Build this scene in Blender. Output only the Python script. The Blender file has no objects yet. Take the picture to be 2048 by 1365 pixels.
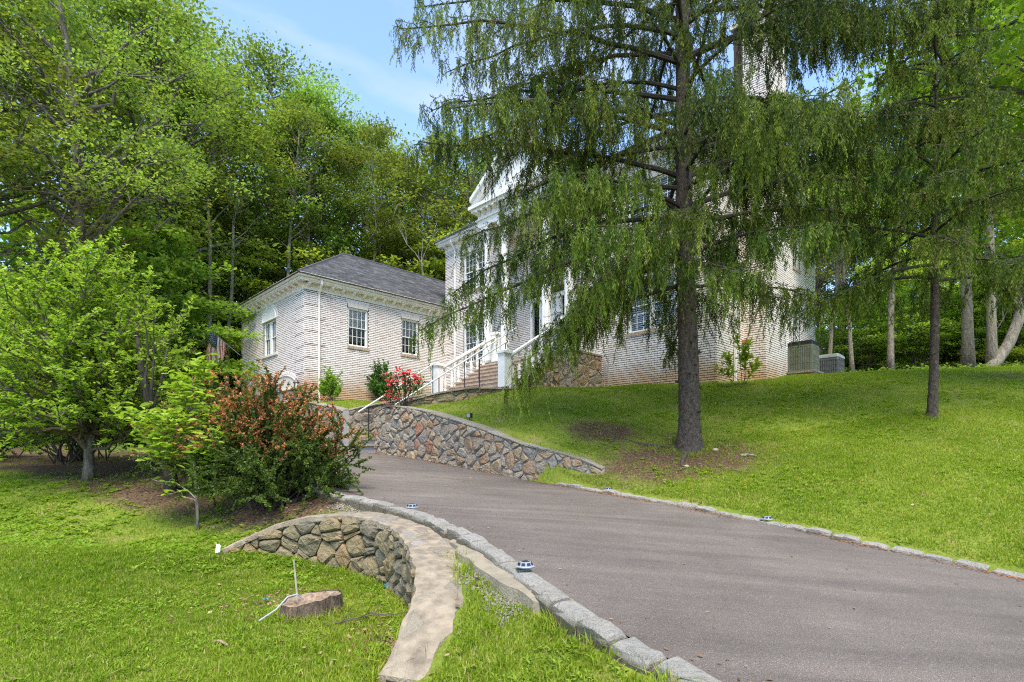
import bpy, math, random
import numpy as np
from mathutils import Vector, Matrix

random.seed(7)
RNG = np.random.default_rng(7)
R = math.radians
scene = bpy.context.scene
COL = scene.collection

# ---------------------------------------------------------------- camera
FPX, HOR = 1060.0, 903.0            # focal length and horizon in photo pixels (2048 wide)
cam_d = bpy.data.cameras.new("camera")
cam = bpy.data.objects.new("camera", cam_d)
COL.objects.link(cam)
cam.location = (0, 0, 0)
cam.rotation_euler = (R(90), 0, 0)
cam_d.sensor_width = 36.0
cam_d.lens = FPX / 2048 * 36.0
cam_d.shift_y = (HOR - 682.5) / 2048
cam_d.clip_start = 0.05
cam_d.clip_end = 2000
scene.camera = cam

# ---------------------------------------------------------------- light
SUN_DIR = Vector((0.05, -0.45, 0.89)).normalized()     # towards the sun
sun_el = math.asin(SUN_DIR.z)
sun_az = math.atan2(SUN_DIR.x, SUN_DIR.y)
world = bpy.data.worlds.new("World")
scene.world = world
world.use_nodes = True
wn, wl = world.node_tree.nodes, world.node_tree.links
for n in list(wn):
    wn.remove(n)
w_out = wn.new("ShaderNodeOutputWorld")
w_bg = wn.new("ShaderNodeBackground")
w_sky = wn.new("ShaderNodeTexSky")
w_sky.sky_type = 'NISHITA'
w_sky.sun_disc = False
w_sky.sun_elevation = sun_el
w_sky.sun_rotation = sun_az
w_sky.air_density = 1.0
w_sky.dust_density = 0.1
w_sky.ozone_density = 3.2
w_tc = wn.new("ShaderNodeTexCoord")
w_map = wn.new("ShaderNodeMapping")
w_map.inputs['Scale'].default_value = (1.0, 1.3, 3.2)
w_map.inputs['Rotation'].default_value = (0, R(-18), R(20))
w_map.inputs['Location'].default_value = (0.35, 0.1, 0.6)
w_noi = wn.new("ShaderNodeTexNoise")
w_noi.inputs['Scale'].default_value = 1.5
w_noi.inputs['Detail'].default_value = 6
w_noi.inputs['Roughness'].default_value = 0.55
w_noi.inputs['Distortion'].default_value = 0.5
w_ramp = wn.new("ShaderNodeValToRGB")
w_ramp.color_ramp.elements[0].position = 0.53
w_ramp.color_ramp.elements[0].color = (0.03, 0.03, 0.03, 1)
w_ramp.color_ramp.elements[1].position = 0.80
w_ramp.color_ramp.elements[1].color = (0.85, 0.85, 0.85, 1)
w_mix = wn.new("ShaderNodeMix")
w_mix.data_type = 'RGBA'
w_mix.inputs['B'].default_value = (2.3, 2.38, 2.5, 1)
wl.new(w_tc.outputs['Generated'], w_map.inputs['Vector'])
wl.new(w_map.outputs['Vector'], w_noi.inputs['Vector'])
wl.new(w_noi.outputs['Fac'], w_ramp.inputs['Fac'])
wl.new(w_ramp.outputs['Color'], w_mix.inputs['Factor'])
wl.new(w_sky.outputs['Color'], w_mix.inputs['A'])
wl.new(w_mix.outputs['Result'], w_bg.inputs['Color'])
w_bg.inputs['Strength'].default_value = 0.15
wl.new(w_bg.outputs['Background'], w_out.inputs['Surface'])

sun_d = bpy.data.lights.new("sun", 'SUN')
sun_d.energy = 2.5
sun_d.angle = R(26)
sun_d.color = (1.0, 0.91, 0.78)
sun = bpy.data.objects.new("sun", sun_d)
COL.objects.link(sun)
sun.location = (0, 0, 60)
sun.rotation_euler = SUN_DIR.to_track_quat('Z', 'Y').to_euler()

scene.view_settings.view_transform = 'Standard'
scene.view_settings.look = 'None'
scene.view_settings.gamma = 1.0
scene.view_settings.use_curve_mapping = False
scene.view_settings.exposure = 1.62
scene.render.engine = 'CYCLES'
cy = scene.cycles
cy.max_bounces = 6
cy.diffuse_bounces = 5
cy.filter_width = 1.15
cy.glossy_bounces = 2
cy.transmission_bounces = 3
cy.transparent_max_bounces = 8
cy.caustics_reflective = False
cy.caustics_refractive = False
cy.sample_clamp_indirect = 6.0
try:
    cy.use_denoising = False
    cy.denoiser = 'OPENIMAGEDENOISE'
    cy.denoising_prefilter = 'ACCURATE'
    cy.denoising_input_passes = 'RGB_ALBEDO_NORMAL'
except Exception:
    pass

# ---------------------------------------------------------------- helpers
def W(px, Y):
    """x of a thing seen at photo column px that stands Y metres ahead"""
    return (px - 1024) / FPX * Y

def tag(o, label=None, cat=None, group=None, kind=None):
    if label: o['label'] = label
    if cat: o['category'] = cat
    if group: o['group'] = group
    if kind: o['kind'] = kind
    return o

def empty(name, loc, rz=0.0, parent=None):
    o = bpy.data.objects.new(name, None)
    o.empty_display_size = 0.2
    COL.objects.link(o)
    o.location = loc
    o.rotation_euler = (0, 0, rz)
    if parent: o.parent = parent
    return o

def link(name, me, mat=None, parent=None, loc=(0, 0, 0), rot=(0, 0, 0), kind=None):
    if mat is not None and not me.materials:
        for m in (mat if isinstance(mat, (list, tuple)) else [mat]):
            me.materials.append(m)
    o = bpy.data.objects.new(name, me)
    COL.objects.link(o)
    if parent: o.parent = parent
    o.location = loc
    o.rotation_euler = rot
    if kind: o['kind'] = kind
    return o

def np_mesh(name, V, F, tint=None, smooth=False, mi=None):
    """V (n,3), F (m,k) arrays -> mesh, tint = per-vertex float attribute"""
    V = np.asarray(V, dtype=np.float32); F = np.asarray(F, dtype=np.int32)
    me = bpy.data.meshes.new(name)
    k = F.shape[1]; m = len(F)
    me.vertices.add(len(V)); me.vertices.foreach_set('co', V.ravel())
    me.loops.add(m * k); me.loops.foreach_set('vertex_index', F.ravel())
    me.polygons.add(m)
    me.polygons.foreach_set('loop_start', np.arange(0, m * k, k, dtype=np.int32))
    try:
        me.polygons.foreach_set('loop_total', np.full(m, k, dtype=np.int32))
    except Exception:
        pass
    if mi is not None:
        me.polygons.foreach_set('material_index', np.asarray(mi, dtype=np.int32))
    me.polygons.foreach_set('use_smooth', np.full(m, bool(smooth)))
    me.update(calc_edges=True)
    if tint is not None:
        a = me.attributes.new('tint', 'FLOAT', 'POINT')
        a.data.foreach_set('value', np.asarray(tint, dtype=np.float32))
    return me

class MB:
    """collects shapes for ONE mesh"""
    def __init__(self, mp=None):
        self.v, self.f, self.mi = [], [], []
        self.mp = mp
        self.m = 0
    def pt(self, p):
        self.v.append(tuple(self.mp(*p)) if self.mp else tuple(p)); return len(self.v) - 1
    def face(self, pts):
        self.f.append([self.pt(p) for p in pts]); self.mi.append(self.m)
    def idx(self, ids):
        self.f.append(list(ids)); self.mi.append(self.m)
    def box(self, x0, x1, y0, y1, z0, z1):
        i = [self.pt(p) for p in ((x0,y0,z0),(x1,y0,z0),(x1,y1,z0),(x0,y1,z0),(x0,y0,z1),(x1,y0,z1),(x1,y1,z1),(x0,y1,z1))]
        for q in ((0,3,2,1),(4,5,6,7),(0,1,5,4),(1,2,6,5),(2,3,7,6),(3,0,4,7)):
            self.idx([i[k] for k in q])
    def prism(self, poly, z0, z1, axis='z'):
        """poly = 2D list; axis: extrude axis"""
        def P(a, b, c):
            return (a, b, c) if axis == 'z' else ((a, c, b) if axis == 'y' else (c, a, b))
        lo = [self.pt(P(a, b, z0)) for a, b in poly]
        hi = [self.pt(P(a, b, z1)) for a, b in poly]
        n = len(poly)
        self.idx(lo[::-1]); self.idx(hi)
        for k in range(n):
            self.idx([lo[k], lo[(k+1) % n], hi[(k+1) % n], hi[k]])
    def tube(self, path, rad, n=6, cap=True):
        path = [Vector(p) for p in path]
        if not hasattr(rad, '__len__'): rad = [rad] * len(path)
        rings = []
        prev = None
        for k, p in enumerate(path):
            a = path[max(0, k-1)]; b = path[min(len(path)-1, k+1)]
            d = (b - a)
            d = d.normalized() if d.length > 1e-9 else Vector((0, 0, 1))
            if prev is None:
                s = d.orthogonal().normalized()
            else:
                s = prev - d * prev.dot(d)
                s = s.normalized() if s.length > 1e-6 else d.orthogonal().normalized()
            prev = s
            t = d.cross(s)
            rings.append([self.pt(p + (s * math.cos(2*math.pi*j/n) + t * math.sin(2*math.pi*j/n)) * rad[k]) for j in range(n)])
        for k in range(len(rings) - 1):
            for j in range(n):
                self.idx([rings[k][j], rings[k][(j+1) % n], rings[k+1][(j+1) % n], rings[k+1][j]])
        if cap:
            self.idx(rings[0][::-1]); self.idx(rings[-1])
    def lathe(self, prof, cx, cy, n=12, flute=0.0):
        rings = []
        for (r, z) in prof:
            rings.append([self.pt((cx + (r*(1-flute*(j % 2)))*math.cos(2*math.pi*j/n), cy + (r*(1-flute*(j % 2)))*math.sin(2*math.pi*j/n), z)) for j in range(n)])
        for k in range(len(rings)-1):
            for j in range(n):
                self.idx([rings[k][j], rings[k][(j+1) % n], rings[k+1][(j+1) % n], rings[k+1][j]])
        self.idx(rings[0][::-1]); self.idx(rings[-1])
    def mesh(self, name, org=(0, 0, 0), smooth=False):
        me = bpy.data.meshes.new(name)
        me.from_pydata([(x-org[0], y-org[1], z-org[2]) for x, y, z in self.v], [], self.f)
        me.polygons.foreach_set('material_index', self.mi)
        if smooth: me.polygons.foreach_set('use_smooth', [True]*len(self.f))
        me.update()
        return me
    def build(self, name, mat, parent=None, org=(0, 0, 0), smooth=False, kind=None):
        return link(name, self.mesh(name, org, smooth), mat, parent, kind=kind)
    def piece(self, name, mat, parent=None, org=(0, 0, 0), smooth=False):
        """like build, with the object's own origin in its middle"""
        n = len(self.v)
        c = [sum(p[k] for p in self.v) / n for k in range(3)]
        return link(name, self.mesh(name, c, smooth), mat, parent, loc=[c[k]-org[k] for k in range(3)])

def dup(o, parent=None, loc=None, rot=None, scale=None):
    c = o.copy(); COL.objects.link(c)
    if parent is not None: c.parent = parent
    if loc is not None: c.location = loc
    if rot is not None: c.rotation_euler = rot
    if scale is not None: c.scale = scale
    return c

def dup_tree(root, loc, rz=0.0, scale=(1, 1, 1), label=None, group=None):
    r = dup(root, None, loc, (0, 0, rz), scale)
    r.parent = None
    if label: r['label'] = label
    if group: r['group'] = group
    for ch in list(root.children):
        c = dup(ch, r)
        for g in list(ch.children):
            dup(g, c)
    return r

# ---------------------------------------------------------------- materials
def new_mat(name):
    m = bpy.data.materials.new(name); m.use_nodes = True
    nt = m.node_tree
    b = nt.nodes.get('Principled BSDF')
    return m, nt, b

def ramp(nt, stops, inp=None):
    r = nt.nodes.new('ShaderNodeValToRGB')
    el = r.color_ramp.elements
    while len(el) < len(stops): el.new(0.5)
    for e, (p, c) in zip(el, stops):
        e.position = p; e.color = (*c, 1)
    if inp is not None: nt.links.new(inp, r.inputs['Fac'])
    return r

def noise(nt, scale, detail=4, rough=0.55, vec=None, dist=0.0):
    n = nt.nodes.new('ShaderNodeTexNoise')
    n.inputs['Scale'].default_value = scale
    n.inputs['Detail'].default_value = detail
    n.inputs['Roughness'].default_value = rough
    n.inputs['Distortion'].default_value = dist
    if vec is None:
        g = nt.nodes.new('ShaderNodeNewGeometry'); vec = g.outputs['Position']
    nt.links.new(vec, n.inputs['Vector'])
    return n

def mixc(nt, fac, a, b, mode='MIX'):
    m = nt.nodes.new('ShaderNodeMix'); m.data_type = 'RGBA'; m.blend_type = mode
    for key, val in (('Factor', fac), ('A', a), ('B', b)):
        if isinstance(val, (int, float)): m.inputs[key].default_value = val
        elif isinstance(val, tuple): m.inputs[key].default_value = (*val, 1)
        else: nt.links.new(val, m.inputs[key])
    return m.outputs['Result']

def bump(nt, b, height, dist=0.01, strength=0.6):
    bp = nt.nodes.new('ShaderNodeBump')
    bp.inputs['Distance'].default_value = dist
    bp.inputs['Strength'].default_value = strength
    nt.links.new(height, bp.inputs['Height'])
    nt.links.new(bp.outputs['Normal'], b.inputs['Normal'])

def simple(name, c, rough=0.6, var=0.12, scale=6, metal=0.0, bmp=0.0, c2=None):
    m, nt, b = new_mat(name)
    b.inputs['Roughness'].default_value = rough
    b.inputs['Metallic'].default_value = metal
    n = noise(nt, scale)
    c2 = c2 or tuple(x * (1 - 2.5*var) for x in c)
    r = ramp(nt, [(0.3, c2), (0.62, c)], n.outputs['Fac'])
    nt.links.new(r.outputs['Color'], b.inputs['Base Color'])
    if bmp: bump(nt, b, noise(nt, scale*8).outputs['Fac'], bmp)
    return m

def attr(nt, name):
    a = nt.nodes.new('ShaderNodeAttribute'); a.attribute_name = name
    return a.outputs['Fac']

def leafmat(name, stops, trans=0.35, rough=0.5, hv=0.12, tcol=1.35):
    m, nt, b = new_mat(name)
    r = ramp(nt, stops, attr(nt, 'tint'))
    oi = nt.nodes.new('ShaderNodeObjectInfo')
    hs = nt.nodes.new('ShaderNodeHueSaturation')
    mr = nt.nodes.new('ShaderNodeMapRange')
    mr.inputs['To Min'].default_value = 1 - hv*1.5; mr.inputs['To Max'].default_value = 1 + hv*2.0
    nt.links.new(oi.outputs['Random'], mr.inputs['Value'])
    nt.links.new(mr.outputs['Result'], hs.inputs['Value'])
    mr2 = nt.nodes.new('ShaderNodeMapRange')
    mr2.inputs['To Min'].default_value = 0.5 - hv*0.16; mr2.inputs['To Max'].default_value = 0.5 + hv*0.16
    ml = nt.nodes.new('ShaderNodeMath'); ml.operation = 'FRACT'
    mm = nt.nodes.new('ShaderNodeMath'); mm.operation = 'MULTIPLY'; mm.inputs[1].default_value = 7.31
    nt.links.new(oi.outputs['Random'], mm.inputs[0]); nt.links.new(mm.outputs[0], ml.inputs[0])
    nt.links.new(ml.outputs[0], mr2.inputs['Value']); nt.links.new(mr2.outputs['Result'], hs.inputs['Hue'])
    nt.links.new(r.outputs['Color'], hs.inputs['Color'])
    nt.links.new(hs.outputs['Color'], b.inputs['Base Color'])
    b.inputs['Roughness'].default_value = rough
    b.inputs['Specular IOR Level'].default_value = 0.12
    t = nt.nodes.new('ShaderNodeBsdfTranslucent')
    tc = mixc(nt, 1.0, hs.outputs['Color'], (tcol*1.05, tcol*1.1, tcol*0.55), 'MULTIPLY')
    nt.links.new(tc, t.inputs['Color'])
    ms = nt.nodes.new('ShaderNodeMixShader'); ms.inputs['Fac'].default_value = trans
    out = nt.nodes.get('Material Output')
    nt.links.new(b.outputs['BSDF'], ms.inputs[1]); nt.links.new(t.outputs['BSDF'], ms.inputs[2])
    nt.links.new(ms.outputs['Shader'], out.inputs['Surface'])
    return m

M = {}
M['white'] = simple('white_paint', (0.78, 0.77, 0.74), 0.5, 0.05, 3)
M['cream'] = simple('cream_trim', (0.76, 0.715, 0.63), 0.5, 0.05, 3)
M['lintel'] = simple('limestone', (0.68, 0.615, 0.55), 0.8, 0.05, 8)
M['mortar_brick'] = simple('dark_mortar', (0.055, 0.036, 0.03), 0.95, 0.12, 20)
M['sill_brick'] = simple('tan_sill_brick', (0.50, 0.38, 0.27), 0.85, 0.2, 14)
M['metal'] = simple('galvanised_rail', (0.62, 0.64, 0.66), 0.35, 0.06, 12, 0.35)
M['dark_metal'] = simple('dark_metal', (0.03, 0.03, 0.032), 0.45, 0.2, 12, 0.3)
M['grey_metal'] = simple('grey_metal', (0.16, 0.165, 0.17), 0.45, 0.12, 12, 0.2)
M['box_grey'] = simple('meter_grey', (0.42, 0.43, 0.45), 0.5, 0.1, 5)
M['blind'] = simple('blind_white', (0.90, 0.91, 0.89), 0.6, 0.03, 3)
M['room'] = simple('dark_room', (0.02, 0.02, 0.022), 0.9, 0.1, 3)
M['screen'] = simple('insect_screen', (0.15, 0.15, 0.16), 0.7, 0.06, 30)
M['shingle'] = simple('asphalt_shingle', (0.075, 0.078, 0.085), 0.9, 0.20, 9, c2=(0.065, 0.067, 0.075))
M['flag_red'] = simple('flag_red', (0.55, 0.16, 0.15), 0.8, 0.1, 20)
M['flag_white'] = simple('flag_white', (0.75, 0.70, 0.66), 0.8, 0.06, 20)
M['flag_blue'] = simple('flag_blue', (0.04, 0.05, 0.14), 0.8, 0.1, 20)
M['litter_white'] = simple('paper_scrap', (0.75, 0.76, 0.78), 0.7, 0.05, 10)
M['litter_red'] = simple('red_scrap', (0.45, 0.06, 0.04), 0.6, 0.1, 10)
M['litter_blue'] = simple('teal_plastic', (0.04, 0.22, 0.30), 0.35, 0.2, 10)
M['rose'] = simple('rose_petal', (0.78, 0.08, 0.085), 0.6, 0.18, 60)
M['pot'] = simple('terracotta', (0.42, 0.16, 0.09), 0.8, 0.12, 10)
M['panel'] = simple('solar_panel', (0.02, 0.03, 0.05), 0.15, 0.2, 10)
M['lamp_grey'] = simple('lamp_housing', (0.26, 0.28, 0.31), 0.4, 0.05, 10)
M['stem_brown'] = simple('twig_brown', (0.11, 0.085, 0.06), 0.85, 0.2, 20)
M['stem_pale'] = simple('pale_dead_wood', (0.40, 0.35, 0.28), 0.85, 0.15, 8)
M['stem_dark'] = simple('dark_stem', (0.045, 0.036, 0.028), 0.9, 0.2, 15)
M['cut_wood'] = simple('cut_wood', (0.33, 0.23, 0.15), 0.9, 0.25, 22, bmp=0.012, c2=(0.10, 0.07, 0.045))

def glassmat():
    m, nt, b = new_mat('window_glass')
    nt.nodes.remove(b)
    tr = nt.nodes.new('ShaderNodeBsdfTransparent'); tr.inputs['Color'].default_value = (0.94, 0.96, 0.96, 1)
    gl = nt.nodes.new('ShaderNodeBsdfGlossy'); gl.inputs['Roughness'].default_value = 0.03
    fr = nt.nodes.new('ShaderNodeFresnel'); fr.inputs['IOR'].default_value = 1.5
    ms = nt.nodes.new('ShaderNodeMixShader')
    nt.links.new(fr.outputs['Fac'], ms.inputs['Fac'])
    nt.links.new(tr.outputs['BSDF'], ms.inputs[1]); nt.links.new(gl.outputs['BSDF'], ms.inputs[2])
    nt.links.new(ms.outputs['Shader'], nt.nodes['Material Output'].inputs['Surface'])
    return m
M['glass'] = glassmat()

def brickmat():
    m, nt, b = new_mat('whitewashed_brick')
    b.inputs['Roughness'].default_value = 0.85
    oi = nt.nodes.new('ShaderNodeObjectInfo')
    add = nt.nodes.new('ShaderNodeMath'); add.operation = 'ADD'
    nt.links.new(attr(nt, 'tint'), add.inputs[0]); nt.links.new(oi.outputs['Random'], add.inputs[1])
    fr = nt.nodes.new('ShaderNodeMath'); fr.operation = 'FRACT'; nt.links.new(add.outputs[0], fr.inputs[0])
    r = ramp(nt, [(0.0, (0.80, 0.735, 0.69)), (0.3, (0.77, 0.70, 0.655)), (0.6, (0.81, 0.755, 0.715)), (0.85, (0.75, 0.67, 0.62)), (0.97, (0.68, 0.57, 0.51))], fr.outputs[0])
    n2 = noise(nt, 26, 5, 0.6)
    c = mixc(nt, ramp(nt, [(0.52, (0, 0, 0)), (0.75, (0.32, 0.32, 0.32))], n2.outputs['Fac']).outputs['Color'], r.outputs['Color'], (0.42, 0.30, 0.26))
    # rusty soil splash on the lowest courses
    g = nt.nodes.new('ShaderNodeNewGeometry')
    sx = nt.nodes.new('ShaderNodeSeparateXYZ'); nt.links.new(g.outputs['Position'], sx.inputs['Vector'])
    n3 = noise(nt, 0.9, 5, 0.6)
    n4 = nt.nodes.new('ShaderNodeMath'); n4.operation = 'MULTIPLY_ADD'; n4.inputs[1].default_value = 1.3
    nt.links.new(n3.outputs['Fac'], n4.inputs[0]); n4.inputs[2].default_value = -0.65
    zz = nt.nodes.new('ShaderNodeMath'); zz.operation = 'ADD'
    nt.links.new(sx.outputs['Z'], zz.inputs[0]); nt.links.new(n4.outputs[0], zz.inputs[1])
    mr = nt.nodes.new('ShaderNodeMapRange'); mr.inputs['From Min'].default_value = 2.30; mr.inputs['From Max'].default_value = 2.95
    mr.inputs['To Min'].default_value = 0.75; mr.inputs['To Max'].default_value = 0.0
    nt.links.new(zz.outputs[0], mr.inputs['Value'])
    c = mixc(nt, mr.outputs['Result'], c, (0.50, 0.27, 0.10))
    nt.links.new(c, b.inputs['Base Color'])
    bump(nt, b, noise(nt, 60, 4).outputs['Fac'], 0.004)
    return m
M['brick'] = brickmat()

def stonemat(name, stops, moss=0.0, dark=(0.05, 0.045, 0.035), pale=(0.40, 0.36, 0.30)):
    m, nt, b = new_mat(name)
    b.inputs['Roughness'].default_value = 0.88
    oi = nt.nodes.new('ShaderNodeObjectInfo')
    r = ramp(nt, stops, oi.outputs['Random'])
    r.color_ramp.interpolation = 'CONSTANT' if len(stops) > 5 else 'LINEAR'
    n1 = noise(nt, 9, 6, 0.65, dist=0.6)
    c = mixc(nt, ramp(nt, [(0.35, (0.0, 0.0, 0.0)), (0.70, (0.75, 0.75, 0.75))], n1.outputs['Fac']).outputs['Color'], r.outputs['Color'], pale)
    n2 = noise(nt, 22, 6, 0.7)
    c = mixc(nt, ramp(nt, [(0.55, (0, 0, 0)), (0.74, (0.7, 0.7, 0.7))], n2.outputs['Fac']).outputs['Color'], c, dark)
    if moss:
        n3 = noise(nt, 4, 4, 0.6)
        c = mixc(nt, ramp(nt, [(0.48, (0, 0, 0)), (0.7, (moss, moss, moss))], n3.outputs['Fac']).outputs['Color'], c, (0.10, 0.11, 0.035))
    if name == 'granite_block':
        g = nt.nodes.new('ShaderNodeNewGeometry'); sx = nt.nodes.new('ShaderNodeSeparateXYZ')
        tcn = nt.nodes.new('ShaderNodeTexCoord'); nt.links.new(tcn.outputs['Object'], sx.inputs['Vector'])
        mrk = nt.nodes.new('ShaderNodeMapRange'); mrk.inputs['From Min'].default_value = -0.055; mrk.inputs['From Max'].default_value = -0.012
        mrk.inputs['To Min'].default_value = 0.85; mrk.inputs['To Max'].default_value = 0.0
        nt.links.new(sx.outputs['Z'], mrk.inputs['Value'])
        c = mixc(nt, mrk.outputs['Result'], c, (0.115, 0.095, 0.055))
    nt.links.new(c, b.inputs['Base Color'])
    mx = nt.nodes.new('ShaderNodeMath'); mx.operation = 'ADD'
    nt.links.new(n1.outputs['Fac'], mx.inputs[0]); nt.links.new(n2.outputs['Fac'], mx.inputs[1])
    bump(nt, b, mx.outputs[0], 0.06, 1.0)
    return m
M['stone'] = stonemat('retaining_stone', [(0, (0.32, 0.25, 0.17)), (0.14, (0.40, 0.22, 0.09)), (0.28, (0.27, 0.24, 0.20)), (0.4, (0.37, 0.29, 0.19)), (0.58, (0.42, 0.29, 0.15)), (0.74, (0.31, 0.27, 0.21)), (0.82, (0.40, 0.34, 0.26)), (0.95, (0.38, 0.13, 0.05))])
M['dry_stone'] = stonemat('dry_wall_stone', [(0, (0.30, 0.225, 0.115)), (0.2, (0.34, 0.21, 0.09)), (0.35, (0.20, 0.175, 0.135)), (0.5, (0.28, 0.22, 0.125)), (0.68, (0.35, 0.25, 0.135)), (0.85, (0.23, 0.19, 0.11))], 0.35, pale=(0.32, 0.25, 0.14))
M['porch_stone'] = stonemat('porch_stone', [(0, (0.30, 0.22, 0.13)), (0.2, (0.36, 0.20, 0.08)), (0.4, (0.24, 0.20, 0.14)), (0.6, (0.34, 0.25, 0.16)), (0.8, (0.28, 0.22, 0.15)), (0.92, (0.40, 0.24, 0.10))])
M['flagstone'] = stonemat('flagstone', [(0, (0.30, 0.255, 0.19)), (0.3, (0.34, 0.31, 0.265)), (0.5, (0.28, 0.235, 0.17)), (0.7, (0.28, 0.27, 0.25)), (0.85, (0.35, 0.30, 0.22)), (0.97, (0.42, 0.42, 0.40))], 0.0, (0.20, 0.165, 0.11), pale=(0.33, 0.28, 0.20))
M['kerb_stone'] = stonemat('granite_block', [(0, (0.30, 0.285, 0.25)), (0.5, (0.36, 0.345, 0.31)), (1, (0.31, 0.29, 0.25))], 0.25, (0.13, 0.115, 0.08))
M['mortar'] = simple('wall_mortar', (0.40, 0.375, 0.34), 0.95, 0.1, 14, bmp=0.01)
M['tan_mortar'] = simple('coping_mortar', (0.31, 0.255, 0.18), 0.95, 0.14, 9, bmp=0.03, c2=(0.15, 0.12, 0.085))
M['gap'] = simple('dry_wall_gap', (0.035, 0.03, 0.024), 1.0, 0.2, 10)
M['concrete'] = simple('concrete_strip', (0.26, 0.225, 0.16), 0.95, 0.12, 7, bmp=0.02)
M['step_tan'] = simple('brick_step', (0.47, 0.36, 0.27), 0.85, 0.14, 9, bmp=0.01)
M['rock'] = simple('small_rock', (0.42, 0.36, 0.25), 0.9, 0.15, 12, bmp=0.01)

def asphaltmat():
    m, nt, b = new_mat('asphalt')
    b.inputs['Roughness'].default_value = 0.82
    n1 = noise(nt, 0.55, 5, 0.6, dist=0.4)
    n2 = noise(nt, 170, 2, 0.7)
    n3 = noise(nt, 2.6, 4, 0.6)
    c1 = ramp(nt, [(0.3, (0.092, 0.076, 0.063)), (0.72, (0.150, 0.126, 0.106))], n1.outputs['Fac']).outputs['Color']
    c2 = mixc(nt, ramp(nt, [(0.45, (0, 0, 0)), (0.8, (0.35, 0.35, 0.35))], n3.outputs['Fac']).outputs['Color'], c1, (0.062, 0.054, 0.046))
    sp = ramp(nt, [(0.25, (0.30, 0.30, 0.30)), (0.45, (0.85, 0.85, 0.85)), (0.58, (1.2, 1.2, 1.2)), (0.70, (3.0, 2.9, 2.8))], n2.outputs['Fac']).outputs['Color']
    c = mixc(nt, 1.0, c2, sp, 'MULTIPLY')
    g = nt.nodes.new('ShaderNodeNewGeometry'); mp = nt.nodes.new('ShaderNodeMapping')
    mp.inputs['Rotation'].default_value = (0, 0, R(-131)); mp.inputs['Scale'].default_value = (0.22, 2.6, 1)
    nt.links.new(g.outputs['Position'], mp.inputs['Vector'])
    n5 = noise(nt, 1.3, 5, 0.65, mp.outputs['Vector'], 0.4)
    c = mixc(nt, 1.0, c, ramp(nt, [(0.30, (0.78, 0.78, 0.78)), (0.5, (1, 1, 1)), (0.72, (1.28, 1.27, 1.26))], n5.outputs['Fac']).outputs['Color'], 'MULTIPLY')
    n6 = noise(nt, 2.3, 8, 0.75, mp.outputs['Vector'], 1.0)
    c = mixc(nt, ramp(nt, [(0.492, (0, 0, 0)), (0.498, (0.5, 0.5, 0.5)), (0.505, (0, 0, 0))], n6.outputs['Fac']).outputs['Color'], c, (0.17, 0.14, 0.12))
    nt.links.new(c, b.inputs['Base Color'])
    bump(nt, b, n2.outputs['Fac'], 0.008, 0.9)
    return m
M['asphalt'] = asphaltmat()

def groundmat():
    """turf soil: vertex attribute 'soil' 0 = lawn thatch, 1 = bare mulch or woodland floor"""
    m, nt, b = new_mat('ground')
    b.inputs['Roughness'].default_value = 1.0
    b.inputs['Specular IOR Level'].default_value = 0.1
    n1 = noise(nt, 1.6, 5, 0.6)
    n2 = noise(nt, 30, 5, 0.7)
    lawn = ramp(nt, [(0.35, (0.13, 0.18, 0.022)), (0.55, (0.17, 0.21, 0.03)), (0.72, (0.24, 0.21, 0.07))], n1.outputs['Fac']).outputs['Color']
    soil = ramp(nt, [(0.3, (0.055, 0.036, 0.023)), (0.55, (0.11, 0.075, 0.045)), (0.75, (0.17, 0.125, 0.075))], n2.outputs['Fac']).outputs['Color']
    n3 = noise(nt, 3.5, 5, 0.7)
    s = nt.nodes.new('ShaderNodeMath'); s.operation = 'ADD'
    nt.links.new(attr(nt, 'soil'), s.inputs[0])
    n4 = nt.nodes.new('ShaderNodeMath'); n4.operation = 'MULTIPLY_ADD'; n4.inputs[1].default_value = 0.9; n4.inputs[2].default_value = -0.45
    nt.links.new(n3.outputs['Fac'], n4.inputs[0]); nt.links.new(n4.outputs[0], s.inputs[1])
    f = ramp(nt, [(0.25, (0, 0, 0)), (0.65, (1, 1, 1))], s.outputs[0]).outputs['Color']
    c = mixc(nt, f, lawn, soil)
    sp = ramp(nt, [(0.3, (0.6, 0.6, 0.6)), (0.7, (1.3, 1.3, 1.3))], n2.outputs['Fac']).outputs['Color']
    c = mixc(nt, 1.0, c, sp, 'MULTIPLY')
    nt.links.new(c, b.inputs['Base Color'])
    bump(nt, b, n2.outputs['Fac'], 0.03, 0.8)
    return m
M['ground'] = groundmat()

def barkmat(name, c1, c2, sz=(1, 1, 0.25), scale=14, dist=0.05):
    m, nt, b = new_mat(name)
    b.inputs['Roughness'].default_value = 0.95
    tc = nt.nodes.new('ShaderNodeTexCoord')
    mp = nt.nodes.new('ShaderNodeMapping'); mp.inputs['Scale'].default_value = sz
    nt.links.new(tc.outputs['Object'], mp.inputs['Vector'])
    n1 = noise(nt, scale, 6, 0.7, mp.outputs['Vector'], 0.5)
    c = ramp(nt, [(0.36, c1), (0.62, c2)], n1.outputs['Fac']).outputs['Color']
    n2 = noise(nt, 2.2, 3, 0.6, tc.outputs['Object'])
    c = mixc(nt, ramp(nt, [(0.5, (0, 0, 0)), (0.7, (0.4, 0.4, 0.4))], n2.outputs['Fac']).outputs['Color'], c, tuple(0.5*(x+y)+0.03 for x, y in zip(c1, c2)))
    nt.links.new(c, b.inputs['Base Color'])
    bump(nt, b, n1.outputs['Fac'], dist, 1.0)
    return m
M['bark'] = barkmat('forest_bark', (0.055, 0.046, 0.036), (0.19, 0.16, 0.125))
M['bark_pale'] = barkmat('pale_bark', (0.12, 0.10, 0.075), (0.33, 0.29, 0.22))
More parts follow.
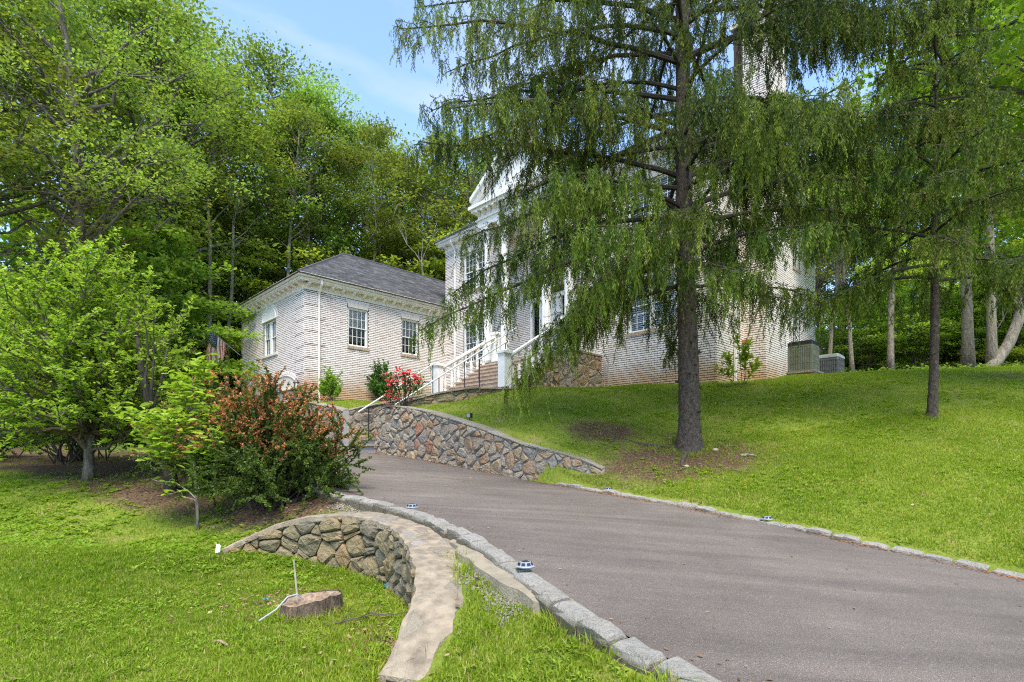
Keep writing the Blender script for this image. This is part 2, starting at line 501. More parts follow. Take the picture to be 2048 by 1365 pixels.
M['bark_spruce'] = barkmat('spruce_bark', (0.018, 0.014, 0.011), (0.115, 0.085, 0.062), (1, 1, 0.55), 22, 0.05)
M['bark_stump'] = barkmat('stump_bark', (0.04, 0.03, 0.02), (0.24, 0.16, 0.10), (1, 1, 0.2), 22, 0.08)

M['leaf_forest'] = leafmat('forest_leaf', [(0.0, (0.100, 0.160, 0.030)), (0.5, (0.180, 0.250, 0.046)), (1.0, (0.280, 0.335, 0.075))], 0.5, hv=0.2)
M['leaf_under'] = leafmat('understory_leaf', [(0.0, (0.170, 0.250, 0.030)), (0.5, (0.260, 0.350, 0.045)), (1.0, (0.350, 0.430, 0.080))], 0.52, hv=0.15)
M['leaf_maple'] = leafmat('maple_leaf', [(0.0, (0.095, 0.19, 0.016)), (1.0, (0.20, 0.30, 0.030))], 0.5, hv=0.08)
M['leaf_dogwood'] = leafmat('dogwood_leaf', [(0.0, (0.145, 0.255, 0.028)), (0.6, (0.245, 0.365, 0.046)), (1.0, (0.35, 0.455, 0.085))], 0.5, hv=0.05)
M['leaf_sapling'] = leafmat('sapling_leaf', [(0.0, (0.24, 0.34, 0.034)), (1.0, (0.38, 0.46, 0.075))], 0.42, hv=0.04)
M['leaf_barberry'] = leafmat('barberry_leaf', [(0.0, (0.05, 0.10, 0.02)), (0.5, (0.12, 0.17, 0.03)), (0.62, (0.22, 0.15, 0.05)), (0.8, (0.54, 0.19, 0.08)), (1.0, (0.66, 0.30, 0.15))], 0.3, hv=0.04)
M['leaf_shrub'] = leafmat('shrub_leaf', [(0.0, (0.035, 0.085, 0.016)), (1.0, (0.095, 0.175, 0.030))], 0.3, hv=0.15)
M['leaf_rose'] = leafmat('rose_leaf', [(0.0, (0.04, 0.075, 0.02)), (1.0, (0.10, 0.16, 0.035))], 0.3, hv=0.05)
M['needle'] = leafmat('spruce_needle', [(0.0, (0.026, 0.052, 0.009)), (0.5, (0.080, 0.122, 0.013)), (0.85, (0.175, 0.235, 0.024)), (1.0, (0.21, 0.155, 0.085))], 0.28, hv=0.10)
M['grass'] = leafmat('grass_blade', [(0.0, (0.12, 0.20, 0.014)), (0.45, (0.205, 0.29, 0.022)), (0.8, (0.31, 0.36, 0.045)), (1.0, (0.44, 0.37, 0.16))], 0.42, hv=0.0)
M['weed'] = leafmat('lawn_weed', [(0.0, (0.14, 0.25, 0.018)), (1.0, (0.27, 0.37, 0.045))], 0.4, hv=0.0)
M['pine_litter'] = leafmat('needle_litter', [(0.0, (0.20, 0.075, 0.025)), (1.0, (0.42, 0.19, 0.075))], 0.05, hv=0.0)
M['gravel'] = stonemat('gravel', [(0, (0.34, 0.30, 0.26)), (0.5, (0.45, 0.41, 0.37)), (1, (0.36, 0.31, 0.27))])
# ---------------------------------------------------------------- terrain
def rbf(pts):
    P = np.array(pts, float); n = len(P)
    d = np.hypot(P[:, None, 0]-P[None, :, 0], P[:, None, 1]-P[None, :, 1])
    K = np.where(d > 0, d*d*np.log(np.maximum(d, 1e-9)), 0.0) + np.eye(n)*0.003
    A = np.zeros((n+3, n+3)); A[:n, :n] = K; A[:n, n] = 1; A[:n, n+1:] = P[:, :2]; A[n:, :n] = A[:n, n:].T
    w = np.linalg.solve(A, np.concatenate([P[:, 2], [0, 0, 0]]))
    def f(x, y):
        x = np.asarray(x, float); y = np.asarray(y, float)
        out = w[n] + w[n+1]*x + w[n+2]*y
        for k in range(n):
            r2 = (x-P[k, 0])**2 + (y-P[k, 1])**2
            out = out + w[k]*0.5*r2*np.log(np.maximum(r2, 1e-12))
        return out
    return f

def sd_poly(poly, x, y):
    """signed distance to a polyline (+ on its left side), and arc length"""
    x = np.asarray(x, float); y = np.asarray(y, float)
    best = np.full(x.shape, 1e9); sg = np.zeros(x.shape); arc = np.zeros(x.shape); s0 = 0.0
    for (ax, ay), (bx, by) in zip(poly[:-1], poly[1:]):
        dx, dy = bx-ax, by-ay; L = math.hypot(dx, dy)
        t = np.clip(((x-ax)*dx+(y-ay)*dy)/(L*L), 0, 1)
        px, py = x-(ax+t*dx), y-(ay+t*dy)
        d = np.hypot(px, py)
        c = dx*(y-ay)-dy*(x-ax)
        m = d < best - 1e-9
        best = np.where(m, d, best); sg = np.where(m, np.sign(c), sg); arc = np.where(m, s0+t*L, arc)
        s0 += L
    return best*np.where(sg == 0, 1, sg), arc

def sstep(a, b, x):
    t = np.clip((x-a)/(b-a), 0, 1); return t*t*(3-2*t)

def smooth_poly(p, it=2):
    for _ in range(it):
        q = [p[0]]
        for a, b in zip(p[:-1], p[1:]):
            q.append(tuple(0.75*u+0.25*v for u, v in zip(a, b))); q.append(tuple(0.25*u+0.75*v for u, v in zip(a, b)))
        q.append(p[-1]); p = q
    return p

LEFT = smooth_poly([(3.6, -0.9), (2.4, 0.75), (1.5, 1.88), (1.01, 2.53), (.67, 3.02), (.36, 3.55), (.08, 4.18), (-.1, 4.57), (-.35, 5.0), (-.64, 5.51), (-1.01, 6.05), (-1.36, 6.45), (-1.73, 6.77), (-2.16, 7.12), (-2.62, 7.6), (-4.2, 9.3), (-6.2, 11.4), (-10.5, 16), (-15.6, 21.4)], 1)
RIGHT = smooth_poly([(10.2, -1.2), (7.4, 2.0), (5.7, 3.95), (4.82, 4.99), (4.23, 5.72), (3.5, 6.55), (2.5, 7.6), (1.47, 8.87), (.34, 10.2), (-1.0, 11.6), (-2.08, 12.75), (-3.0, 13.6), (-3.75, 14.45), (-4.6, 15.35), (-6.0, 16.95), (-7.45, 18.95)], 1) + [(-12.05, 23.72), (-15.6, 21.4)]

T_, Z_ = [-8, 0, 3.07, 6.5, 9, 11, 13, 16, 60], [-2.0, -1.15, -.80, -.55, -.3, -.12, -.03, 0, 0]
def zdrive(x, y):
    return np.interp((np.asarray(x)-4.65)*-.66+(np.asarray(y)-5.5)*.75, T_, Z_)

far = [(-40, 6, 1.5), (-40, 25, 4.0), (-34, 45, 7.0), (-10, 48, 6.5), (-20, 30, 3.6), (-25, 15, 1.6), (-17, 23, 0.9), (15, 50, 6.5), (40, 45, 6.0), (40, 15, 4.0), (45, 0, 0.5), (25, 30, 3.8)]
H_low = rbf([(-3.5, 3.3, -1.47), (-1.5, 3.3, -1.5), (-.85, 3.3, -1.45), (.3, 2.9, -1.33), (.9, 2.6, -1.24), (1.7, 1.4, -1.36), (-3.5, 1, -1.6), (0, 1, -1.52),
  (-1.75, 4.6, -1.44), (-1.15, 4.9, -1.50), (-1.5, 5.7, -1.47), (-2.0, 6.15, -1.43), (-2.5, 6.35, -1.38), (-3.0, 6.42, -1.32), (-3.6, 6.3, -1.26), (-5.6, 6, -1.12), (-4, 5, -1.34), (-7, 4, -1.3), (-4.5, 7.6, -1.10),
  (-8.2, 8.5, -.78), (-7.6, 9.5, -.50), (-10.5, 11, -.28), (-5.8, 9, -.70), (-14, 14, 0.1), (-20, 20, 1.2), (-12, 6, -.95), (-3.14, 7.4, -.86), (-6.2, 11.0, -.18), (-10.6, 15.7, 0.02)] + far)
H_high = rbf([(-1.92, 6.72, -.76), (-1.09, 6.26, -.80), (-.71, 5.62, -.86), (-.45, 4.86, -.93), (-.35, 4.48, -.95), (-.33, 4.09, -1.03), (-.4, 3.8, -1.12), (-.6, 3.4, -1.31), (-2.5, 6.9, -.82), (-3.0, 6.95, -.95),
  (-.4, 4.95, -.86), (-.05, 4.4, -.92), (.2, 3.75, -1.00), (.60, 3.0, -1.10), (.93, 2.5, -1.16), (1.7, 1.4, -1.36), (-1.2, 6.15, -.79), (-2.16, 7.0, -.68), (-2.7, 7.5, -.64), (-.1, 3.7, -1.10), (.2, 3.2, -1.19),
  (-3.14, 7.4, -.80), (-4.5, 7.6, -1.08), (-5.8, 9, -.68), (-7.6, 9.5, -.50), (-4.2, 9.0, -.5), (-6.2, 11.0, -.18), (-10.6, 15.7, 0.02), (0, 1, -1.52), (-3.6, 6.35, -1.25), (-14, 14, 0.1)] + far)
H_right = rbf([(10, -1, -1.9), (7.5, 2.1, -1.55), (5.8, 4.05, -1.28), (4.92, 5.09, -1.14), (4.33, 5.82, -1.04), (3.6, 6.65, -.93), (2.6, 7.75, -.76), (1.6, 9.0, -.62), (1.95, 9.35, -.42), (1.35, 9.42, -.56), (.95, 9.62, -.56), (1.75, 10.05, -.16), (1.2, 10.25, -.02),
  (.50, 10.42, .14), (-.75, 11.85, .56), (-2.0, 13.1, .95), (-2.7, 13.85, 1.10), (-3.5, 14.6, 1.16), (-4.5, 15.7, 1.16), (-5.9, 17.2, 1.42), (-7.1, 18.9, 1.75), (-5.4, 20.4, 1.90), (-3.6, 21.5, 1.9), (-2.6, 19.5, 1.85), (-2.9, 16.6, 1.45),
  (-1.2, 14.7, 1.50), (-.2, 14.9, 1.70), (.9, 15.7, 1.86), (1.83, 16.5, 1.96), (3.1, 17.6, 2.10), (5.8, 14.95, 1.92), (7.55, 15.85, 2.13), (8.8, 17.2, 2.42), (9.6, 17.7, 2.50), (12.2, 21.4, 2.9),
  (3.45, 10.2, .06), (5.3, 8.0, -.32), (7.95, 10.05, .60), (10.5, 6.0, -.70), (10.8, 9.5, .72), (8.5, 12.6, 1.45), (5.6, 12.2, .95), (2.5, 13.2, 1.12), (11, 14.5, 2.14), (13.3, 13.7, 2.06), (16, 11, 1.6), (15, 17, 2.65), (18, 15, 2.5), (-8.5, 27, 1.9), (-15, 27, 1.8), (0, 30, 2.6), (-12, 35, 3.0)] + far)

WALL_IN = [(-3.62, 6.42), (-3.25, 6.52), (-2.88, 6.57), (-2.48, 6.50), (-1.95, 6.28), (-1.46, 5.88), (-1.14, 5.42), (-.925, 4.95), (-.77, 4.44), (-.70, 4.13), (-.69, 3.89), (-.71, 3.68), (-.755, 3.48), (-.80, 3.36)]
WALL_EXT = [(-16, 9.0), (-8, 7.4), (-5, 6.9)] + WALL_IN + [(-.4, 2.7), (.3, 1.8), (1.2, .5), (2.5, -1.5)]

def soft_noise(x, y):
    return (np.sin(x*1.7+0.6*np.sin(y*1.3))*np.cos(y*1.9+0.5*np.sin(x*0.9)) + 0.6*np.sin(x*3.9+1.1)*np.sin(y*4.3+0.4))

def H_left(x, y):
    sd, arc = sd_poly(WALL_EXT, x, y)            # + = behind the wall (driveway side)
    a0 = sum(math.dist(p, q) for p, q in zip(WALL_EXT[:3], WALL_EXT[1:4]))
    a1 = a0 + sum(math.dist(p, q) for p, q in zip(WALL_IN[:-1], WALL_IN[1:]))
    wide = np.clip(np.maximum(a0-arc, arc-a1), 0, 3)
    k = sstep(0.06-wide*0.6, 0.30+wide*0.6, sd)
    return H_low(x, y)*(1-k) + H_high(x, y)*k

def region(x, y):
    dl, _ = sd_poly(LEFT, x, y); dr, _ = sd_poly(RIGHT, x, y)
    return -dl, dr           # both > 0 on the driveway

def ground_h(x, y, bumps=True):
    x = np.asarray(x, float); y = np.asarray(y, float)
    dl, dr = region(x, y)
    zd = zdrive(x, y) - 0.03
    kl = sstep(0.02, 0.16, -dl)
    kr = sstep(0.04, 0.20, -dr)
    left = np.abs(dl) < np.abs(dr)
    b = 0.018*soft_noise(x, y) if bumps else 0.0
    zl = zd*(1-kl) + (H_left(x, y)+b)*kl
    zr = zd*(1-kr) + (H_right(x, y)+b)*kr
    z = np.where(left, zl, zr)
    z = np.where((dl > 0) & (dr > 0), zd, z)
    # cutting for the garden steps
    a_, b_ = (x-y)*math.sqrt(.5), (x+y)*math.sqrt(.5)
    return np.where((a_ > -14.06) & (a_ < -12.54) & (b_ > 7.0) & (b_ < 10.6), np.minimum(z, .593*(b_-7.5)-.2), z)

def gh(x, y):
    return float(ground_h(np.array([x]), np.array([y]))[0])

def warp(lo, hi, f0, f1, fine, coarse_n):
    mid = np.arange(f0, f1+1e-6, fine)
    a = f0 - np.geomspace(fine, f0-lo, coarse_n)[::-1]
    b = f1 + np.geomspace(fine, hi-f1, coarse_n)
    return np.concatenate([a, mid, b])

gx = warp(-400, 400, -9.5, 10.5, 0.09, 42)
gy = warp(-400, 600, 1.6, 17.5, 0.09, 42)
GX, GY = np.meshgrid(gx, gy)
gxf, gyf = GX.ravel(), GY.ravel()
rad = np.hypot(gxf, gyf-10)
near = rad < 46
gz = np.zeros_like(gxf)
gz[near] = ground_h(gxf[near], gyf[near])
ang = np.arctan2(gyf-10, gxf)
fx, fy = 45*np.cos(ang), 10+45*np.sin(ang)
edge = np.where(fy > -1, H_left(fx, np.maximum(fy, -1)), -1.8)
edge = np.where(fy < 0, -1.6, np.clip(edge, -2, 7.5))
gz[~near] = edge[~near] + np.clip((rad[~near]-46)*0.03, 0, 8)*(gyf[~near] > -10)
blend = sstep(36, 46, rad)*near
gz = np.where(near, gz*(1-blend)+edge*blend, gz)

def soil_mask(x, y):
    """0 lawn .. 1 mulch bed, woodland floor"""
    x = np.asarray(x, float); y = np.asarray(y, float)
    bed, _ = sd_poly([(-30, 8.6), (-9.5, 10.0), (-7.4, 8.9), (-5.4, 8.0), (-4.4, 7.55), (-3.6, 7.0), (-2.9, 6.62), (-2.2, 6.75), (-1.4, 6.65), (-1.0, 6.3)], x, y)
    dl, dr = region(x, y)
    leftside = (np.abs(dl) < np.abs(dr))
    s = np.where(leftside & (y > 6.2) & (x < -1.0), .85*sstep(-0.5, 0.6, bed), 0.0)
    # needle litter round the spruces
    d1 = np.hypot((x-3.1)*0.75, (y-9.6)*1.15); s = np.maximum(s, 0.85*(1-sstep(0.3, 2.1, d1)))
    d1 = np.hypot((x-1.9)*1.0, (y-11.2)*1.3); s = np.maximum(s, 0.75*(1-sstep(0.2, 1.5, d1)))
    d1 = np.hypot((x-12.6)*0.5, (y-13.0)*1.2); s = np.maximum(s, 0.5*(1-sstep(0.3, 1.6, d1)))
    d1 = np.hypot(x+.95, y-4.2); s = np.maximum(s, 0.75*(1-sstep(0.10, 0.55, d1)))
    d1 = np.hypot(x+2.3, y-5.2); s = np.maximum(s, 0.38*(1-sstep(0.1, 0.7, d1)))
    # woods
    s = np.where(~leftside & ((y > 15.8+np.clip((16-x)*0.55, 0, 30)) & (x > 9) | (y > 26)), 1.0, s)
    s = np.where(leftside & ((y > 13) | (x < -16)), 1.0, s)
    return s

soil = soil_mask(gxf, gyf)
ny, nx = GX.shape
ii = (np.arange(ny-1)[:, None]*nx + np.arange(nx-1)[None, :]).ravel()
Fg = np.stack([ii, ii+1, ii+nx+1, ii+nx], 1)
me = np_mesh("ground", np.stack([gxf, gyf, gz], 1), Fg, smooth=True)
a = me.attributes.new('soil', 'FLOAT', 'POINT'); a.data.foreach_set('value', soil.astype(np.float32))
link("ground", me, M['ground'], kind='structure')

# asphalt sheet
def resample(p, n):
    p = np.array(p); s = np.concatenate([[0], np.cumsum(np.hypot(*np.diff(p, axis=0).T))])
    t = np.linspace(0, s[-1], n)
    return np.stack([np.interp(t, s, p[:, 0]), np.interp(t, s, p[:, 1])], 1)
def at_len(p, L):
    p = np.array(p); s = np.concatenate([[0], np.cumsum(np.hypot(*np.diff(p, axis=0).T))])
    return np.array([np.interp(L, s, p[:, k]) for k in range(p.shape[1])]), s[-1]
RB = RIGHT[:-1]
la, ra = resample(LEFT, 150), resample(RB, 150)
tt = np.linspace(0, 1, 13)
V = (la[:, None, :]*(1-tt)[None, :, None] + ra[:, None, :]*tt[None, :, None]).reshape(-1, 2)
Vz = zdrive(V[:, 0], V[:, 1])
ii = (np.arange(149)[:, None]*13 + np.arange(12)[None, :]).ravel()
Fd = np.stack([ii, ii+1, ii+14, ii+13], 1)
link("driveway", np_mesh("driveway", np.column_stack([V, Vz]), Fd, smooth=True), M['asphalt'], kind='structure')

# ---------------------------------------------------------------- kerbs of granite blocks
def block_mesh(k, L=0.27, Wd=0.17, Hh=0.24):
    r = np.random.default_rng(100+k)
    mb = MB()
    def ring(z, ins, j):
        pts = []
        for (sx, sy) in ((-1, -1), (0, -1), (1, -1), (1, 1), (0, 1), (-1, 1)):
            pts.append(mb.pt((sx*(L/2-ins)+r.normal(0, j), sy*(Wd/2-ins)+r.normal(0, j), z+r.normal(0, j))))
        return pts
    rings = [ring(-Hh, 0.0, .004), ring(-0.05, -0.004, .007), ring(-.012, 0.006, .006), ring(0.004, 0.028, .005)]
    for a_, b_ in zip(rings[:-1], rings[1:]):
        for q in range(6):
            mb.idx([a_[q], a_[(q+1) % 6], b_[(q+1) % 6], b_[q]])
    c = mb.pt((0, 0, 0.010+r.normal(0, .004)))
    for q in range(6): mb.idx([rings[3][q], rings[3][(q+1) % 6], c])
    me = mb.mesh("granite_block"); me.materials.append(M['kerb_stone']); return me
BLOCKS = [block_mesh(k) for k in range(8)]
def kerb(poly, l0, l1, zoff, name, side):
    root = empty(name, (0, 0, 0)); tag(root, kind='structure')
    s = l0
    while s < l1:
        p, _ = at_len(poly, s); q, _ = at_len(poly, s+0.28)
        mx, my = (p+q)/2
        d = q-p; n = np.array([-d[1], d[0]])/np.linalg.norm(d)*side*0.07
        z0, z1 = float(zdrive(*p)), float(zdrive(*q))
        sl = random.uniform(0.93, 1.10)
        o = bpy.data.objects.new("granite_block", BLOCKS[random.randrange(8)]); COL.objects.link(o); o.parent = root
        o.location = (mx+n[0]+random.gauss(0, .006), my+n[1]+random.gauss(0, .006), (z0+z1)/2+zoff+random.gauss(0, .008))
        o.rotation_euler = (random.gauss(0, .03), -math.atan2(z1-z0, np.linalg.norm(d))+random.gauss(0, .02), math.atan2(d[1], d[0])+random.gauss(0, .035))
        o.scale = (sl, random.uniform(.92, 1.08), 1)
        s += 0.285*sl
    return root
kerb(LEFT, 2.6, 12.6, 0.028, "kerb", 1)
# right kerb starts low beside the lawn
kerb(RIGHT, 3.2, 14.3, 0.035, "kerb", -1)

# ---------------------------------------------------------------- rubble stones
def clip_half(poly, nx_, ny_, c):
    out = []
    for k in range(len(poly)):
        a_, b_ = poly[k], poly[(k+1) % len(poly)]
        da = a_[0]*nx_+a_[1]*ny_-c; db = b_[0]*nx_+b_[1]*ny_-c
        if da <= 0: out.append(a_)
        if (da < 0 < db) or (db < 0 < da):
            t = da/(da-db); out.append((a_[0]+t*(b_[0]-a_[0]), a_[1]+t*(b_[1]-a_[1])))
    return out

def area(p):
    return 0.5*sum(p[k][0]*p[(k+1) % len(p)][1]-p[(k+1) % len(p)][0]*p[k][1] for k in range(len(p)))

def rubble_cells(L, zb, zt, size, rnd, aspect=1.25):
    """irregular stones filling 0..L x zb(s)..zt(s): list of polygons"""
    pts = []
    z0 = min(zb(s) for s in np.linspace(0, L, 30)); z1 = max(zt(s) for s in np.linspace(0, L, 30))
    row = 0; z = z0 + size*0.35
    while z < z1 + size:
        s = rnd.uniform(-0.5, 0.3)*size
        while s < L+size:
            w = size*aspect*rnd.uniform(0.5, 1.6)
            pts.append((s+w/2, z+rnd.uniform(-.26, .26)*size, rnd.uniform(-.5, .5)*size*size))
            s += w
        z += size*rnd.uniform(0.72, 1.05); row += 1
    n_s = 24
    dom = [(L*k/n_s, zb(L*k/n_s)) for k in range(n_s+1)] + [(L*k/n_s, zt(L*k/n_s)) for k in range(n_s, -1, -1)]
    cells = []
    for i, p in enumerate(pts):
        x0, x1 = p[0]-size*2.2, p[0]+size*2.2
        sub = [(x0, z0-1), (x1, z0-1), (x1, z1+1), (x0, z1+1)]
        for j, q in enumerate(pts):
            if i == j or abs(q[0]-p[0]) > size*3.6 or abs(q[1]-p[1]) > size*3.2: continue
            dx, dy = q[0]-p[0], q[1]-p[1]
            c = 0.5*(q[0]**2+q[1]**2-p[0]**2-p[1]**2) + (p[2]-q[2])*0.5
            sub = clip_half(sub, dx, dy, c)
            if len(sub) < 3: break
        if len(sub) < 3: continue
        # clip by the sloping top and bottom near this stone
        cx = min(max(p[0], 0), L); h = size*0.6
        for fn, sg in ((zt, 1), (zb, -1)):
            a_, b_ = max(0, cx-h), min(L, cx+h)
            if b_-a_ < 1e-3: continue
            m_ = (fn(b_)-fn(a_))/(b_-a_)
            sub = clip_half(sub, -m_*sg, sg, sg*(fn(a_)-m_*a_))
            if len(sub) < 3: break
        if len(sub) < 3: continue
        sub = clip_half(sub, -1, 0, 0); 
        if len(sub) >= 3: sub = clip_half(sub, 1, 0, L)
        if len(sub) >= 3 and abs(area(sub)) > size*size*0.05: cells.append(sub)
    return cells

def stone_piece(poly, mp, gap, proud, rnd, name, mat, parent, org, depth=0.02, rough=1.0):
    """poly in (s, z); mp(s, z, d) -> xyz; one stone with rounded arrises and an uneven face"""
    n = len(poly); cx = sum(p[0] for p in poly)/n; cy = sum(p[1] for p in poly)/n
    q = []; rk = rnd.uniform(.14, .27)
    for k in range(n):
        a_, b_ = poly[k], poly[(k+1) % n]
        l = math.dist(a_, b_)
        if l < 0.012: continue
        q.append((a_[0]*(1-rk)+b_[0]*rk, a_[1]*(1-rk)+b_[1]*rk)); q.append((a_[0]*rk+b_[0]*(1-rk), a_[1]*rk+b_[1]*(1-rk)))
    if len(q) < 4: return None
    def shrink(f, g):
        out = []
        for x, y in q:
            dx, dy = x-cx, y-cy; r_ = math.hypot(dx, dy)
            k_ = max(0.15, (r_*f-g)/max(r_, 1e-6)); out.append((cx+dx*k_, cy+dy*k_))
        return out
    tx, ty = rnd.gauss(0, .10)*rough, rnd.gauss(0, .10)*rough
    mb = MB()
    r0 = [mb.pt(mp(x, y, -depth)) for x, y in shrink(1, gap)]
    r1 = [mb.pt(mp(x, y, proud*.55+rnd.uniform(-.2, .2)*proud*rough)) for x, y in shrink(1, gap*1.1)]
    r2 = [mb.pt(mp(x, y, proud+rnd.uniform(-.22, .22)*proud*rough+tx*(x-cx)+ty*(y-cy))) for x, y in shrink(.74, gap)]
    c = mb.pt(mp(cx+rnd.gauss(0, .01), cy+rnd.gauss(0, .01), proud*1.1))
    m_ = len(q)
    for k in range(m_):
        j = (k+1) % m_
        mb.idx([r0[k], r0[j], r1[j], r1[k]]); mb.idx([r1[k], r1[j], r2[j], r2[k]]); mb.idx([r2[k], r2[j], c])
    return mb.piece(name, mat, parent, org)

def curve_map(poly3, side):
    """poly3 [(x, y)...]; returns L and mp(s, z, d): d metres outward (side=+1: to the right of travel)"""
    P = np.array(poly3, float)[:, :2]
    S = np.concatenate([[0], np.cumsum(np.hypot(*np.diff(P, axis=0).T))])
    tg = np.gradient(P, S, axis=0)
    tg /= np.linalg.norm(tg, axis=1)[:, None]
    def mp(s, z, d):
        x = np.interp(s, S, P[:, 0]); y = np.interp(s, S, P[:, 1])
        tx, ty = np.interp(s, S, tg[:, 0]), np.interp(s, S, tg[:, 1]); l = math.hypot(tx, ty)
        return (x + side*ty/l*d, y - side*tx/l*d, z)
    return S[-1], mp

def wall_body(L, mp, zb, zt, thick, name, mat, parent, org, n=40):
    mb = MB()
    rings = []
    for k in range(n+1):
        s = L*k/n
        rings.append([mb.pt(mp(s, zb(s), 0)), mb.pt(mp(s, zt(s), 0)), mb.pt(mp(s, zt(s), -thick)), mb.pt(mp(s, zb(s), -thick))])
    for a_, b_ in zip(rings[:-1], rings[1:]):
        for q in range(4): mb.idx([a_[q], b_[q], b_[(q+1) % 4], a_[(q+1) % 4]])
    mb.idx(rings[0]); mb.idx(rings[-1][::-1])
    return mb.build(name, mat, parent, org)

def coping(L, mp, zt, d0, d1, th, rnd, parent, org, mat, name='coping_stone', lmin=.35, lmax=.75, gap=.012, zoff=0.0):
    s = 0.0
    while s < L-0.02:
        e = min(L, s+rnd.uniform(lmin, lmax))
        if L-e < .2: e = L
        mb = MB(); dz = rnd.uniform(-.008, .008); a0, a1 = rnd.uniform(-.02, .02), rnd.uniform(-.02, .02)
        t0, t1 = s+gap, e-gap
        ss = [t0, (t0+t1)/2, t1]
        rows = []
        for x in ss:
            j = rnd.uniform(-.012, .012)
            z = zt(x)+zoff+dz
            rows.append([mb.pt(mp(x, z, d0+a0)), mb.pt(mp(x, z+th*.8, d0+a0+j)), mb.pt(mp(x, z+th+rnd.uniform(-.006, .006), d0-.03+a0)), mb.pt(mp(x, z+th+rnd.uniform(-.006, .006), d1+.02+a1)), mb.pt(mp(x, z, d1+a1))])
        for a_, b_ in zip(rows[:-1], rows[1:]):
            for q in range(4): mb.idx([a_[q], b_[q], b_[q+1], a_[q+1]])
        mb.idx(rows[0]); mb.idx(rows[-1][::-1])
        mb.piece(name, mat, parent, org)
        s = e

# retaining wall along the driveway (runs up the drive from the lawn)
RW = [p for p in resample([(1.66, 9.62), (1.12, 9.86), (.38, 10.2), (-.3, 10.9), (-1.02, 11.62), (-2.1, 12.77), (-3.0, 13.6), (-3.72, 14.42)], 40)]
L, mp = curve_map(RW, -1)
RWL = L
def rw_top(s): return float(np.interp(s, [0, .55, 1.6, 3.1, 4.6, L-1.2, L-.5, L], [-.34, -.12, .12, .52, .88, 1.14, 1.14, 1.02]))
def rw_bot(s):
    x, y, _ = mp(s, 0, 0); return float(zdrive(x, y))-.06
rnd = random.Random(11)
rw = empty("retaining_wall", (float(RW[20][0]), float(RW[20][1]), rw_bot(L/2)))
tag(rw, "long sloping mortared fieldstone wall beside the driveway holding up the lawn", "stone wall")
o = tuple(rw.location)
wall_body(L, mp, rw_bot, rw_top, .34, "wall_core", M['mortar'], rw, o)
for c in rubble_cells(L, rw_bot, rw_top, .195, rnd, 1.4):
    stone_piece(c, mp, .011, rnd.uniform(.028, .055), rnd, "stone", M['stone'], rw, o)
coping(L, mp, rw_top, .045, -.37, .035, rnd, rw, o, M['flagstone'])
# its end face beside the steps
pe0 = mp(L, 0, .0); pe1 = mp(L, 0, -.34)
Le, mpe = curve_map([pe0[:2], pe1[:2]], -1)
for c in rubble_cells(Le, lambda s: rw_bot(L), lambda s: 1.02, .2, rnd):
    stone_piece(c, mpe, .012, .03, rnd, "stone", M['stone'], rw, o)

# the second retaining wall, between the steps and the garage wing
LW = resample([(-4.72, 15.5), (-5.4, 16.3), (-6.1, 17.1), (-6.9, 18.2), (-7.4, 18.95)], 20)
L2, mp2 = curve_map(LW, -1)
lw = empty("retaining_wall", (float(LW[10][0]), float(LW[10][1]), 0))
tag(lw, "rust coloured stone wall left of the garden steps, half hidden by the red barberry", "stone wall")
o = tuple(lw.location)
lw_top = lambda s: float(np.interp(s, [0, 2, L2], [1.12, 1.45, 1.78]))
wall_body(L2, mp2, lambda s: -.08, lw_top, .34, "wall_core", M['mortar'], lw, o, 16)
for c in rubble_cells(L2, lambda s: -.08, lw_top, .26, rnd):
    stone_piece(c, mp2, .013, .035, rnd, "stone", M['porch_stone'], lw, o)
coping(L2, mp2, lw_top, .05, -.37, .04, rnd, lw, o, M['flagstone'])

S2 = math.sqrt(0.5)
def mps(s, z, d):
    a, b = -14.06+d, 7.42+s; return ((a+b)*S2, (b-a)*S2, z)
l_top = lambda s: float(np.interp(s, [0, 2.9], [1.16, 1.86])); l_bot = lambda s: -.08+.5*max(0, s-.2)
wall_body(2.9, mps, l_bot, l_top, .3, "wall_core", M['mortar'], lw, o, 10)
for c in rubble_cells(2.9, l_bot, l_top, .25, rnd):
    stone_piece(c, mps, .013, .035, rnd, "stone", M['porch_stone'], lw, o)
coping(2.9, mps, l_top, .05, -.33, .04, rnd, lw, o, M['flagstone'])
# curved dry stone wall in the front lawn
CW = resample(smooth_poly(WALL_IN, 2), 60)
L3, mp3 = curve_map(CW, 1)
cw_s = np.concatenate([[0], np.cumsum([math.dist(p, q) for p, q in zip(WALL_IN[:-1], WALL_IN[1:])])])/sum(math.dist(p, q) for p, q in zip(WALL_IN[:-1], WALL_IN[1:]))*L3
cw_z = [-1.24, -1.06, -.89, -.80, -.75, -.765, -.81, -.88, -.96, -1.03, -1.10, -1.19, -1.31, -1.42]
cw_top = lambda s: float(np.interp(s, cw_s, cw_z)) - .03
def cw_bot(s):
    x, y, _ = mp3(s, 0, .2); return float(H_low(x, y)) - .08
cw = empty("curved_wall", (-1.46, 5.88, cw_bot(L3*.5)))
tag(cw, "low curved dry stone wall with flagstone top on the front lawn", "stone wall")
o = tuple(cw.location)
wall_body(L3, mp3, cw_bot, cw_top, .34, "wall_core", M['gap'], cw, o, 60)
cells = rubble_cells(L3, cw_bot, lambda s: cw_top(s)+.01, .145, rnd, 1.75)
for c in cells:
    stone_piece(c, mp3, .006, rnd.uniform(.035, .065), rnd, "stone", M['dry_stone'], cw, o, depth=.03)
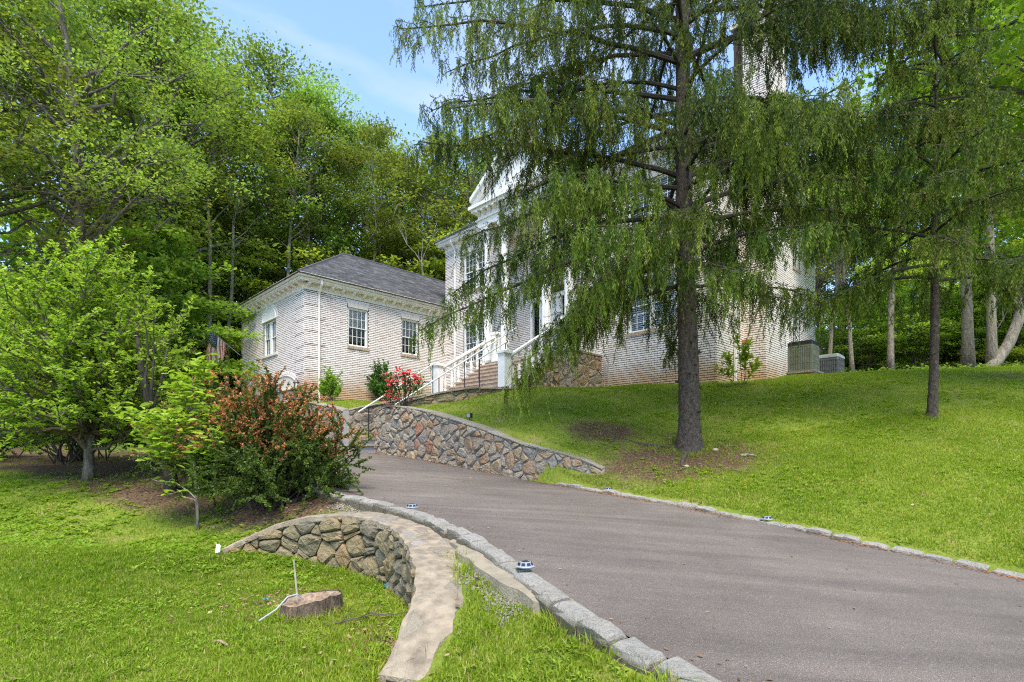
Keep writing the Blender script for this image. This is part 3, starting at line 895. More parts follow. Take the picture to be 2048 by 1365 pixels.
# broad mortared flagstone top
mb = MB()
n = 70; rows = []
wdt = lambda s: float(np.interp(s, [0, L3*.1, L3*.3, L3*.55, L3*.9, L3], [.14, .2, .36, .42, .34, .26]))
for k in range(n+1):
    s = L3*k/n; z = cw_top(s)
    jj = rnd.uniform(-.02, .02); je = rnd.uniform(-.03, .03)
    rows.append([mb.pt(mp3(s, z-.03, .045+jj)), mb.pt(mp3(s, z+.025, .04+jj)), mb.pt(mp3(s, z+.034+rnd.uniform(-.006, .006), .01)), mb.pt(mp3(s, z+.036+rnd.uniform(-.008, .008), -wdt(s)*.5)), mb.pt(mp3(s, z+.03+rnd.uniform(-.006, .006), -wdt(s)+je)), mb.pt(mp3(s, z-.08, -wdt(s)-.03+je))])
for a_, b_ in zip(rows[:-1], rows[1:]):
    for q in range(5): mb.idx([a_[q], b_[q], b_[q+1], a_[q+1]])
mb.idx(rows[0]); mb.idx(rows[-1][::-1])
mb.build("coping", M['tan_mortar'], cw, o, smooth=False)
def mp_top(s, w, d):      # lies on the coping: w across, d upward
    x, y, z = mp3(s, cw_top(s)+.032, .03-w); return (x, y, z+d)
for c in rubble_cells(L3, lambda s: .0, lambda s: wdt(s)+.02, .21, rnd, 1.5):
    if rnd.random() < .38: continue
    stone_piece(c, mp_top, .035, .006, rnd, "coping_stone", M['flagstone'], cw, o, depth=.015, rough=.5)

# concrete strip between the curved wall and the kerb
mb = MB(); prev = None
for k, (x, y) in enumerate(resample([(-.72, 5.45), (-.38, 4.86), (-.14, 4.42), (.06, 4.02), (.24, 3.7), (.42, 3.38)], 24)):
    d, _ = sd_poly(LEFT, np.array([x]), np.array([y]))
    w_ = [.03, .12, .20, .22, .20, .17, .05][min(6, k*7//24)] + rnd.uniform(-.012, .012)
    z = float(H_high(x, y))
    q = [mb.pt((x+.06, y+.05, z+.05)), mb.pt((x-w_*.75, y-w_*.55, z+.012)), mb.pt((x-w_*.8, y-w_*.6, z-.1))]
    if prev: mb.idx([prev[0], q[0], q[1], prev[1]]); mb.idx([prev[1], q[1], q[2], prev[2]])
    prev = q
mb.build("concrete_strip", M['concrete'], kind='structure')
# ---------------------------------------------------------------- house
# house frame: a to the right along the front, b to the back, z up
HA, HB, HZ = -12.75, 14.74, 1.90
S2 = math.sqrt(0.5)
def hw(a, b, z): return ((a+b)*S2, (b-a)*S2, z)
house = empty("brick_house", hw(HA, HB, HZ), R(-45))
tag(house, "whitewashed brick house with pillared front and lower garage wing under a grey roof", "house")
HO = (HA, HB, HZ)
def FRONT(B):
    return lambda s, z, d: (s, B-d, z)
def SIDE(A):
    return lambda s, z, d: (A+d, s, z)
def REAR(B):
    return lambda s, z, d: (s, B+d, z)

def wall_sheet(mp, s0, s1, z0, z1, openings, name='wall', depth=.12):
    mb = MB()
    ss = sorted(set([s0, s1] + [v for o_ in openings for v in o_[:2]])); zs = sorted(set([z0, z1] + [v for o_ in openings for v in o_[2:4]]))
    for x0, x1 in zip(ss[:-1], ss[1:]):
        for y0, y1 in zip(zs[:-1], zs[1:]):
            cx, cy_ = (x0+x1)/2, (y0+y1)/2
            if any(o_[0] < cx < o_[1] and o_[2] < cy_ < o_[3] for o_ in openings): continue
            mb.face([mp(x0, y0, 0), mp(x1, y0, 0), mp(x1, y1, 0), mp(x0, y1, 0)])
    for (x0, x1, y0, y1) in [o_[:4] for o_ in openings]:
        for p, q in (((x0, y0), (x1, y0)), ((x1, y0), (x1, y1)), ((x1, y1), (x0, y1)), ((x0, y1), (x0, y0))):
            mb.face([mp(*p, 0), mp(*q, 0), mp(*q, -depth), mp(*p, -depth)])
    return mb.build(name, M['mortar_brick'], house, HO)

BL, BC = 0.20, 0.0692
brick_cand = []         # (size, wall object, kind, s, z)
def bricks(wall, mp, kind, ref, s0, s1, z0, z1, openings, phase=0.0, quoin=(False, False)):
    """courses of bricks as boxes standing proud of the mortar; whole near ones are kept for single objects"""
    boxes = []
    k = 0; z = z0
    while z + BC*.5 < z1:
        off = (BL/2 if k % 2 else 0) + phase
        s = s0 - (off % BL)
        zc = z + BC/2
        cuts = sorted([(o_[0], o_[1]) for o_ in openings if o_[2]-.02 < zc < o_[3]+.02])
        while s < s1:
            a_, b_ = max(s+.006, s0), min(s+BL-.006, s1)
            segs = [(a_, b_)]
            for c0, c1 in cuts:
                nx_ = []
                for u, v in segs:
                    if v <= c0 or u >= c1: nx_.append((u, v))
                    else:
                        if u < c0-.025: nx_.append((u, c0-.004))
                        if v > c1+.025: nx_.append((c1+.004, v))
                segs = nx_
            for u, v in segs:
                if v-u < .02: continue
                edge = (quoin[0] and u < s0+.62) or (quoin[1] and v > s1-.62)
                if edge and k % 7 == 0: hh = BC-.040
                else: hh = BC-.0195
                d1 = random.uniform(.007, .013) + (.014 if edge else 0)
                boxes.append((u, v, z+(BC-hh)/2+random.uniform(-.0015, .0015), hh, d1, (v-u) > .18 and not edge))
            s += BL
        z += BC; k += 1
    wall_boxes.append((wall, mp, kind, ref, boxes))
wall_boxes = []
def flush_bricks(n_single=300):
    proto = MB(); proto.box(-.094, .094, -.010, .012, -.027, .027)
    pm = proto.mesh("brick"); pm.materials.append(M['brick'])
    cand = []
    for wi, (wall, mp, kind, ref, boxes) in enumerate(wall_boxes):
        for bi, (u, v, z, hh, d1, whole) in enumerate(boxes):
            if not whole or z > 4.35: continue
            a_, b_, z_ = mp((u+v)/2, z, 0)
            X, Y, _ = hw(a_, b_, z_)
            if Y < 5: continue
            px = 1024+FPX*X/Y
            x2 = hw(*mp(v, z, 0)); x1 = hw(*mp(u, z, 0))
            wpx = abs(FPX*x2[0]/x2[1]-FPX*x1[0]/x1[1])
            if 1345 < px < 1400 or px < 1205 or px > 1640: continue
            cand.append((wpx*FPX*hh/Y, wi, bi))
    cand.sort(reverse=True)
    single = set((wi, bi) for _, wi, bi in cand[:n_single])
    for wi, (wall, mp, kind, ref, boxes) in enumerate(wall_boxes):
        V, F, T = [], [], []
        for bi, (u, v, z, hh, d1, whole) in enumerate(boxes):
            if (wi, bi) in single:
                c = mp((u+v)/2, z+hh/2, 0)
                o_ = bpy.data.objects.new("brick", pm); COL.objects.link(o_); o_.parent = wall
                o_.location = (c[0]-HA, c[1]-HB, c[2]-HZ)
                o_.rotation_euler = (0, 0, 0 if kind == 'F' else R(90))
                o_.scale = ((v-u)/.188, 1, hh/.054)
                continue
            n0 = len(V); t = random.random()
            for (s_, z_, d_) in ((u, z, -.005), (v, z, -.005), (v, z+hh, -.005), (u, z+hh, -.005), (u, z, d1), (v, z, d1), (v, z+hh, d1), (u, z+hh, d1)):
                V.append(mp(s_, z_, d_)); T.append(t)
            for q in ((4, 5, 6, 7), (0, 1, 5, 4), (1, 2, 6, 5), (2, 3, 7, 6), (3, 0, 4, 7)):
                F.append([n0+i for i in q])
        if F:
            V = np.array(V) - np.array(HO)
            link("brick", np_mesh("brick", V, F, T), M['brick'], wall, kind='stuff')

def window(mp, s0, s1, z0, z1, cols, rows, style='white', double=False, lintel=True, sill=True, nm='window'):
    """sash window set back in its opening; returns the window part"""
    mb = MB(mp); fw = .05
    mb.box(s0, s1, z0, z0+fw, -.09, -.03); mb.box(s0, s1, z1-fw, z1, -.09, -.03)
    mb.box(s0, s0+fw, z0+fw, z1-fw, -.09, -.03); mb.box(s1-fw, s1, z0+fw, z1-fw, -.09, -.03)
    bays = [(s0+fw, s1-fw)]
    if double:
        c = (s0+s1)/2; mb.box(c-.06, c+.06, z0+fw, z1-fw, -.09, -.025); bays = [(s0+fw, c-.06), (c+.06, s1-fw)]
    w_ = mb.build(nm, M['white'], house, HO)
    zm = (z0+z1)/2
    for (u, v) in bays:
        for (y0, y1, dd, low) in ((zm-.02, z1-fw, -.075, False), (z0+fw, zm+.02, -.10, True)):
            sb = MB(mp); t = .032
            sb.box(u, v, y0, y0+t, dd-.02, dd+.012); sb.box(u, v, y1-t, y1, dd-.02, dd+.012)
            sb.box(u, u+t, y0+t, y1-t, dd-.02, dd+.012); sb.box(v-t, v, y0+t, y1-t, dd-.02, dd+.012)
            for i in range(1, cols):
                x = u+(v-u)*i/cols; sb.box(x-.009, x+.009, y0+t, y1-t, dd-.008, dd+.008)
            for j in range(1, rows):
                y = y0+(y1-y0)*j/rows; sb.box(u+t, v-t, y-.009, y+.009, dd-.0055, dd+.0055)
            sb.build("sash", M['white'], w_, HO)
            pb = MB(mp)
            pb.face([(u, y0, dd-.012), (v, y0, dd-.012), (v, y1, dd-.012), (u, y1, dd-.012)])
            pb.build("pane", M['glass'], w_, HO)
            if style == 'white' and low:
                pb = MB(mp); pb.face([(u+.005, y0, dd-.016), (v-.005, y0, dd-.016), (v-.005, y1, dd-.016), (u+.005, y1, dd-.016)])
                pb.build("insect_screen", M['screen_t'], w_, HO)
        bb = MB(mp)
        if style == 'white':
            n = 24; y = z0+.2 if cols == 4 else z0+.06
            for k in range(n):
                ya = y+(z1-.06-y)*k/n; yb = y+(z1-.06-y)*(k+1)/n
                bb.face([(u, ya, -.124), (v, ya, -.124), (v, yb-.003, -.130), (u, yb-.003, -.130)])
            bb.build("blind", M['blind'], w_, HO)
        elif style == 'slats':
            n = int((z1-z0)/.062)
            for k in range(n):
                ya = z0+.06+k*.062
                bb.box(u, v, ya, ya+.022, -.140, -.122)
            bb.build("blind", M['blind'], w_, HO)
        else:
            bb.face([(u, z0, -.16), (u+(v-u)*.3, z0, -.16), (u+(v-u)*.3, z1, -.16), (u, z1, -.16)])
            bb.face([(v-(v-u)*.3, z0, -.16), (v, z0, -.16), (v, z1, -.16), (v-(v-u)*.3, z1, -.16)])
            bb.build("curtain", M['blind'], w_, HO)
    rb = MB(mp); rb.box(s0-.05, s1+.05, z0-.05, z1+.05, -.34, -.32)
    rb.box(s0-.05, s1+.05, z0-.06, z0-.05, -.34, -.12); rb.box(s0-.05, s1+.05, z1+.05, z1+.06, -.34, -.12)
    rb.build("dark_room", M['room'], w_, HO)
    if sill:
        n = max(6, int((s1-s0+.1)/.075)); w0 = s0-.05; dw = (s1-s0+.1)/n
        mb_ = MB(mp); mb_.box(s0-.05, s1+.05, z0-.085, z0, -.1, .012); mb_.build("window_sill", M['mortar_brick'], w_, HO)
        sm = None
        for k in range(n):
            kb = MB(mp); kb.box(w0+k*dw+.007, w0+(k+1)*dw-.007, z0-.10, z0+.008, -.03, .045+random.uniform(-.004, .004))
            kb.piece("sill_brick", M['sill_brick'], w_, HO)
    if lintel:
        c = (s0+s1)/2; h = .25
        for (l0, l1, t0, t1) in ((s0, c-.004, s0-.06, c-.012), (c+.004, s1, c-.004, s1+.06)):
            lb = MB(mp); lo = [lb.pt((l0, z1, -.04)), lb.pt((l1, z1, -.04)), lb.pt((t1, z1+h, -.04)), lb.pt((t0, z1+h, -.04))]
            hi = [lb.pt((l0, z1, .022)), lb.pt((l1, z1, .022)), lb.pt((t1, z1+h, .022)), lb.pt((t0, z1+h, .022))]
            lb.idx(hi); lb.idx(lo[::-1])
            for k in range(4): lb.idx([lo[k], lo[(k+1) % 4], hi[(k+1) % 4], hi[k]])
            lb.piece("lintel", M['lintel'], w_, HO)
    return w_

def screenmat():
    m, nt, b = new_mat('screen_mesh')
    b.inputs['Base Color'].default_value = (0.06, 0.06, 0.065, 1); b.inputs['Roughness'].default_value = .8
    tr = nt.nodes.new('ShaderNodeBsdfTransparent'); ms = nt.nodes.new('ShaderNodeMixShader'); ms.inputs['Fac'].default_value = .45
    nt.links.new(b.outputs['BSDF'], ms.inputs[1]); nt.links.new(tr.outputs['BSDF'], ms.inputs[2])
    nt.links.new(ms.outputs['Shader'], nt.nodes['Material Output'].inputs['Surface'])
    return m
M['screen_t'] = screenmat()

# --- plan and heights
WA0, WA1, WB = -25.37, -18.90, 8.25            # wing: left, right, front
MA0, MA1, MB0, MB1 = -18.94, -6.54, 14.74, 24.0
WZ, MZ = 5.91, 8.92                             # top of the brick
# wing front (garage end)
op_front = [(-22.80, -21.46, 3.90, 5.30), (-21.85, -19.45, 0.0, 2.35), (-24.85, -22.45, 0.0, 2.35)]
wf = wall_sheet(FRONT(WB), WA0, WA1, -.2, WZ, op_front, depth=.16)
bricks(wf, FRONT(WB), 'F', 0, WA0, WA1, -.10, WZ, op_front, 0, (True, True))
# wing long wall
op_wside = [(9.97, 10.82, 4.07, 5.57), (12.38, 13.23, 4.07, 5.57)]
ws = wall_sheet(SIDE(WA1), WB, MB0+.02, 1.4, WZ, op_wside, depth=.16)
bricks(ws, SIDE(WA1), 'S', 0, WB, MB0, 1.45, WZ, [(o_[0]-.0, o_[1]+.0, o_[2], o_[3]+.0) for o_ in op_wside] + [(o_[0]-.04, o_[1]+.04, o_[3], o_[3]+.25) for o_ in op_wside], .1, (True, False))
# wing rear and left, plain
for nm_, mp_, s0, s1 in (("rear", REAR(MB0+4), WA0, WA1), ("left", lambda s, z, d: (WA0-d, s, z), WB, MB0+4)):
    wall_sheet(mp_, s0, s1, -.2, WZ, [])
# main front
wz0, wz1, uz0, uz1 = 3.78, 5.48, 6.85, 8.50
op_main = [(-9.46, -7.80, wz0, wz1), (-17.70, -16.04, wz0, wz1), (-9.46, -7.80, uz0, uz1), (-17.70, -16.04, uz0, uz1), (-13.75, -11.75, 3.23, 5.75), (-13.35, -12.15, uz0, uz1)]
mf = wall_sheet(FRONT(MB0), MA0, MA1, 1.2, MZ, op_main, depth=.16)
extra = [(o_[0]-.04, o_[1]+.04, o_[3], o_[3]+.25) for o_ in op_main]
bricks(mf, FRONT(MB0), 'F', 0, MA0, MA1, 1.36, MZ, op_main+extra, .05, (True, False))
# main right side
op_side = [(21.25, 22.05, 3.85, 5.55), (21.25, 22.05, uz0, uz1)]
msd = wall_sheet(SIDE(MA1), MB0, MB1, 1.2, MZ, op_side, depth=.16)
bricks(msd, SIDE(MA1), 'S', 0, MB0, MB1, 1.36, MZ, op_side+[(16.68, 18.48, 0, 20)]+[(o_[0]-.04, o_[1]+.04, o_[3], o_[3]+.25) for o_ in op_side], .0, (False, False))
wall_sheet(REAR(MB1), MA0, MA1, 1.2, MZ, [])
wl_ = wall_sheet(lambda s, z, d: (MA0-d, s, z), MB0, MB1, 1.2, MZ, [])
bricks(wl_, lambda s, z, d: (MA0-d, s, z), 'S', 0, MB0, MB0+6, 5.8, MZ, [], .1)
# chimney on the right side wall
CA1 = MA1+.66
chim = MB(); chim.box(MA1-.3, CA1, 16.68, 18.48, 1.3, 13.2)
chim_o = chim.build("chimney", M['mortar_brick'], house, HO)
bricks(chim_o, FRONT(16.68), 'F', 0, MA1-.02, CA1, 1.62, 13.2, [], .0)
bricks(chim_o, SIDE(CA1), 'S', 0, 16.68, 18.48, 1.62, 13.2, [], .1)
bricks(chim_o, REAR(18.48), 'F', 0, MA1, CA1, 1.62, 13.2, [], .1)
cb = MB(); cb.box(MA1-.38, CA1+.07, 16.60, 18.56, 13.2, 13.36); cb.build("chimney_cap", M['lintel'], chim_o, HO)
flush_bricks(300)

for (u, v, y0, y1) in op_wside: window(SIDE(WA1), u, v, y0, y1, 4, 2, 'white')
aw = window(FRONT(WB), -22.80, -21.46, 3.90, 5.30, 3, 1, 'curtain', double=True, lintel=False, sill=False)
# half round panel over the arched window
def lunette(mp, c, r, rz, z0, parent, ring=True, mat='white'):
    mb = MB(mp); n = 18
    pts = [(c+r*math.cos(math.pi*k/n), z0+rz*math.sin(math.pi*k/n)) for k in range(n+1)]
    lo = [mb.pt((x, y, .0)) for x, y in pts]; hi = [mb.pt((x, y, .028)) for x, y in pts]
    mb.idx(hi); 
    for k in range(n): mb.idx([lo[k], lo[k+1], hi[k+1], hi[k]])
    mb.idx([lo[-1], lo[0], hi[0], hi[-1]])
    mb.build("arch_panel", M[mat], parent, HO)
    tb = MB(mp)
    tb.tube([(x, y, .03) for x, y in pts], .032, 5); tb.tube([(c-r, z0, .03), (c+r, z0, .03)], .035, 5)
    tb.build("arch_trim", M[mat], parent, HO)
    if ring:
        m_ = 22
        for k in range(m_):
            a0, a1 = math.pi*(k+.06)/m_, math.pi*(k+.94)/m_
            kb = MB(mp); R0, R1 = 1.04, 1.0
            p = [(c+(r+.05)*math.cos(a0), z0+(rz+.05)*math.sin(a0)), (c+(r+.16)*math.cos(a0), z0+(rz+.15)*math.sin(a0)), (c+(r+.16)*math.cos(a1), z0+(rz+.15)*math.sin(a1)), (c+(r+.05)*math.cos(a1), z0+(rz+.05)*math.sin(a1))]
            lo = [kb.pt((x, y, .0)) for x, y in p]; hi = [kb.pt((x, y, .03)) for x, y in p]
            kb.idx(hi)
            for q in range(4): kb.idx([lo[q], lo[(q+1) % 4], hi[(q+1) % 4], hi[q]])
            kb.piece("arch_brick", M['brick'], parent, HO)
lunette(FRONT(WB), -22.13, .69, .52, 5.30, aw)
sb = MB(FRONT(WB)); sb.box(-22.98, -21.30, 3.82, 3.90, -.1, .06); sb.build("window_sill", M['lintel'], aw, HO)
for (u, v) in ((-21.85, -19.45), (-24.85, -22.45)):
    mb = MB(FRONT(WB)); mb.box(u, v, 0.0, 2.35, -.16, -.12); gd = mb.build("garage_door", M['white'], house, HO)
    for i in range(4):
        for j in range(4):
            pb = MB(FRONT(WB)); x0 = u+.08+i*.58; y0 = .08+j*.56; pb.box(x0, x0+.5, y0, y0+.48, -.118, -.10); pb.piece("door_panel", M['white'], gd, HO)
    lunette(FRONT(WB), (u+v)/2, 1.22, .55, 2.35, gd, mat='lintel')
for (u, y0, y1, dbl) in ((-9.46, wz0, wz1, 1), (-17.70, wz0, wz1, 1), (-9.46, uz0, uz1, 1), (-17.70, uz0, uz1, 1)):
    window(FRONT(MB0), u, u+1.66, y0, y1, 3, 3, 'slats', double=True)
window(FRONT(MB0), -13.35, -12.15, uz0, uz1, 3, 3, 'curtain', double=True)
for (u, v, y0, y1) in op_side: window(SIDE(MA1), u, v, y0, y1, 3, 2, 'white')
# front door with side lights
fm = FRONT(MB0)
mb = MB(fm); mb.box(-13.75, -11.75, 5.60, 5.75, -.12, .05); mb.box(-13.75, -13.62, 3.23, 5.6, -.12, .03); mb.box(-11.88, -11.75, 3.23, 5.6, -.12, .03); mb.box(-13.28, -13.2, 3.23, 5.6, -.12, .02); mb.box(-12.3, -12.22, 3.23, 5.6, -.12, .02)
dr_ = mb.build("front_door", M['white'], house, HO)
mb = MB(fm); mb.box(-13.2, -12.3, 3.25, 5.6, -.11, -.07); mb.build("door_leaf", M['white'], dr_, HO)
for i in range(2):
    for (y0, y1) in ((3.4, 4.2), (4.35, 5.4)):
        mb = MB(fm); mb.box(-13.12+i*.41, -12.79+i*.41, y0, y1, -.07, -.055); mb.piece("door_panel", M['white'], dr_, HO)
for (u, v) in ((-13.62, -13.28), (-12.22, -11.88)):
    mb = MB(fm); mb.face([(u, 3.23, -.08), (v, 3.23, -.08), (v, 5.6, -.08), (u, 5.6, -.08)]); mb.build("pane", M['glass'], dr_, HO)
    mb = MB(fm); mb.face([(u, 3.23, -.2), (v, 3.23, -.2), (v, 5.6, -.2), (u, 5.6, -.2)]); mb.build("dark_room", M['room'], dr_, HO)
mb = MB(fm); mb.tube([(-12.38, 4.2, -.06), (-12.38, 4.2, .0), (-12.38, 4.26, .0)], .02, 6); mb.build("handle", M['dark_metal'], dr_, HO)

# --- cornices: frieze, brackets, moulding, gutter
BRK = None
def bracket_mesh():
    mb = MB()   # s across, z down from 0, d outward; front wall orientation (x=s, y=-d)
    prof = [(0, 0), (.20, 0), (.20, -.05), (.15, -.08), (.06, -.13), (0, -.17)]
    lo = [mb.pt((-.045, -d, z)) for d, z in prof]; hi = [mb.pt((.045, -d, z)) for d, z in prof]
    mb.idx(lo); mb.idx(hi[::-1])
    for k in range(6): mb.idx([lo[k], hi[k], hi[(k+1) % 6], lo[(k+1) % 6]])
    me_ = mb.mesh("bracket"); me_.materials.append(M['cream']); return me_
BRK = bracket_mesh()
def cornice(mp, s0, s1, z0, kind, over0, over1, mat='cream', skip=None):
    """z0 top of brick; soffit overhang .33"""
    mb = MB(mp)
    mb.box(s0-(.033 if kind == 'F' else -.052)*(over0 > 0), s1+(.033 if kind == 'F' else -.052)*(over1 > 0), z0-.02, z0+.22, -.05, .035)
    c_ = mb.build("cornice", M[mat], house, HO)
    xk = 1 if kind == 'F' else 0; ob = MB(mp); ob.box(s0-(over0-.1)*xk*(over0 > 0), s1+(over1-.1)*xk*(over1 > 0), z0+.22, z0+.26, -.05, .25); ob.build("soffit", M[mat], c_, HO)
    ob = MB(mp); e0, e1 = s0-over0, s1+over1
    prof = [(.20, .262), (.27, .262), (.29, .31), (.27, .34), (.20, .34)]
    lo = [ob.pt((e0+(.37-p[0])*(over0 > 0), z0+p[1], p[0])) for p in prof]; hi = [ob.pt((e1-(.37-p[0])*(over1 > 0), z0+p[1], p[0])) for p in prof]
    for k in range(5): ob.idx([lo[k], hi[k], hi[(k+1) % 5], lo[(k+1) % 5]])
    ob.idx(lo[::-1]); ob.idx(hi); ob.build("moulding", M[mat], c_, HO)
    gb = MB(mp)
    prof = [(.25, .344), (.32, .344), (.345, .37), (.345, .41), (.37, .44), (.37, .47), (.355, .47), (.33, .42), (.25, .42)]
    m_ = len(prof)
    lo = [gb.pt((e0+(.37-p[0])*(over0 > 0), z0+p[1], p[0])) for p in prof]; hi = [gb.pt((e1-(.37-p[0])*(over1 > 0), z0+p[1], p[0])) for p in prof]
    for k in range(m_): gb.idx([lo[k], hi[k], hi[(k+1) % m_], lo[(k+1) % m_]])
    gb.idx(lo[::-1]); gb.idx(hi); gb.build("gutter", M[mat if mat == 'cream' else 'white'], c_, HO)
    s = s0+.12
    n = int((s1-s0)/.46); st = (s1-s0-.24)/n
    for k in range(n+1):
        x = s0+.12+k*st
        if skip and skip[0] < x < skip[1]: continue
        p = mp(x, z0+.218, .033)
        o_ = bpy.data.objects.new("bracket", BRK); COL.objects.link(o_); o_.parent = c_
        o_.location = (p[0]-HA, p[1]-HB, p[2]-HZ); o_.rotation_euler = (0, 0, 0 if kind == 'F' else R(90))
    return c_
cornice(FRONT(WB), WA0, WA1, WZ, 'F', .37, .37)
cornice(SIDE(WA1), WB, MB0-.03, WZ, 'S', .37, 0)
cornice(FRONT(MB0), MA0, MA1, MZ-.01, 'F', .37, .37, 'white', skip=(-14.9, -10.6))
cornice(SIDE(MA1), MB0, MB1, MZ-.01, 'S', .37, .37, 'white', skip=(16.6, 18.6))
cornice(lambda s, z, d: (MA0-d, s, z), MB0, MB1, MZ-.01, 'S', .37, .37, 'white')

# --- roofs of shingles
def roof_face(e0, e1, t0, t1, parent, nm="shingle"):
    """eave e0-e1, top t0-t1 (house coords); tabs overlap in courses"""
    e0, e1, t0, t1 = map(Vector, (e0, e1, t0, t1))
    nrm = (e1-e0).cross(((t0+t1)-(e0+e1))*.5).normalized()
    if nrm.z < 0: nrm = -nrm
    slope = ((t0+t1)*.5-(e0+e1)*.5).length
    rows = max(1, int(slope/.145)); V, F, T = [], [], []
    ref = (e1-e0).normalized(); mid = (e0+e1)*.5
    for r_ in range(rows):
        f0, f1 = r_/rows, (r_+1.12)/rows; f1 = min(f1, 1)
        A0, B0 = e0.lerp(t0, f0), e1.lerp(t1, f0); A1, B1 = e0.lerp(t0, f1), e1.lerp(t1, f1)
        a0, b0, a1, b1 = (A0-mid).dot(ref), (B0-mid).dot(ref), (A1-mid).dot(ref), (B1-mid).dot(ref)
        up0 = e0.lerp(t0, f0)-ref*a0; up1 = e0.lerp(t0, f1)-ref*a1
        s = a0-random.uniform(0, .3)
        while s < b0:
            w = random.choice((.17, .25, .3, .33))
            x0, x1 = max(s, a0), min(s+w, b0); s += w
            if x1-x0 < .02: continue
            y0, y1 = min(max(x0, a1), b1), min(max(x1, a1), b1)
            th = random.uniform(.006, .016); n0 = len(V)
            for p in (up0+ref*(x0+.002)+nrm*th, up0+ref*(x1-.002)+nrm*th, up1+ref*y1+nrm*.001, up1+ref*y0+nrm*.001, up0+ref*x0-nrm*.006, up0+ref*x1-nrm*.006):
                V.append(p)
            F.append([n0, n0+1, n0+2, n0+3]); F.append([n0+4, n0+5, n0+1, n0]); t = random.random(); T += [t]*6
    me_ = np_mesh(nm, np.array(V)-np.array(HO), F, T)
    return link(nm, me_, M['shingle_v'], parent, kind='stuff')
def shinglemat():
    m, nt, b = new_mat('shingles'); b.inputs['Roughness'].default_value = .92
    r = ramp(nt, [(0, (.044, .045, .047)), (.4, (.068, .069, .071)), (.75, (.088, .089, .091)), (1, (.125, .124, .122))], attr(nt, 'tint'))
    n = noise(nt, 60, 3)
    c = mixc(nt, 1.0, r.outputs['Color'], ramp(nt, [(.3, (.6, .6, .6)), (.7, (1.25, 1.25, 1.25))], n.outputs['Fac']).outputs['Color'], 'MULTIPLY')
    nt.links.new(c, b.inputs['Base Color']); bump(nt, b, n.outputs['Fac'], .006)
    return m
M['shingle_v'] = shinglemat()
def hip_roof(a0, a1, b0, b1, z, rise_k, hips, nm):
    """hips: which of (front, back) are hipped with ridge along b"""
    o_ = .38; a0 -= o_; a1 += o_; b0 -= o_; b1 += o_
    h = (a1-a0)/2; c = (a0+a1)/2; zr = z+h*rise_k
    rf = b0+h; rb = b1-h if hips[1] else b1
    E = [(a0, b0, z), (a1, b0, z), (a1, b1, z), (a0, b1, z)]; r0 = (c, rf, zr); r1 = (c, rb, zr)
    mb = MB()
    for f in ((E[0], E[1], r0), (E[1], E[2], r1, r0), (E[2], E[3], r1), (E[3], E[0], r0, r1)): mb.face([(x, y, w_-.02) for x, y, w_ in f])
    mb.face([(x, y, z-.03) for x, y, _ in E])
    root_ = mb.build("roof", M['shingle'], house, HO)
    roof_face(E[0], E[1], r0, r0, root_); roof_face(E[1], E[2], r0, r1, root_); roof_face(E[3], E[0], r1, r0, root_)
    cap = MB()
    for p, q in ((E[0], r0), (E[1], r0), (r0, r1)):
        cap.tube([(p[0], p[1], p[2]+.015), (q[0], q[1], q[2]+.015)], .045, 5)
    cap.build("ridge_cap", M['shingle'], root_, HO)
    return root_
hip_roof(WA0, WA1, WB, MB0+4, WZ+.44, .69, (1, 0), "wing")
# main roof: ridge along a
def main_roof():
    o_ = .38; a0, a1, b0, b1, z = MA0-o_, MA1+o_, MB0-o_, MB1+o_, MZ+.44
    h = (b1-b0)/2; zr = z+h*.69; c = (b0+b1)/2
    E = [(a0, b0, z), (a1, b0, z), (a1, b1, z), (a0, b1, z)]; r0, r1 = (a0+h, c, zr), (a1-h, c, zr)
    mb = MB()
    for f in ((E[0], E[1], r1, r0), (E[1], E[2], r1), (E[2], E[3], r0, r1), (E[3], E[0], r0)): mb.face([(x, y, w_-.02) for x, y, w_ in f])
    mb.face([(x, y, z-.03) for x, y, _ in E])
    root_ = mb.build("roof", M['shingle'], house, HO)
    roof_face(E[0], E[1], r0, r1, root_); roof_face(E[1], E[2], r1, r1, root_); roof_face(E[3], E[0], r0, r0, root_)
    cap = MB()
    for p, q in ((E[0], r0), (E[1], r1), (r0, r1)): cap.tube([(p[0], p[1], p[2]+.015), (q[0], q[1], q[2]+.015)], .045, 5)
    cap.build("ridge_cap", M['shingle'], root_, HO)
main_roof()

# --- portico: porch base, columns, pediment
PA0, PA1, PB = -15.0, -10.48, 13.07
PZ = 3.23
pb = MB(); pb.box(PA0, PA1, PB, MB0+.02, 1.2, PZ-.06); porch = pb.build("porch", M['mortar'], house, HO)
rnd = random.Random(5)
for (mp_, s0, s1) in ((SIDE(PA1), PB, MB0-.01), (FRONT(PB), PA0, PA1)):
    L_ = s1-s0
    mpl = (lambda mp__, s0_: (lambda s, z, d: mp__(s+s0_, z, d)))(mp_, s0)
    for c in rubble_cells(L_, lambda s: 1.55, lambda s: PZ-.07, .27, rnd, 1.2):
        stone_piece(c, mpl, .011, .026, rnd, "stone", M['porch_stone'], porch, HO)
sl = MB(); sl.box(PA0-.04, PA1+.04, PB-.04, MB0-.015, PZ-.06, PZ); sl.build("porch_slab", M['flagstone'], porch, HO)
sl = MB(); sl.box(PA1-.26, PA1-.02, PB+.02, MB0-.03, PZ, PZ+.09); sl.build("plinth", M['white'], porch, HO)
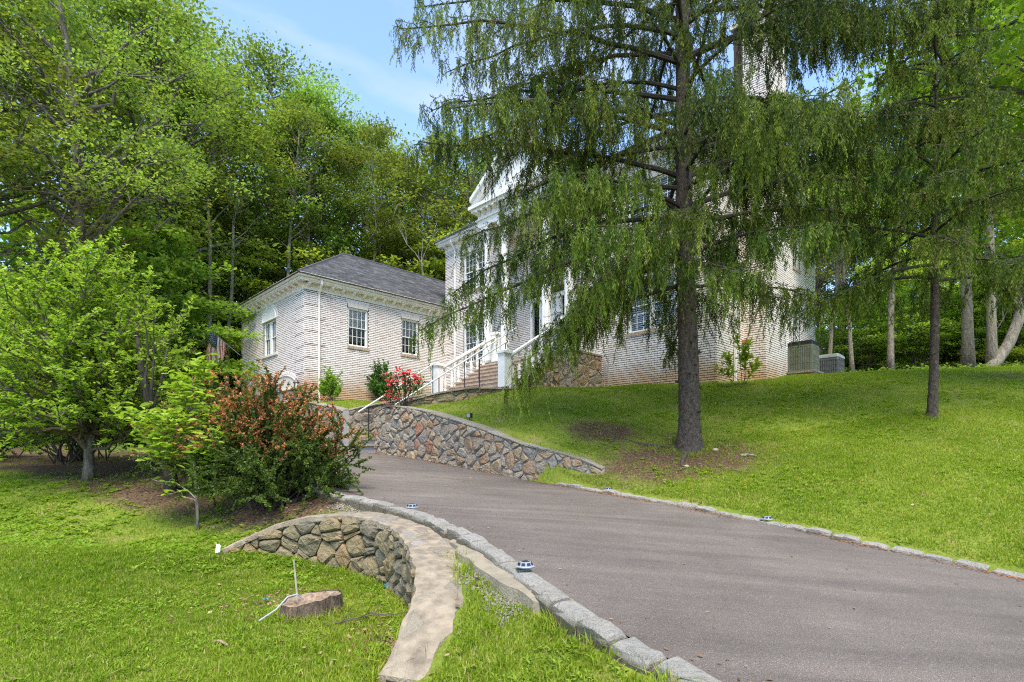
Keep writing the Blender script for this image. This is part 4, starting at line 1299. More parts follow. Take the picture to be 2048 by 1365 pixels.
def column(a, b):
    mb = MB()
    mb.box(a-.21, a+.21, b-.21, b+.21, PZ+.004, PZ+.12)
    mb.lathe([(.20, PZ+.12), (.20, PZ+.17), (.165, PZ+.20), (.17, PZ+.24), (.15, PZ+.27)], a, b, 20)
    cb_ = mb.build("column_base", M['white'], None, HO)
    sh = MB(); sh.lathe([(.15, PZ+.27), (.152, PZ+2), (.125, 7.98)], a, b, 32, .07)
    c_ = sh.build("column", M['white'], house, HO)
    cb_.parent = c_
    mb = MB(); mb.lathe([(.13, 7.98), (.15, 8.02), (.15, 8.06), (.19, 8.14), (.19, 8.2)], a, b, 20); mb.box(a-.22, a+.22, b-.22, b+.22, 8.2, 8.32)
    for k in range(8):
        t = 2*math.pi*k/8; mb.box(a+.165*math.cos(t)-.03, a+.165*math.cos(t)+.03, b+.165*math.sin(t)-.03, b+.165*math.sin(t)+.03, 8.05, 8.19)
    mb.build("capital", M['white'], c_, HO)
for a in (-14.62, -13.72, -11.74, -10.76): column(a, 13.36)
en = MB(); en.box(PA0+.06, PA1-.02, 13.12, MB0-.05, 8.32, 8.90); ent = en.build("entablature", M['white'], house, HO)
en = MB(); en.box(PA0-.12, PA1+.12, 12.95, MB0-.4, 8.90, 9.0); en.box(PA0-.2, PA1+.2, 12.86, MB0-.41, 9.0, 9.12); en.box(PA0-.02, PA1+.04, 13.06, MB0-.3, 8.58, 8.62); en.build("moulding", M['white'], ent, HO)
for k in range(15):
    p = (PA0+.2+k*(PA1-PA0-.4)/14, 13.11, 8.89)
    o_ = bpy.data.objects.new("bracket", BRK); COL.objects.link(o_); o_.parent = ent; o_.location = (p[0]-HA, p[1]-HB, p[2]-HZ)
# pediment
ax, az = (PA0+PA1)/2, 9.12+.67*(PA1-PA0)/2
tb = MB(); tb.prism([(PA0+.05, 9.12), (PA1-.05, 9.12), (ax, az)], 13.14, 19.2, 'y'); ped = tb.build("pediment", M['white'], house, HO)
for sg in (-1, 1):
    e = PA0-.08 if sg < 0 else PA1+.08; ez = 9.12-.0
    for (w0, w1, d0, nm_) in ((0.0, .16, 12.84, "raking_moulding"), (.16, .30, 12.93, "raking_cornice")):
        mb = MB(); q = [(e, ez+.30-w1), (ax, az+.47-w1), (ax, az+.47-w0), (e, ez+.30-w0)]
        mb.prism(q if sg > 0 else q[::-1], d0, 13.3, 'y'); mb.build(nm_, M['white'], ped, HO)
    roof_face((e-sg*0, 12.84, ez+.31), (e, 19.4, ez+.31), (ax, 12.84, az+.48), (ax, 19.4, az+.48), ped)
    mb = MB(); q = [(e, ez+.28), (ax, az+.46), (ax, az+.475), (e, ez+.30)]; mb.prism(q, 12.85, 19.4, 'y'); mb.build("roof_deck", M['shingle'], ped, HO)

# --- front steps, newels, balustrades
SA0, SA1, SB0 = -14.08, -10.90, 10.78
NST = 8; rise = (PZ-1.79)/NST; run = (PB-SB0)/NST
stair = empty("front_steps", tuple(hw((SA0+SA1)/2, SB0, 1.79)[k]-0 for k in range(3)))
# the steps belong to the house: parts
bpy.data.objects.remove(stair)
mb = MB()
for k in range(NST-1): mb.box(SA0+.03, SA1-.03, SB0+k*run+.03, PB-.002-.001*k, 1.5, 1.79+(k+1)*rise-.055-.0005*k)
flight = mb.build("flight_of_steps", M['mortar'], house, HO)
for k in range(NST-1):
    z = 1.79+(k+1)*rise; b0 = SB0+k*run
    mb = MB(); mb.box(SA0-.03, SA1+.03, b0-.02, b0+run+.02, z-.055, z); mb.piece("tread", M['step_tan'], flight, HO)
    n = 15
    for j in range(n):
        w_ = (SA1-SA0)/n; mb = MB(); mb.box(SA0+j*w_+.006, SA0+(j+1)*w_-.006, b0+.012, b0+.06, z-rise+.002, z-.058); mb.piece("riser_brick", M['step_tan'], flight, HO)
fk = lambda s: 1.79+max(0.0, min(NST-1, math.ceil((s+.001)/run)))*rise-.058
fmp = lambda s, z, d: SIDE(SA1-.028)(s+SB0, z, d)
for c in rubble_cells(PB-SB0, lambda s: 1.5, lambda s: 1.79+(s/(PB-SB0))*(PZ-1.79)-.03, .24, rnd, 1.2):
    stone_piece(c, fmp, .011, .02, rnd, "stone", M['porch_stone'], flight, HO)
mb = MB()
def newel(a, b, z0, h, parent):
    mb = MB(); w_ = .135
    mb.box(a-w_, a+w_, b-w_, b+w_, z0, z0+h-.12)
    mb.box(a-w_-.04, a+w_+.04, b-w_-.04, b+w_+.04, z0+h-.12, z0+h-.05)
    v = [mb.pt(p) for p in ((a-w_-.04, b-w_-.04, z0+h-.05), (a+w_+.04, b-w_-.04, z0+h-.05), (a+w_+.04, b+w_+.04, z0+h-.05), (a-w_-.04, b+w_+.04, z0+h-.05), (a, b, z0+h+.02))]
    for k in range(4): mb.idx([v[k], v[(k+1) % 4], v[4]])
    return mb.build("newel_post", M['white'], parent, HO)
BAL = None
def baluster_mesh():
    mb = MB(); prof = [(.055, 0), (.055, .07), (.03, .09), (.052, .18), (.058, .25), (.045, .36), (.025, .46), (.024, .58), (.04, .62), (.026, .66), (.05, .70), (.05, .78)]
    mb.lathe(prof, 0, 0, 10)
    mb.box(-.06, .06, -.06, .06, -.14, .01)
    me_ = mb.mesh("baluster"); me_.materials.append(M['white']); return me_
BAL = baluster_mesh()
def add_bal(p, parent, sz=1):
    o_ = bpy.data.objects.new("baluster", BAL); COL.objects.link(o_); o_.parent = parent; o_.location = (p[0]-HA, p[1]-HB, p[2]-HZ); o_.scale = (1, 1, sz)
for a in (SA0, SA1):
    nw = newel(a, SB0-.18, 1.70, 1.22, house)
    rb = MB(); zs = 1.79+.92; ze = PZ+.92
    p0, p1 = (a, SB0-.05, zs), (a, PB+.12, ze)
    for (w_, t0, t1) in ((.075, 0, .06), (.05, -.05, 0)):
        vv = [rb.pt(q) for q in ((a-w_, p0[1], p0[2]+t0), (a+w_, p0[1], p0[2]+t0), (a+w_, p0[1], p0[2]+t1), (a-w_, p0[1], p0[2]+t1), (a-w_, p1[1], p1[2]+t0), (a+w_, p1[1], p1[2]+t0), (a+w_, p1[1], p1[2]+t1), (a-w_, p1[1], p1[2]+t1))]
        for q in ((0, 1, 2, 3), (7, 6, 5, 4), (0, 4, 5, 1), (1, 5, 6, 2), (2, 6, 7, 3), (3, 7, 4, 0)): rb.idx([vv[i] for i in q])
    bal = rb.build("balustrade", M['white'], house, HO)
    for k in range(NST-1):
        b = SB0+(k+.5)*run; z = 1.79+(k+1)*rise
        zt = zs+(ze-zs)*(b-p0[1])/(p1[1]-p0[1])-.05
        add_bal((a, b, z+.0), bal, (zt-z)/.78)
    newel(a, PB+.2, PZ, 1.12, house)
# porch front railing between outer newels and columns
for (u, v) in ((PA0+.1, SA0-.2),):
    pass
mb = MB(); mb.box(SA1+.12, PA1-.06, PB+.14, PB+.26, PZ+.86, PZ+.94); bal = mb.build("balustrade", M['white'], house, HO)
for x in (SA1+.18, ): add_bal((x, PB+.2, PZ+.08), bal, 1.0)

# --- downspouts
def spout(pts, mat='white'):
    mb = MB()
    for p, q in zip(pts[:-1], pts[1:]):
        mb.tube([p, q], .042, 4)
    mb.build("downspout", M[mat], house, HO)
def spout_front(a, B, ztop, zbot, mat):
    spout([(a, B-.30, ztop+.36), (a, B-.28, ztop+.18), (a, B-.07, ztop-.12), (a, B-.07, zbot)], mat)
def spout_side(A, b, ztop, zbot, mat):
    spout([(A+.30, b, ztop+.36), (A+.28, b, ztop+.18), (A+.07, b, ztop-.12), (A+.07, b, zbot)], mat)
spout_side(WA1, 8.78, WZ, 1.7, 'cream')
spout_front(-18.22, MB0, MZ, 1.8, 'white')
spout_front(-7.28, MB0, MZ, 1.7, 'white')
spout_side(MA1, 15.9, MZ, 1.9, 'white')
for da in (0, .13):
    mb = MB(); mb.tube([(PA1+.16+da, MB0-.04, 1.75), (PA1+.16+da, MB0-.04, 3.05)], .018, 6); mb.build("conduit", M['box_grey'], house, HO)
# garage lanterns
for a in (-19.2,):
    mb = MB(FRONT(WB)); mb.tube([(a, 2.05, 0), (a, 2.1, .16), (a, 2.3, .16)], .015, 5); ln = mb.build("lantern", M['dark_metal'], house, HO)
    mb = MB(); mb.lathe([(.02, 2.66), (.03, 2.62), (.11, 2.50), (.10, 2.48)], a, WB-.16, 6); mb.build("lantern_top", M['dark_metal'], ln, HO)
    mb = MB(); mb.lathe([(.09, 2.48), (.06, 2.24)], a, WB-.16, 6); mb.build("lantern_glass", M['glass'], ln, HO)
    mb = MB(); mb.lathe([(.06, 2.24), (.03, 2.18), (.01, 2.16)], a, WB-.16, 6); mb.build("lantern_base", M['dark_metal'], ln, HO)
# weathered vent hood low on the chimney front
mb = MB(FRONT(16.68)); mb.box(MA1+.02, MA1+.2, 3.32, 3.42, 0.02, .16); mb.build("vent_hood", M['pot'], chim_o, HO)
mb = MB(FRONT(16.68)); mb.box(MA1+.05, MA1+.15, 2.95, 3.3, 0.02, .10); mb.build("vent_pipe", M['white'], chim_o, HO)

# ---------------------------------------------------------------- flag
fl = empty("flag", hw(-25.25, WB, 4.2))
tag(fl, "small stars and stripes flag drooping from an angled pole on the garage wing corner", "flag")
FO = tuple(fl.location)
b0 = Vector(hw(-25.25, WB-.02, 4.2)); b1 = Vector(hw(-25.25, WB-1.42, 5.26)); pd_ = (b1-b0)
mb = MB(); mb.tube([b0, b1], .016, 8); mb.build("flag_pole", M['metal'], fl, FO)
mb = MB(); mb.tube([b0-pd_*.02, b0+pd_*.08], .03, 8); mb.build("pole_bracket", M['dark_metal'], fl, FO)
mb = MB(); mb.lathe([(.001, -.035), (.03, -.01), (.03, .01), (.001, .035)], 0, 0, 8); fo = mb.build("finial", M['metal'], fl); fo.location = b1-fl.location
nr, nc = 13, 16
mb = MB(); gp = {}
for i in range(nr+1):
    for j in range(nc+1):
        t = i/nr; f = j/nc
        h = b0+pd_*(.98-.50*t)
        fold = math.sin(f*5+t*7)*.06*f + math.sin(t*10+1.2)*.07*f
        p = h + Vector((-.05*f*(1-t)+.16*f*t*-1+fold*.7, -.02+fold, -1.15*f-.10*f*(1-t)))
        p.x += (.5-t)*-.20*f
        gp[i, j] = p
for i in range(nr):
    for j in range(nc):
        mb.m = 2 if (i < 7 and j < 7) else (0 if i % 2 == 0 else 1)
        mb.face([gp[i, j], gp[i+1, j], gp[i+1, j+1], gp[i, j+1]])
mb.build("cloth", [M['flag_red'], M['flag_white'], M['flag_blue']], fl, FO)
st = MB()
for i in range(9):
    for j in range(6 if i % 2 == 0 else 5):
        u = (i+.9)*7/10.0; v = (j+.6+(0 if i % 2 == 0 else .5))*7/6.0
        i0, j0 = int(u), int(v); fu, fv = u-i0, v-j0
        p = gp[i0, j0].lerp(gp[i0+1, j0], fu).lerp(gp[i0, j0+1].lerp(gp[i0+1, j0+1], fu), fv)
        e1 = (gp[i0+1, j0]-gp[i0, j0]).normalized(); e2 = (gp[i0, j0+1]-gp[i0, j0]); e2 = (e2-e1*e2.dot(e1)).normalized(); n_ = e1.cross(e2)
        for sg in (1, -1):
            pts = [p+n_*.004*sg+(e1*math.cos(a_)+e2*math.sin(a_))*(.017 if k % 2 == 0 else .007) for k, a_ in enumerate([math.pi*q/5 for q in range(10)])]
            st.face(pts if sg > 0 else pts[::-1])
st.build("stars", M['flag_white'], fl, FO)
# ---------------------------------------------------------------- foliage builders
def unit(v):
    return v/np.maximum(np.linalg.norm(v, axis=-1, keepdims=True), 1e-9)

def leaves(P, D, N, L, Wd, tint, name, mat, parent=None, org=(0, 0, 0), fold=0.0, kind=None, six=False):
    """leaf-shaped faces: base P, direction D, normal N, length L, width Wd"""
    P = np.asarray(P, float); D = unit(D); N = unit(N - D*np.sum(N*D, -1, keepdims=True)); S = np.cross(D, N)
    L = np.asarray(L, float)[:, None]; Wd = np.asarray(Wd, float)[:, None]
    n = len(P)
    if six:
        vs = [P, P+D*L*.30+S*Wd*.42+N*fold*Wd, P+D*L*.62+S*Wd*.46+N*fold*Wd, P+D*L-N*.1*L, P+D*L*.62-S*Wd*.46+N*fold*Wd, P+D*L*.30-S*Wd*.42+N*fold*Wd]
        V = np.stack(vs, 1).reshape(-1, 3); b = np.arange(n)*6
        F = np.concatenate([np.stack([b, b+1, b+2, b+3], 1), np.stack([b, b+3, b+4, b+5], 1)])
        T = np.repeat(tint, 6)
    else:
        V = np.stack([P, P+D*L*.48+S*Wd*.5+N*fold*Wd, P+D*L, P+D*L*.48-S*Wd*.5+N*fold*Wd], 1).reshape(-1, 3); b = np.arange(n)*4
        F = np.stack([b, b+1, b+2, b+3], 1); T = np.repeat(tint, 4)
    me = np_mesh(name, V-np.array(org), F, T)
    return link(name, me, mat, parent, kind=kind) if mat is not None else me

def rand_dir(r, n):
    return unit(r.normal(size=(n, 3)))

def bez(p0, p1, sag, n, r, wob):
    """path from p0 to p1 with upward bow `sag` and wobble"""
    p0 = np.array(p0, float); p1 = np.array(p1, float); t = np.linspace(0, 1, n)[:, None]
    path = p0*(1-t)+p1*t
    path[:, 2] += (4*t*(1-t)*sag)[:, 0]
    w = r.normal(0, wob, (n, 3)); w[0] = 0; w[-1] = 0
    return path+w

def make_tree(seed, H, cb, Rc, nclump, nl, leafL, r0, flat=.55, name='tree', leafmat_='leaf_forest', bark='bark', top_sparse=0.0, lean=(0, 0), egg=1.0, clump_r=(.9, 1.7)):
    """broadleaf tree prototype at the origin: returns (trunk mesh, crown mesh)"""
    r = np.random.default_rng(seed)
    n = 11; t = np.linspace(0, 1, n)
    tp = np.stack([lean[0]*t*t*H+np.cumsum(r.normal(0, .010*H, n))*t, lean[1]*t*t*H+np.cumsum(r.normal(0, .010*H, n))*t, t*H*.93-0.4*(t == 0)], 1)
    tr = r0*(1-t)**.75+.02; tr[0] *= 1.35
    mb = MB(); mb.tube(tp, tr, 9)
    def trunk_at(z): return np.array([np.interp(z, tp[:, 2], tp[:, k]) for k in range(3)])
    C, RR = [], []
    for k in range(nclump):
        h = cb+(1-cb)*r.beta(1.25, 1.15); z = h*H
        u = (h-cb)/(1-cb)
        prof = (math.sin(math.pi*min(1, (u*.86+.14)))**.75)*Rc*egg
        a = k*2.39996+r.normal(0, .5); rr = prof*math.sqrt(r.uniform(.12, 1.0))*r.uniform(.8, 1.15)
        b = trunk_at(min(z, H*.92)); c = np.array([b[0]+rr*math.cos(a), b[1]+rr*math.sin(a), z+r.normal(0, .3)])
        C.append(c); RR.append(r.uniform(*clump_r)*(.75+.25*(1-u)))
        zs = max(cb*H*.75, z-rr*r.uniform(.5, 1.1)); s = trunk_at(zs)
        pr = max(.018, min(.11, r0*.33*(rr/Rc+.25)))
        path = bez(s, c, .06*rr, 5, r, .05*rr)
        mb.tube(path, [pr, pr*.8, pr*.6, pr*.4, pr*.2], 5, cap=False)
        for q in range(2):
            e = c+r.normal(0, RR[-1]*.6, 3)*np.array([1, 1, flat]); mb.tube(bez(path[3], e, .02, 3, r, .04), [pr*.35, pr*.22, .006], 4, cap=False)
    trunk = mb.mesh(name+'_trunk', smooth=True); trunk.materials.append(M[bark])
    P, N, D, LL, T = [], [], [], [], []
    per = nl//nclump
    for c, rc in zip(C, RR):
        m = int(per*(rc/np.mean(RR))**2)
        # each clump is a handful of flattened sprays
        ns = 5
        sc = c + r.normal(0, rc*.56, (ns, 3))*np.array([1, 1, flat])
        w = r.integers(0, ns, m)
        off = r.normal(0, 1, (m, 3))*np.array([rc*.36, rc*.36, rc*.115*max(flat, .2)/.55])
        p = sc[w]+off
        out = unit(p-np.array([trunk_at(min(c[2], H*.9))[0], trunk_at(min(c[2], H*.9))[1], c[2]-rc*.6]))
        P.append(p); N.append(np.array([0, 0, 1.0])+out*.45+r.normal(0, .55, (m, 3))); D.append(out+r.normal(0, .8, (m, 3))+np.array([0, 0, -.25]))
        LL.append(leafL*r.uniform(.65, 1.35, m)); T.append(np.clip(r.normal(.45, .22, m)+r.normal(0, .12), 0, 1))
    P, N, D, LL, T = map(np.concatenate, (P, N, D, LL, T))
    crown = leaves(P, D, N, LL, LL*r.uniform(.5, .75, len(LL)), T, name+'_crown', None, fold=.12)
    crown.materials.append(M[leafmat_])
    return trunk, crown

def tree_obj(name, protos, loc, rz, s, label, cat='tree', group=None):
    root = empty(name, loc, rz); root.scale = s
    tag(root, label, cat, group)
    link('trunk', protos[0], None, root); link('crown', protos[1], None, root)
    return root

# ---------------------------------------------------------------- the woods
OAK = make_tree(26, 23, .40, 5.2, 56, 17000, .16, .34, name='oak', lean=(-.006, 0), clump_r=(.9, 1.6))
TALL = [make_tree(21, 20, .34, 4.6, 74, 21000, .16, .26, name='tall_a'),
        make_tree(22, 22, .30, 5.0, 78, 22000, .165, .30, name='tall_b', lean=(.004, .0)),
        make_tree(23, 19, .26, 4.0, 68, 19500, .16, .22, name='tall_c'),
        make_tree(24, 21, .42, 4.4, 54, 15500, .16, .24, name='tall_d', clump_r=(.8, 1.5)),
        make_tree(25, 18, .38, 3.4, 52, 13000, .15, .17, name='slender', clump_r=(.6, 1.2)), OAK,
        make_tree(27, 16, .60, 2.6, 30, 7500, .15, .12, name='pole', bark='bark_pale', clump_r=(.6, 1.1)),
        make_tree(28, 18, .58, 3.4, 36, 10500, .15, .22, name='stout', bark='bark_pale', clump_r=(.7, 1.3))]
UNDER = [make_tree(31, 6.0, .10, 2.4, 48, 8500, .13, .06, flat=.28, name='under_a', leafmat_='leaf_under', clump_r=(.55, 1.0)),
         make_tree(32, 7.5, .12, 2.7, 60, 13000, .16, .075, flat=.25, name='under_b', leafmat_='leaf_under', clump_r=(.6, 1.1)),
         make_tree(33, 4.0, .02, 2.0, 44, 9000, .13, .04, flat=.4, name='under_c', leafmat_='leaf_under', clump_r=(.5, .9))]

def wood_tree(px, Y, top, kind, label, group=None, wid=1.0, nm='forest_tree', protos=TALL, Hs=(20, 22, 19, 21, 18, 23, 16, 18)):
    x = W(px, Y); z = gh(x, Y) if math.hypot(x, Y-10) < 46 else 6.5
    ztop = (HOR-top)/FPX*Y
    s = (ztop-z)/Hs[kind]
    w = wid*max(.72, min(1.25, s))
    return tree_obj(nm, protos[kind], (x, Y, z-.1), random.uniform(0, 6.28), (w, w, s), label, 'tree', group)

GB = "tall broadleaf trees of the wood behind the house"
# named ones, left to right:  photo column, distance, top row, prototype, label, width
for a in [
    (150, 18.8, -190, 5, "tallest tree at the wood edge, long bent dark trunk above the bright green tree", .98),
    (-60, 17.5, -60, 2, "dark leafy tree cut by the left edge of the photo", 1.25),
    (335, 25.0, 5, 0, "big dark crowned tree whose rounded top meets the blue sky left of centre", 1.12),
    (255, 31.0, -60, 3, "thin trunked tree standing behind the tallest tree at left", 1.0),
    (440, 33.0, 140, 2, "yellow green tree rising to the right of the big dark crown", 1.1),
    (540, 34.0, 135, 0, "broad light green tree above the garage wing roof hip", 1.15),
    (640, 33.0, 170, 3, "rounded light green tree directly above the grey wing roof ridge", 1.12),
    (722, 38.0, 262, 2, "lower light tree where the tree line dips above the wing roof", 1.05),
    (800, 36.0, 272, 4, "airy tree with see-through crown behind the wing roof", 1.35),
    (868, 37.0, 276, 0, "leafy tree just left of the main house cornice", .95),
    (925, 33.0, 236, 4, "slim wispy topped tree beside the pediment", 1.4),
    (985, 40.0, 300, 3, "tree crown showing just behind the pediment slope", 1.0)]:
    wood_tree(*a[:4], a[4], None, a[5])
for k, (px, Y, top, kd) in enumerate([(40, 30, -120, 0), (395, 40, 60, 3), (590, 44, 200, 3), (760, 48, 300, 3), (900, 46, 300, 4), (-160, 24, -200, 3), (-330, 28, -150, 0)]):
    wood_tree(px, Y, top, kd, "tall leafy tree deep in the wood "+("past the left edge of the lawn" if px < 0 else "behind the tallest tree at left" if px < 300 else "behind the big dark crown left of centre" if px < 500 else "behind the garage wing roof ridge" if px < 850 else "behind the main house cornice"), "deep wood trees left of the house")
for (px, Y, top, lab) in [(300, 24, 60, "thin pale stem in the wood right of the bent dark trunk"), (420, 26, 160, "slim straight pale trunk rising behind the bright tree"), (452, 27, 220, "dark slim trunk close left of the garage wing"), (560, 29, 200, "thin grey trunk behind the left end of the wing roof"), (612, 30, 180, "grey trunk just left of the wing roof peak"), (745, 32, 280, "slender trunk above the middle of the wing roof"), (205, 24, 40, "slim trunk close right of the bent dark trunk")]:
    wood_tree(px, Y, top, 6, lab, None, .9)
# behind the house and to the right
for a in [
    (1657, 20.0, 350, 6, "pale thin trunked tree beside the rear corner of the house", .8),
    (1705, 19.5, 330, 6, "slender grey tree second from the rear corner of the house", .8),
    (1780, 19.5, 150, 6, "straight grey trunked tree in the wood left of the small spruce", 1.2),
    (1936, 18.6, -60, 7, "thick grey trunked tree right of the small spruce", 1.0),
    (1984, 17.6, -160, 7, "tall tree with a leafy flecked trunk near the right edge", .75),
    (2130, 24.0, -80, 3, "big tree partly outside the right edge of the photo", 1.0)]:
    wood_tree(*a[:4], a[4], None, a[5])
for k, (px, Y, top, kd) in enumerate([(1640, 33, 380, 2), (1625, 40, 340, 0), (1685, 36, 200, 3), (1800, 36, 150, 3), (1905, 35, 90, 3), (1610, 44, 420, 3), (1720, 42, 380, 3), (1850, 38, 300, 3), (1960, 40, 220, 4), (2080, 34, 60, 3), (2260, 32, 0, 0), (1250, 54, 420, 3)]):
    wood_tree(px, Y, top, kd, "leafy tree deep in the wood "+("behind the middle of the main house" if px < 1500 else "just past the rear corner of the house" if px < 1690 else "seen through the gap between the two spruces" if px < 1830 else "behind the top of the small spruce" if px < 2000 else "at the far right edge"), "deep wood trees right of the house")

# understory
GU = "understory saplings under the tall trees"
for k, (px, Y, top, kd) in enumerate([(20, 17, 560, 1), (110, 19, 520, 0), (210, 21, 500, 1), (300, 22, 470, 1), (370, 27, 480, 0), (420, 29, 500, 1), (470, 31, 520, 0), (560, 31, 470, 1), (680, 32, 480, 0), (800, 33, 500, 0), (890, 32, 480, 1), (-80, 15, 600, 1), (-180, 16, 560, 0),
        (60, 25, 420, 1), (260, 27, 400, 1), (350, 30, 380, 1), (440, 33, 400, 1)]):
    wood_tree(px, Y, top, kd, ("tall green sapling " if kd == 1 else "green sapling ")+("past the left edge of the lawn" if px < 0 else "close behind the bright tree, far left" if px < 150 else "at the foot of the bent dark trunk" if px < 280 else "between the bent dark trunk and the garage wing" if px < 500 else "behind the garage wing roof"), "understory saplings left of the house", random.uniform(1.0, 1.35), 'sapling', UNDER, (6, 7.5, 4))
for k, (px, Y, top, kd) in enumerate([(1690, 22.5, 600, 0), (1740, 21.5, 610, 0), (1830, 21, 570, 0), (1885, 22, 590, 0), (1960, 21, 530, 1), (2040, 20, 500, 1), (1850, 25, 500, 1), (1760, 26, 530, 1), (2100, 20.5, 480, 1), (1860, 31, 480, 1), (2040, 28, 440, 1), (1710, 24, 690, 2), (1905, 23, 690, 2), (2005, 19.5, 690, 2), (2100, 24, 420, 1), (2180, 22, 500, 1)]):
    wood_tree(px, Y, top, kd, ("low bright sapling " if kd == 2 else "tall bright sapling " if kd == 1 else "bright layered sapling ")+("beside the rear corner of the house" if px < 1700 else "left of the straight grey trunk" if px < 1780 else "behind the small spruce trunk" if px < 1880 else "between the small spruce and the thick grey trunk" if px < 1940 else "by the flecked trunk near the right edge" if px < 2030 else "at the far right edge"), "understory saplings right of the house", random.uniform(.95, 1.25), 'sapling', UNDER, (6, 7.5, 4))

# far-off wood that closes the view
r = np.random.default_rng(77)
n = 60000
an = r.uniform(R(-75), R(75), n); rd = r.uniform(50, 62, n)
X = rd*np.sin(an); Y = rd*np.cos(an)
hz = 6.0+r.beta(1.0, 1.6, n)*(6.0+2.5*np.sin(an*17)+2*np.sin(an*41+1))
P = np.stack([X, Y, hz], 1)
LL = r.uniform(.45, .85, n)
leaves(P, rand_dir(r, n), rand_dir(r, n)+np.array([0, -.3, .8]), LL, LL*.7, np.clip(r.normal(.4, .25, n), 0, 1), "far_wood", M['leaf_forest'], kind='stuff')
# leaf litter and low plants on the woodland floor
n = 15000
X = np.concatenate([r.uniform(-32, -3, n//2), r.uniform(9, 34, n//2)]); Y = np.concatenate([r.uniform(11, 46, n//2), r.uniform(15.5, 42, n//2)])
so = soil_mask(X, Y); dl, dr = region(X, Y); ok = (so > .9) & ~((dl > -.3) & (dr > -.3)); X, Y = X[ok], Y[ok]
a_, b_ = (X-Y)*S2, (X+Y)*S2
ok = ~((a_ > -25.8) & (a_ < -5.3) & (b_ > 8) & (b_ < 24.4)); X, Y = X[ok], Y[ok]
m = np.hypot(X, Y-10) < 46; X, Y = X[m], Y[m]
Zg = ground_h(X, Y)
k3 = 4
P = np.repeat(np.stack([X, Y, Zg], 1), k3, 0)+r.normal(0, .16, (len(X)*k3, 3))*np.array([1, 1, 0]); P[:, 2] += r.uniform(0.0, .18, len(P))
LL = r.uniform(.07, .16, len(P))
leaves(P, rand_dir(r, len(P))*np.array([1, 1, .4]), rand_dir(r, len(P))*.6+np.array([0, 0, 1]), LL, LL*.65, np.clip(r.normal(.5, .25, len(P)), 0, 1), "woodland_undergrowth", M['leaf_forest'], kind='stuff')

# pale dead stems by the main house corner, and the leaning pale trunk at the far right
def bare_tree(name, x, y, H, seed, label, mat='stem_pale', r0=.05, forks=4, lean=(0, 0)):
    rr = np.random.default_rng(seed); z = gh(x, y)
    root = tag(empty(name, (x, y, z)), label, 'tree')
    mb = MB(); tp = bez((0, 0, -.2), (lean[0], lean[1], H), 0, 8, rr, H*.012); mb.tube(tp, np.linspace(r0, r0*.25, 8), 7); mb.build('trunk', M[mat], root)
    for k in range(forks):
        i = rr.integers(3, 7); a = rr.uniform(0, 6.28); L_ = H*rr.uniform(.14, .34)
        e = tp[i]+np.array([math.cos(a)*L_*.5, math.sin(a)*L_*.35, L_*.8])
        p = bez(tp[i], e, -.06*L_, 5, rr, .02*L_); mb = MB(); mb.tube(p, np.linspace(r0*.5, .008, 5), 5)
        for q in range(3):
            e2 = p[3]+np.array([rr.normal(0, .3), rr.normal(0, .3), rr.uniform(.2, .5)])*L_*.5; mb.tube(bez(p[2+q % 2], e2, 0, 3, rr, .02), [.014, .01, .004], 4, cap=False)
        mb.build('branch', M[mat], root)
    return root
bare_tree('dead_tree', W(846, 30), 30, 9.8, 1, "pale bare forked stem left of the main house cornice", forks=6)
bare_tree('dead_tree', W(812, 32), 32, 9.0, 2, "leaning bleached broken trunk behind the wing roof", 'stem_pale', .07, 5, (1.4, 0))
bare_tree('dead_tree', W(1722, 22), 22, 4.6, 3, "short bleached snag leaning left in the wood edge", 'stem_pale', .06, 4, (.5, 0))
bare_tree('young_tree', W(1664, 23), 23, 8.5, 4, "thin pale twin stem nearest the grey condenser", 'bark_pale', .06, 5, (.5, 0))
bare_tree('dead_tree', W(1995, 18.5), 18.5, 3.4, 6, "twisted bare sapling just left of the curved trunk", 'stem_pale', .035, 6, (-.25, 0))
zc = gh(W(1972, 17.5), 17.5)
ct = tag(empty('curved_tree', (W(1972, 17.5), 17.5, zc)), "thick pale trunk curving up out of the right edge of the photo", 'tree')
mb = MB(); mb.tube([(-.1, 0, -.2), (.35, 0, .25), (.8, .05, .85), (1.15, .1, 1.6), (1.4, .1, 2.6), (1.6, .2, 4.2), (1.9, .3, 6.5)], [.2, .17, .16, .155, .15, .13, .1], 10); mb.build('trunk', M['bark_pale'], ct, smooth=True)
mb = MB(); mb.tube([(1.2, .1, 1.9), (.95, 0, 2.2), (.8, -.05, 2.35)], [.07, .05, .035], 7); mb.build('branch', M['bark_pale'], ct, smooth=True)
cr = make_tree(41, 10, .5, 2.6, 36, 8000, .15, .1, name='curved', leafmat_='leaf_under')[1]
o_ = link('crown', cr, None, ct); o_.location = (1.8, .3, .5)

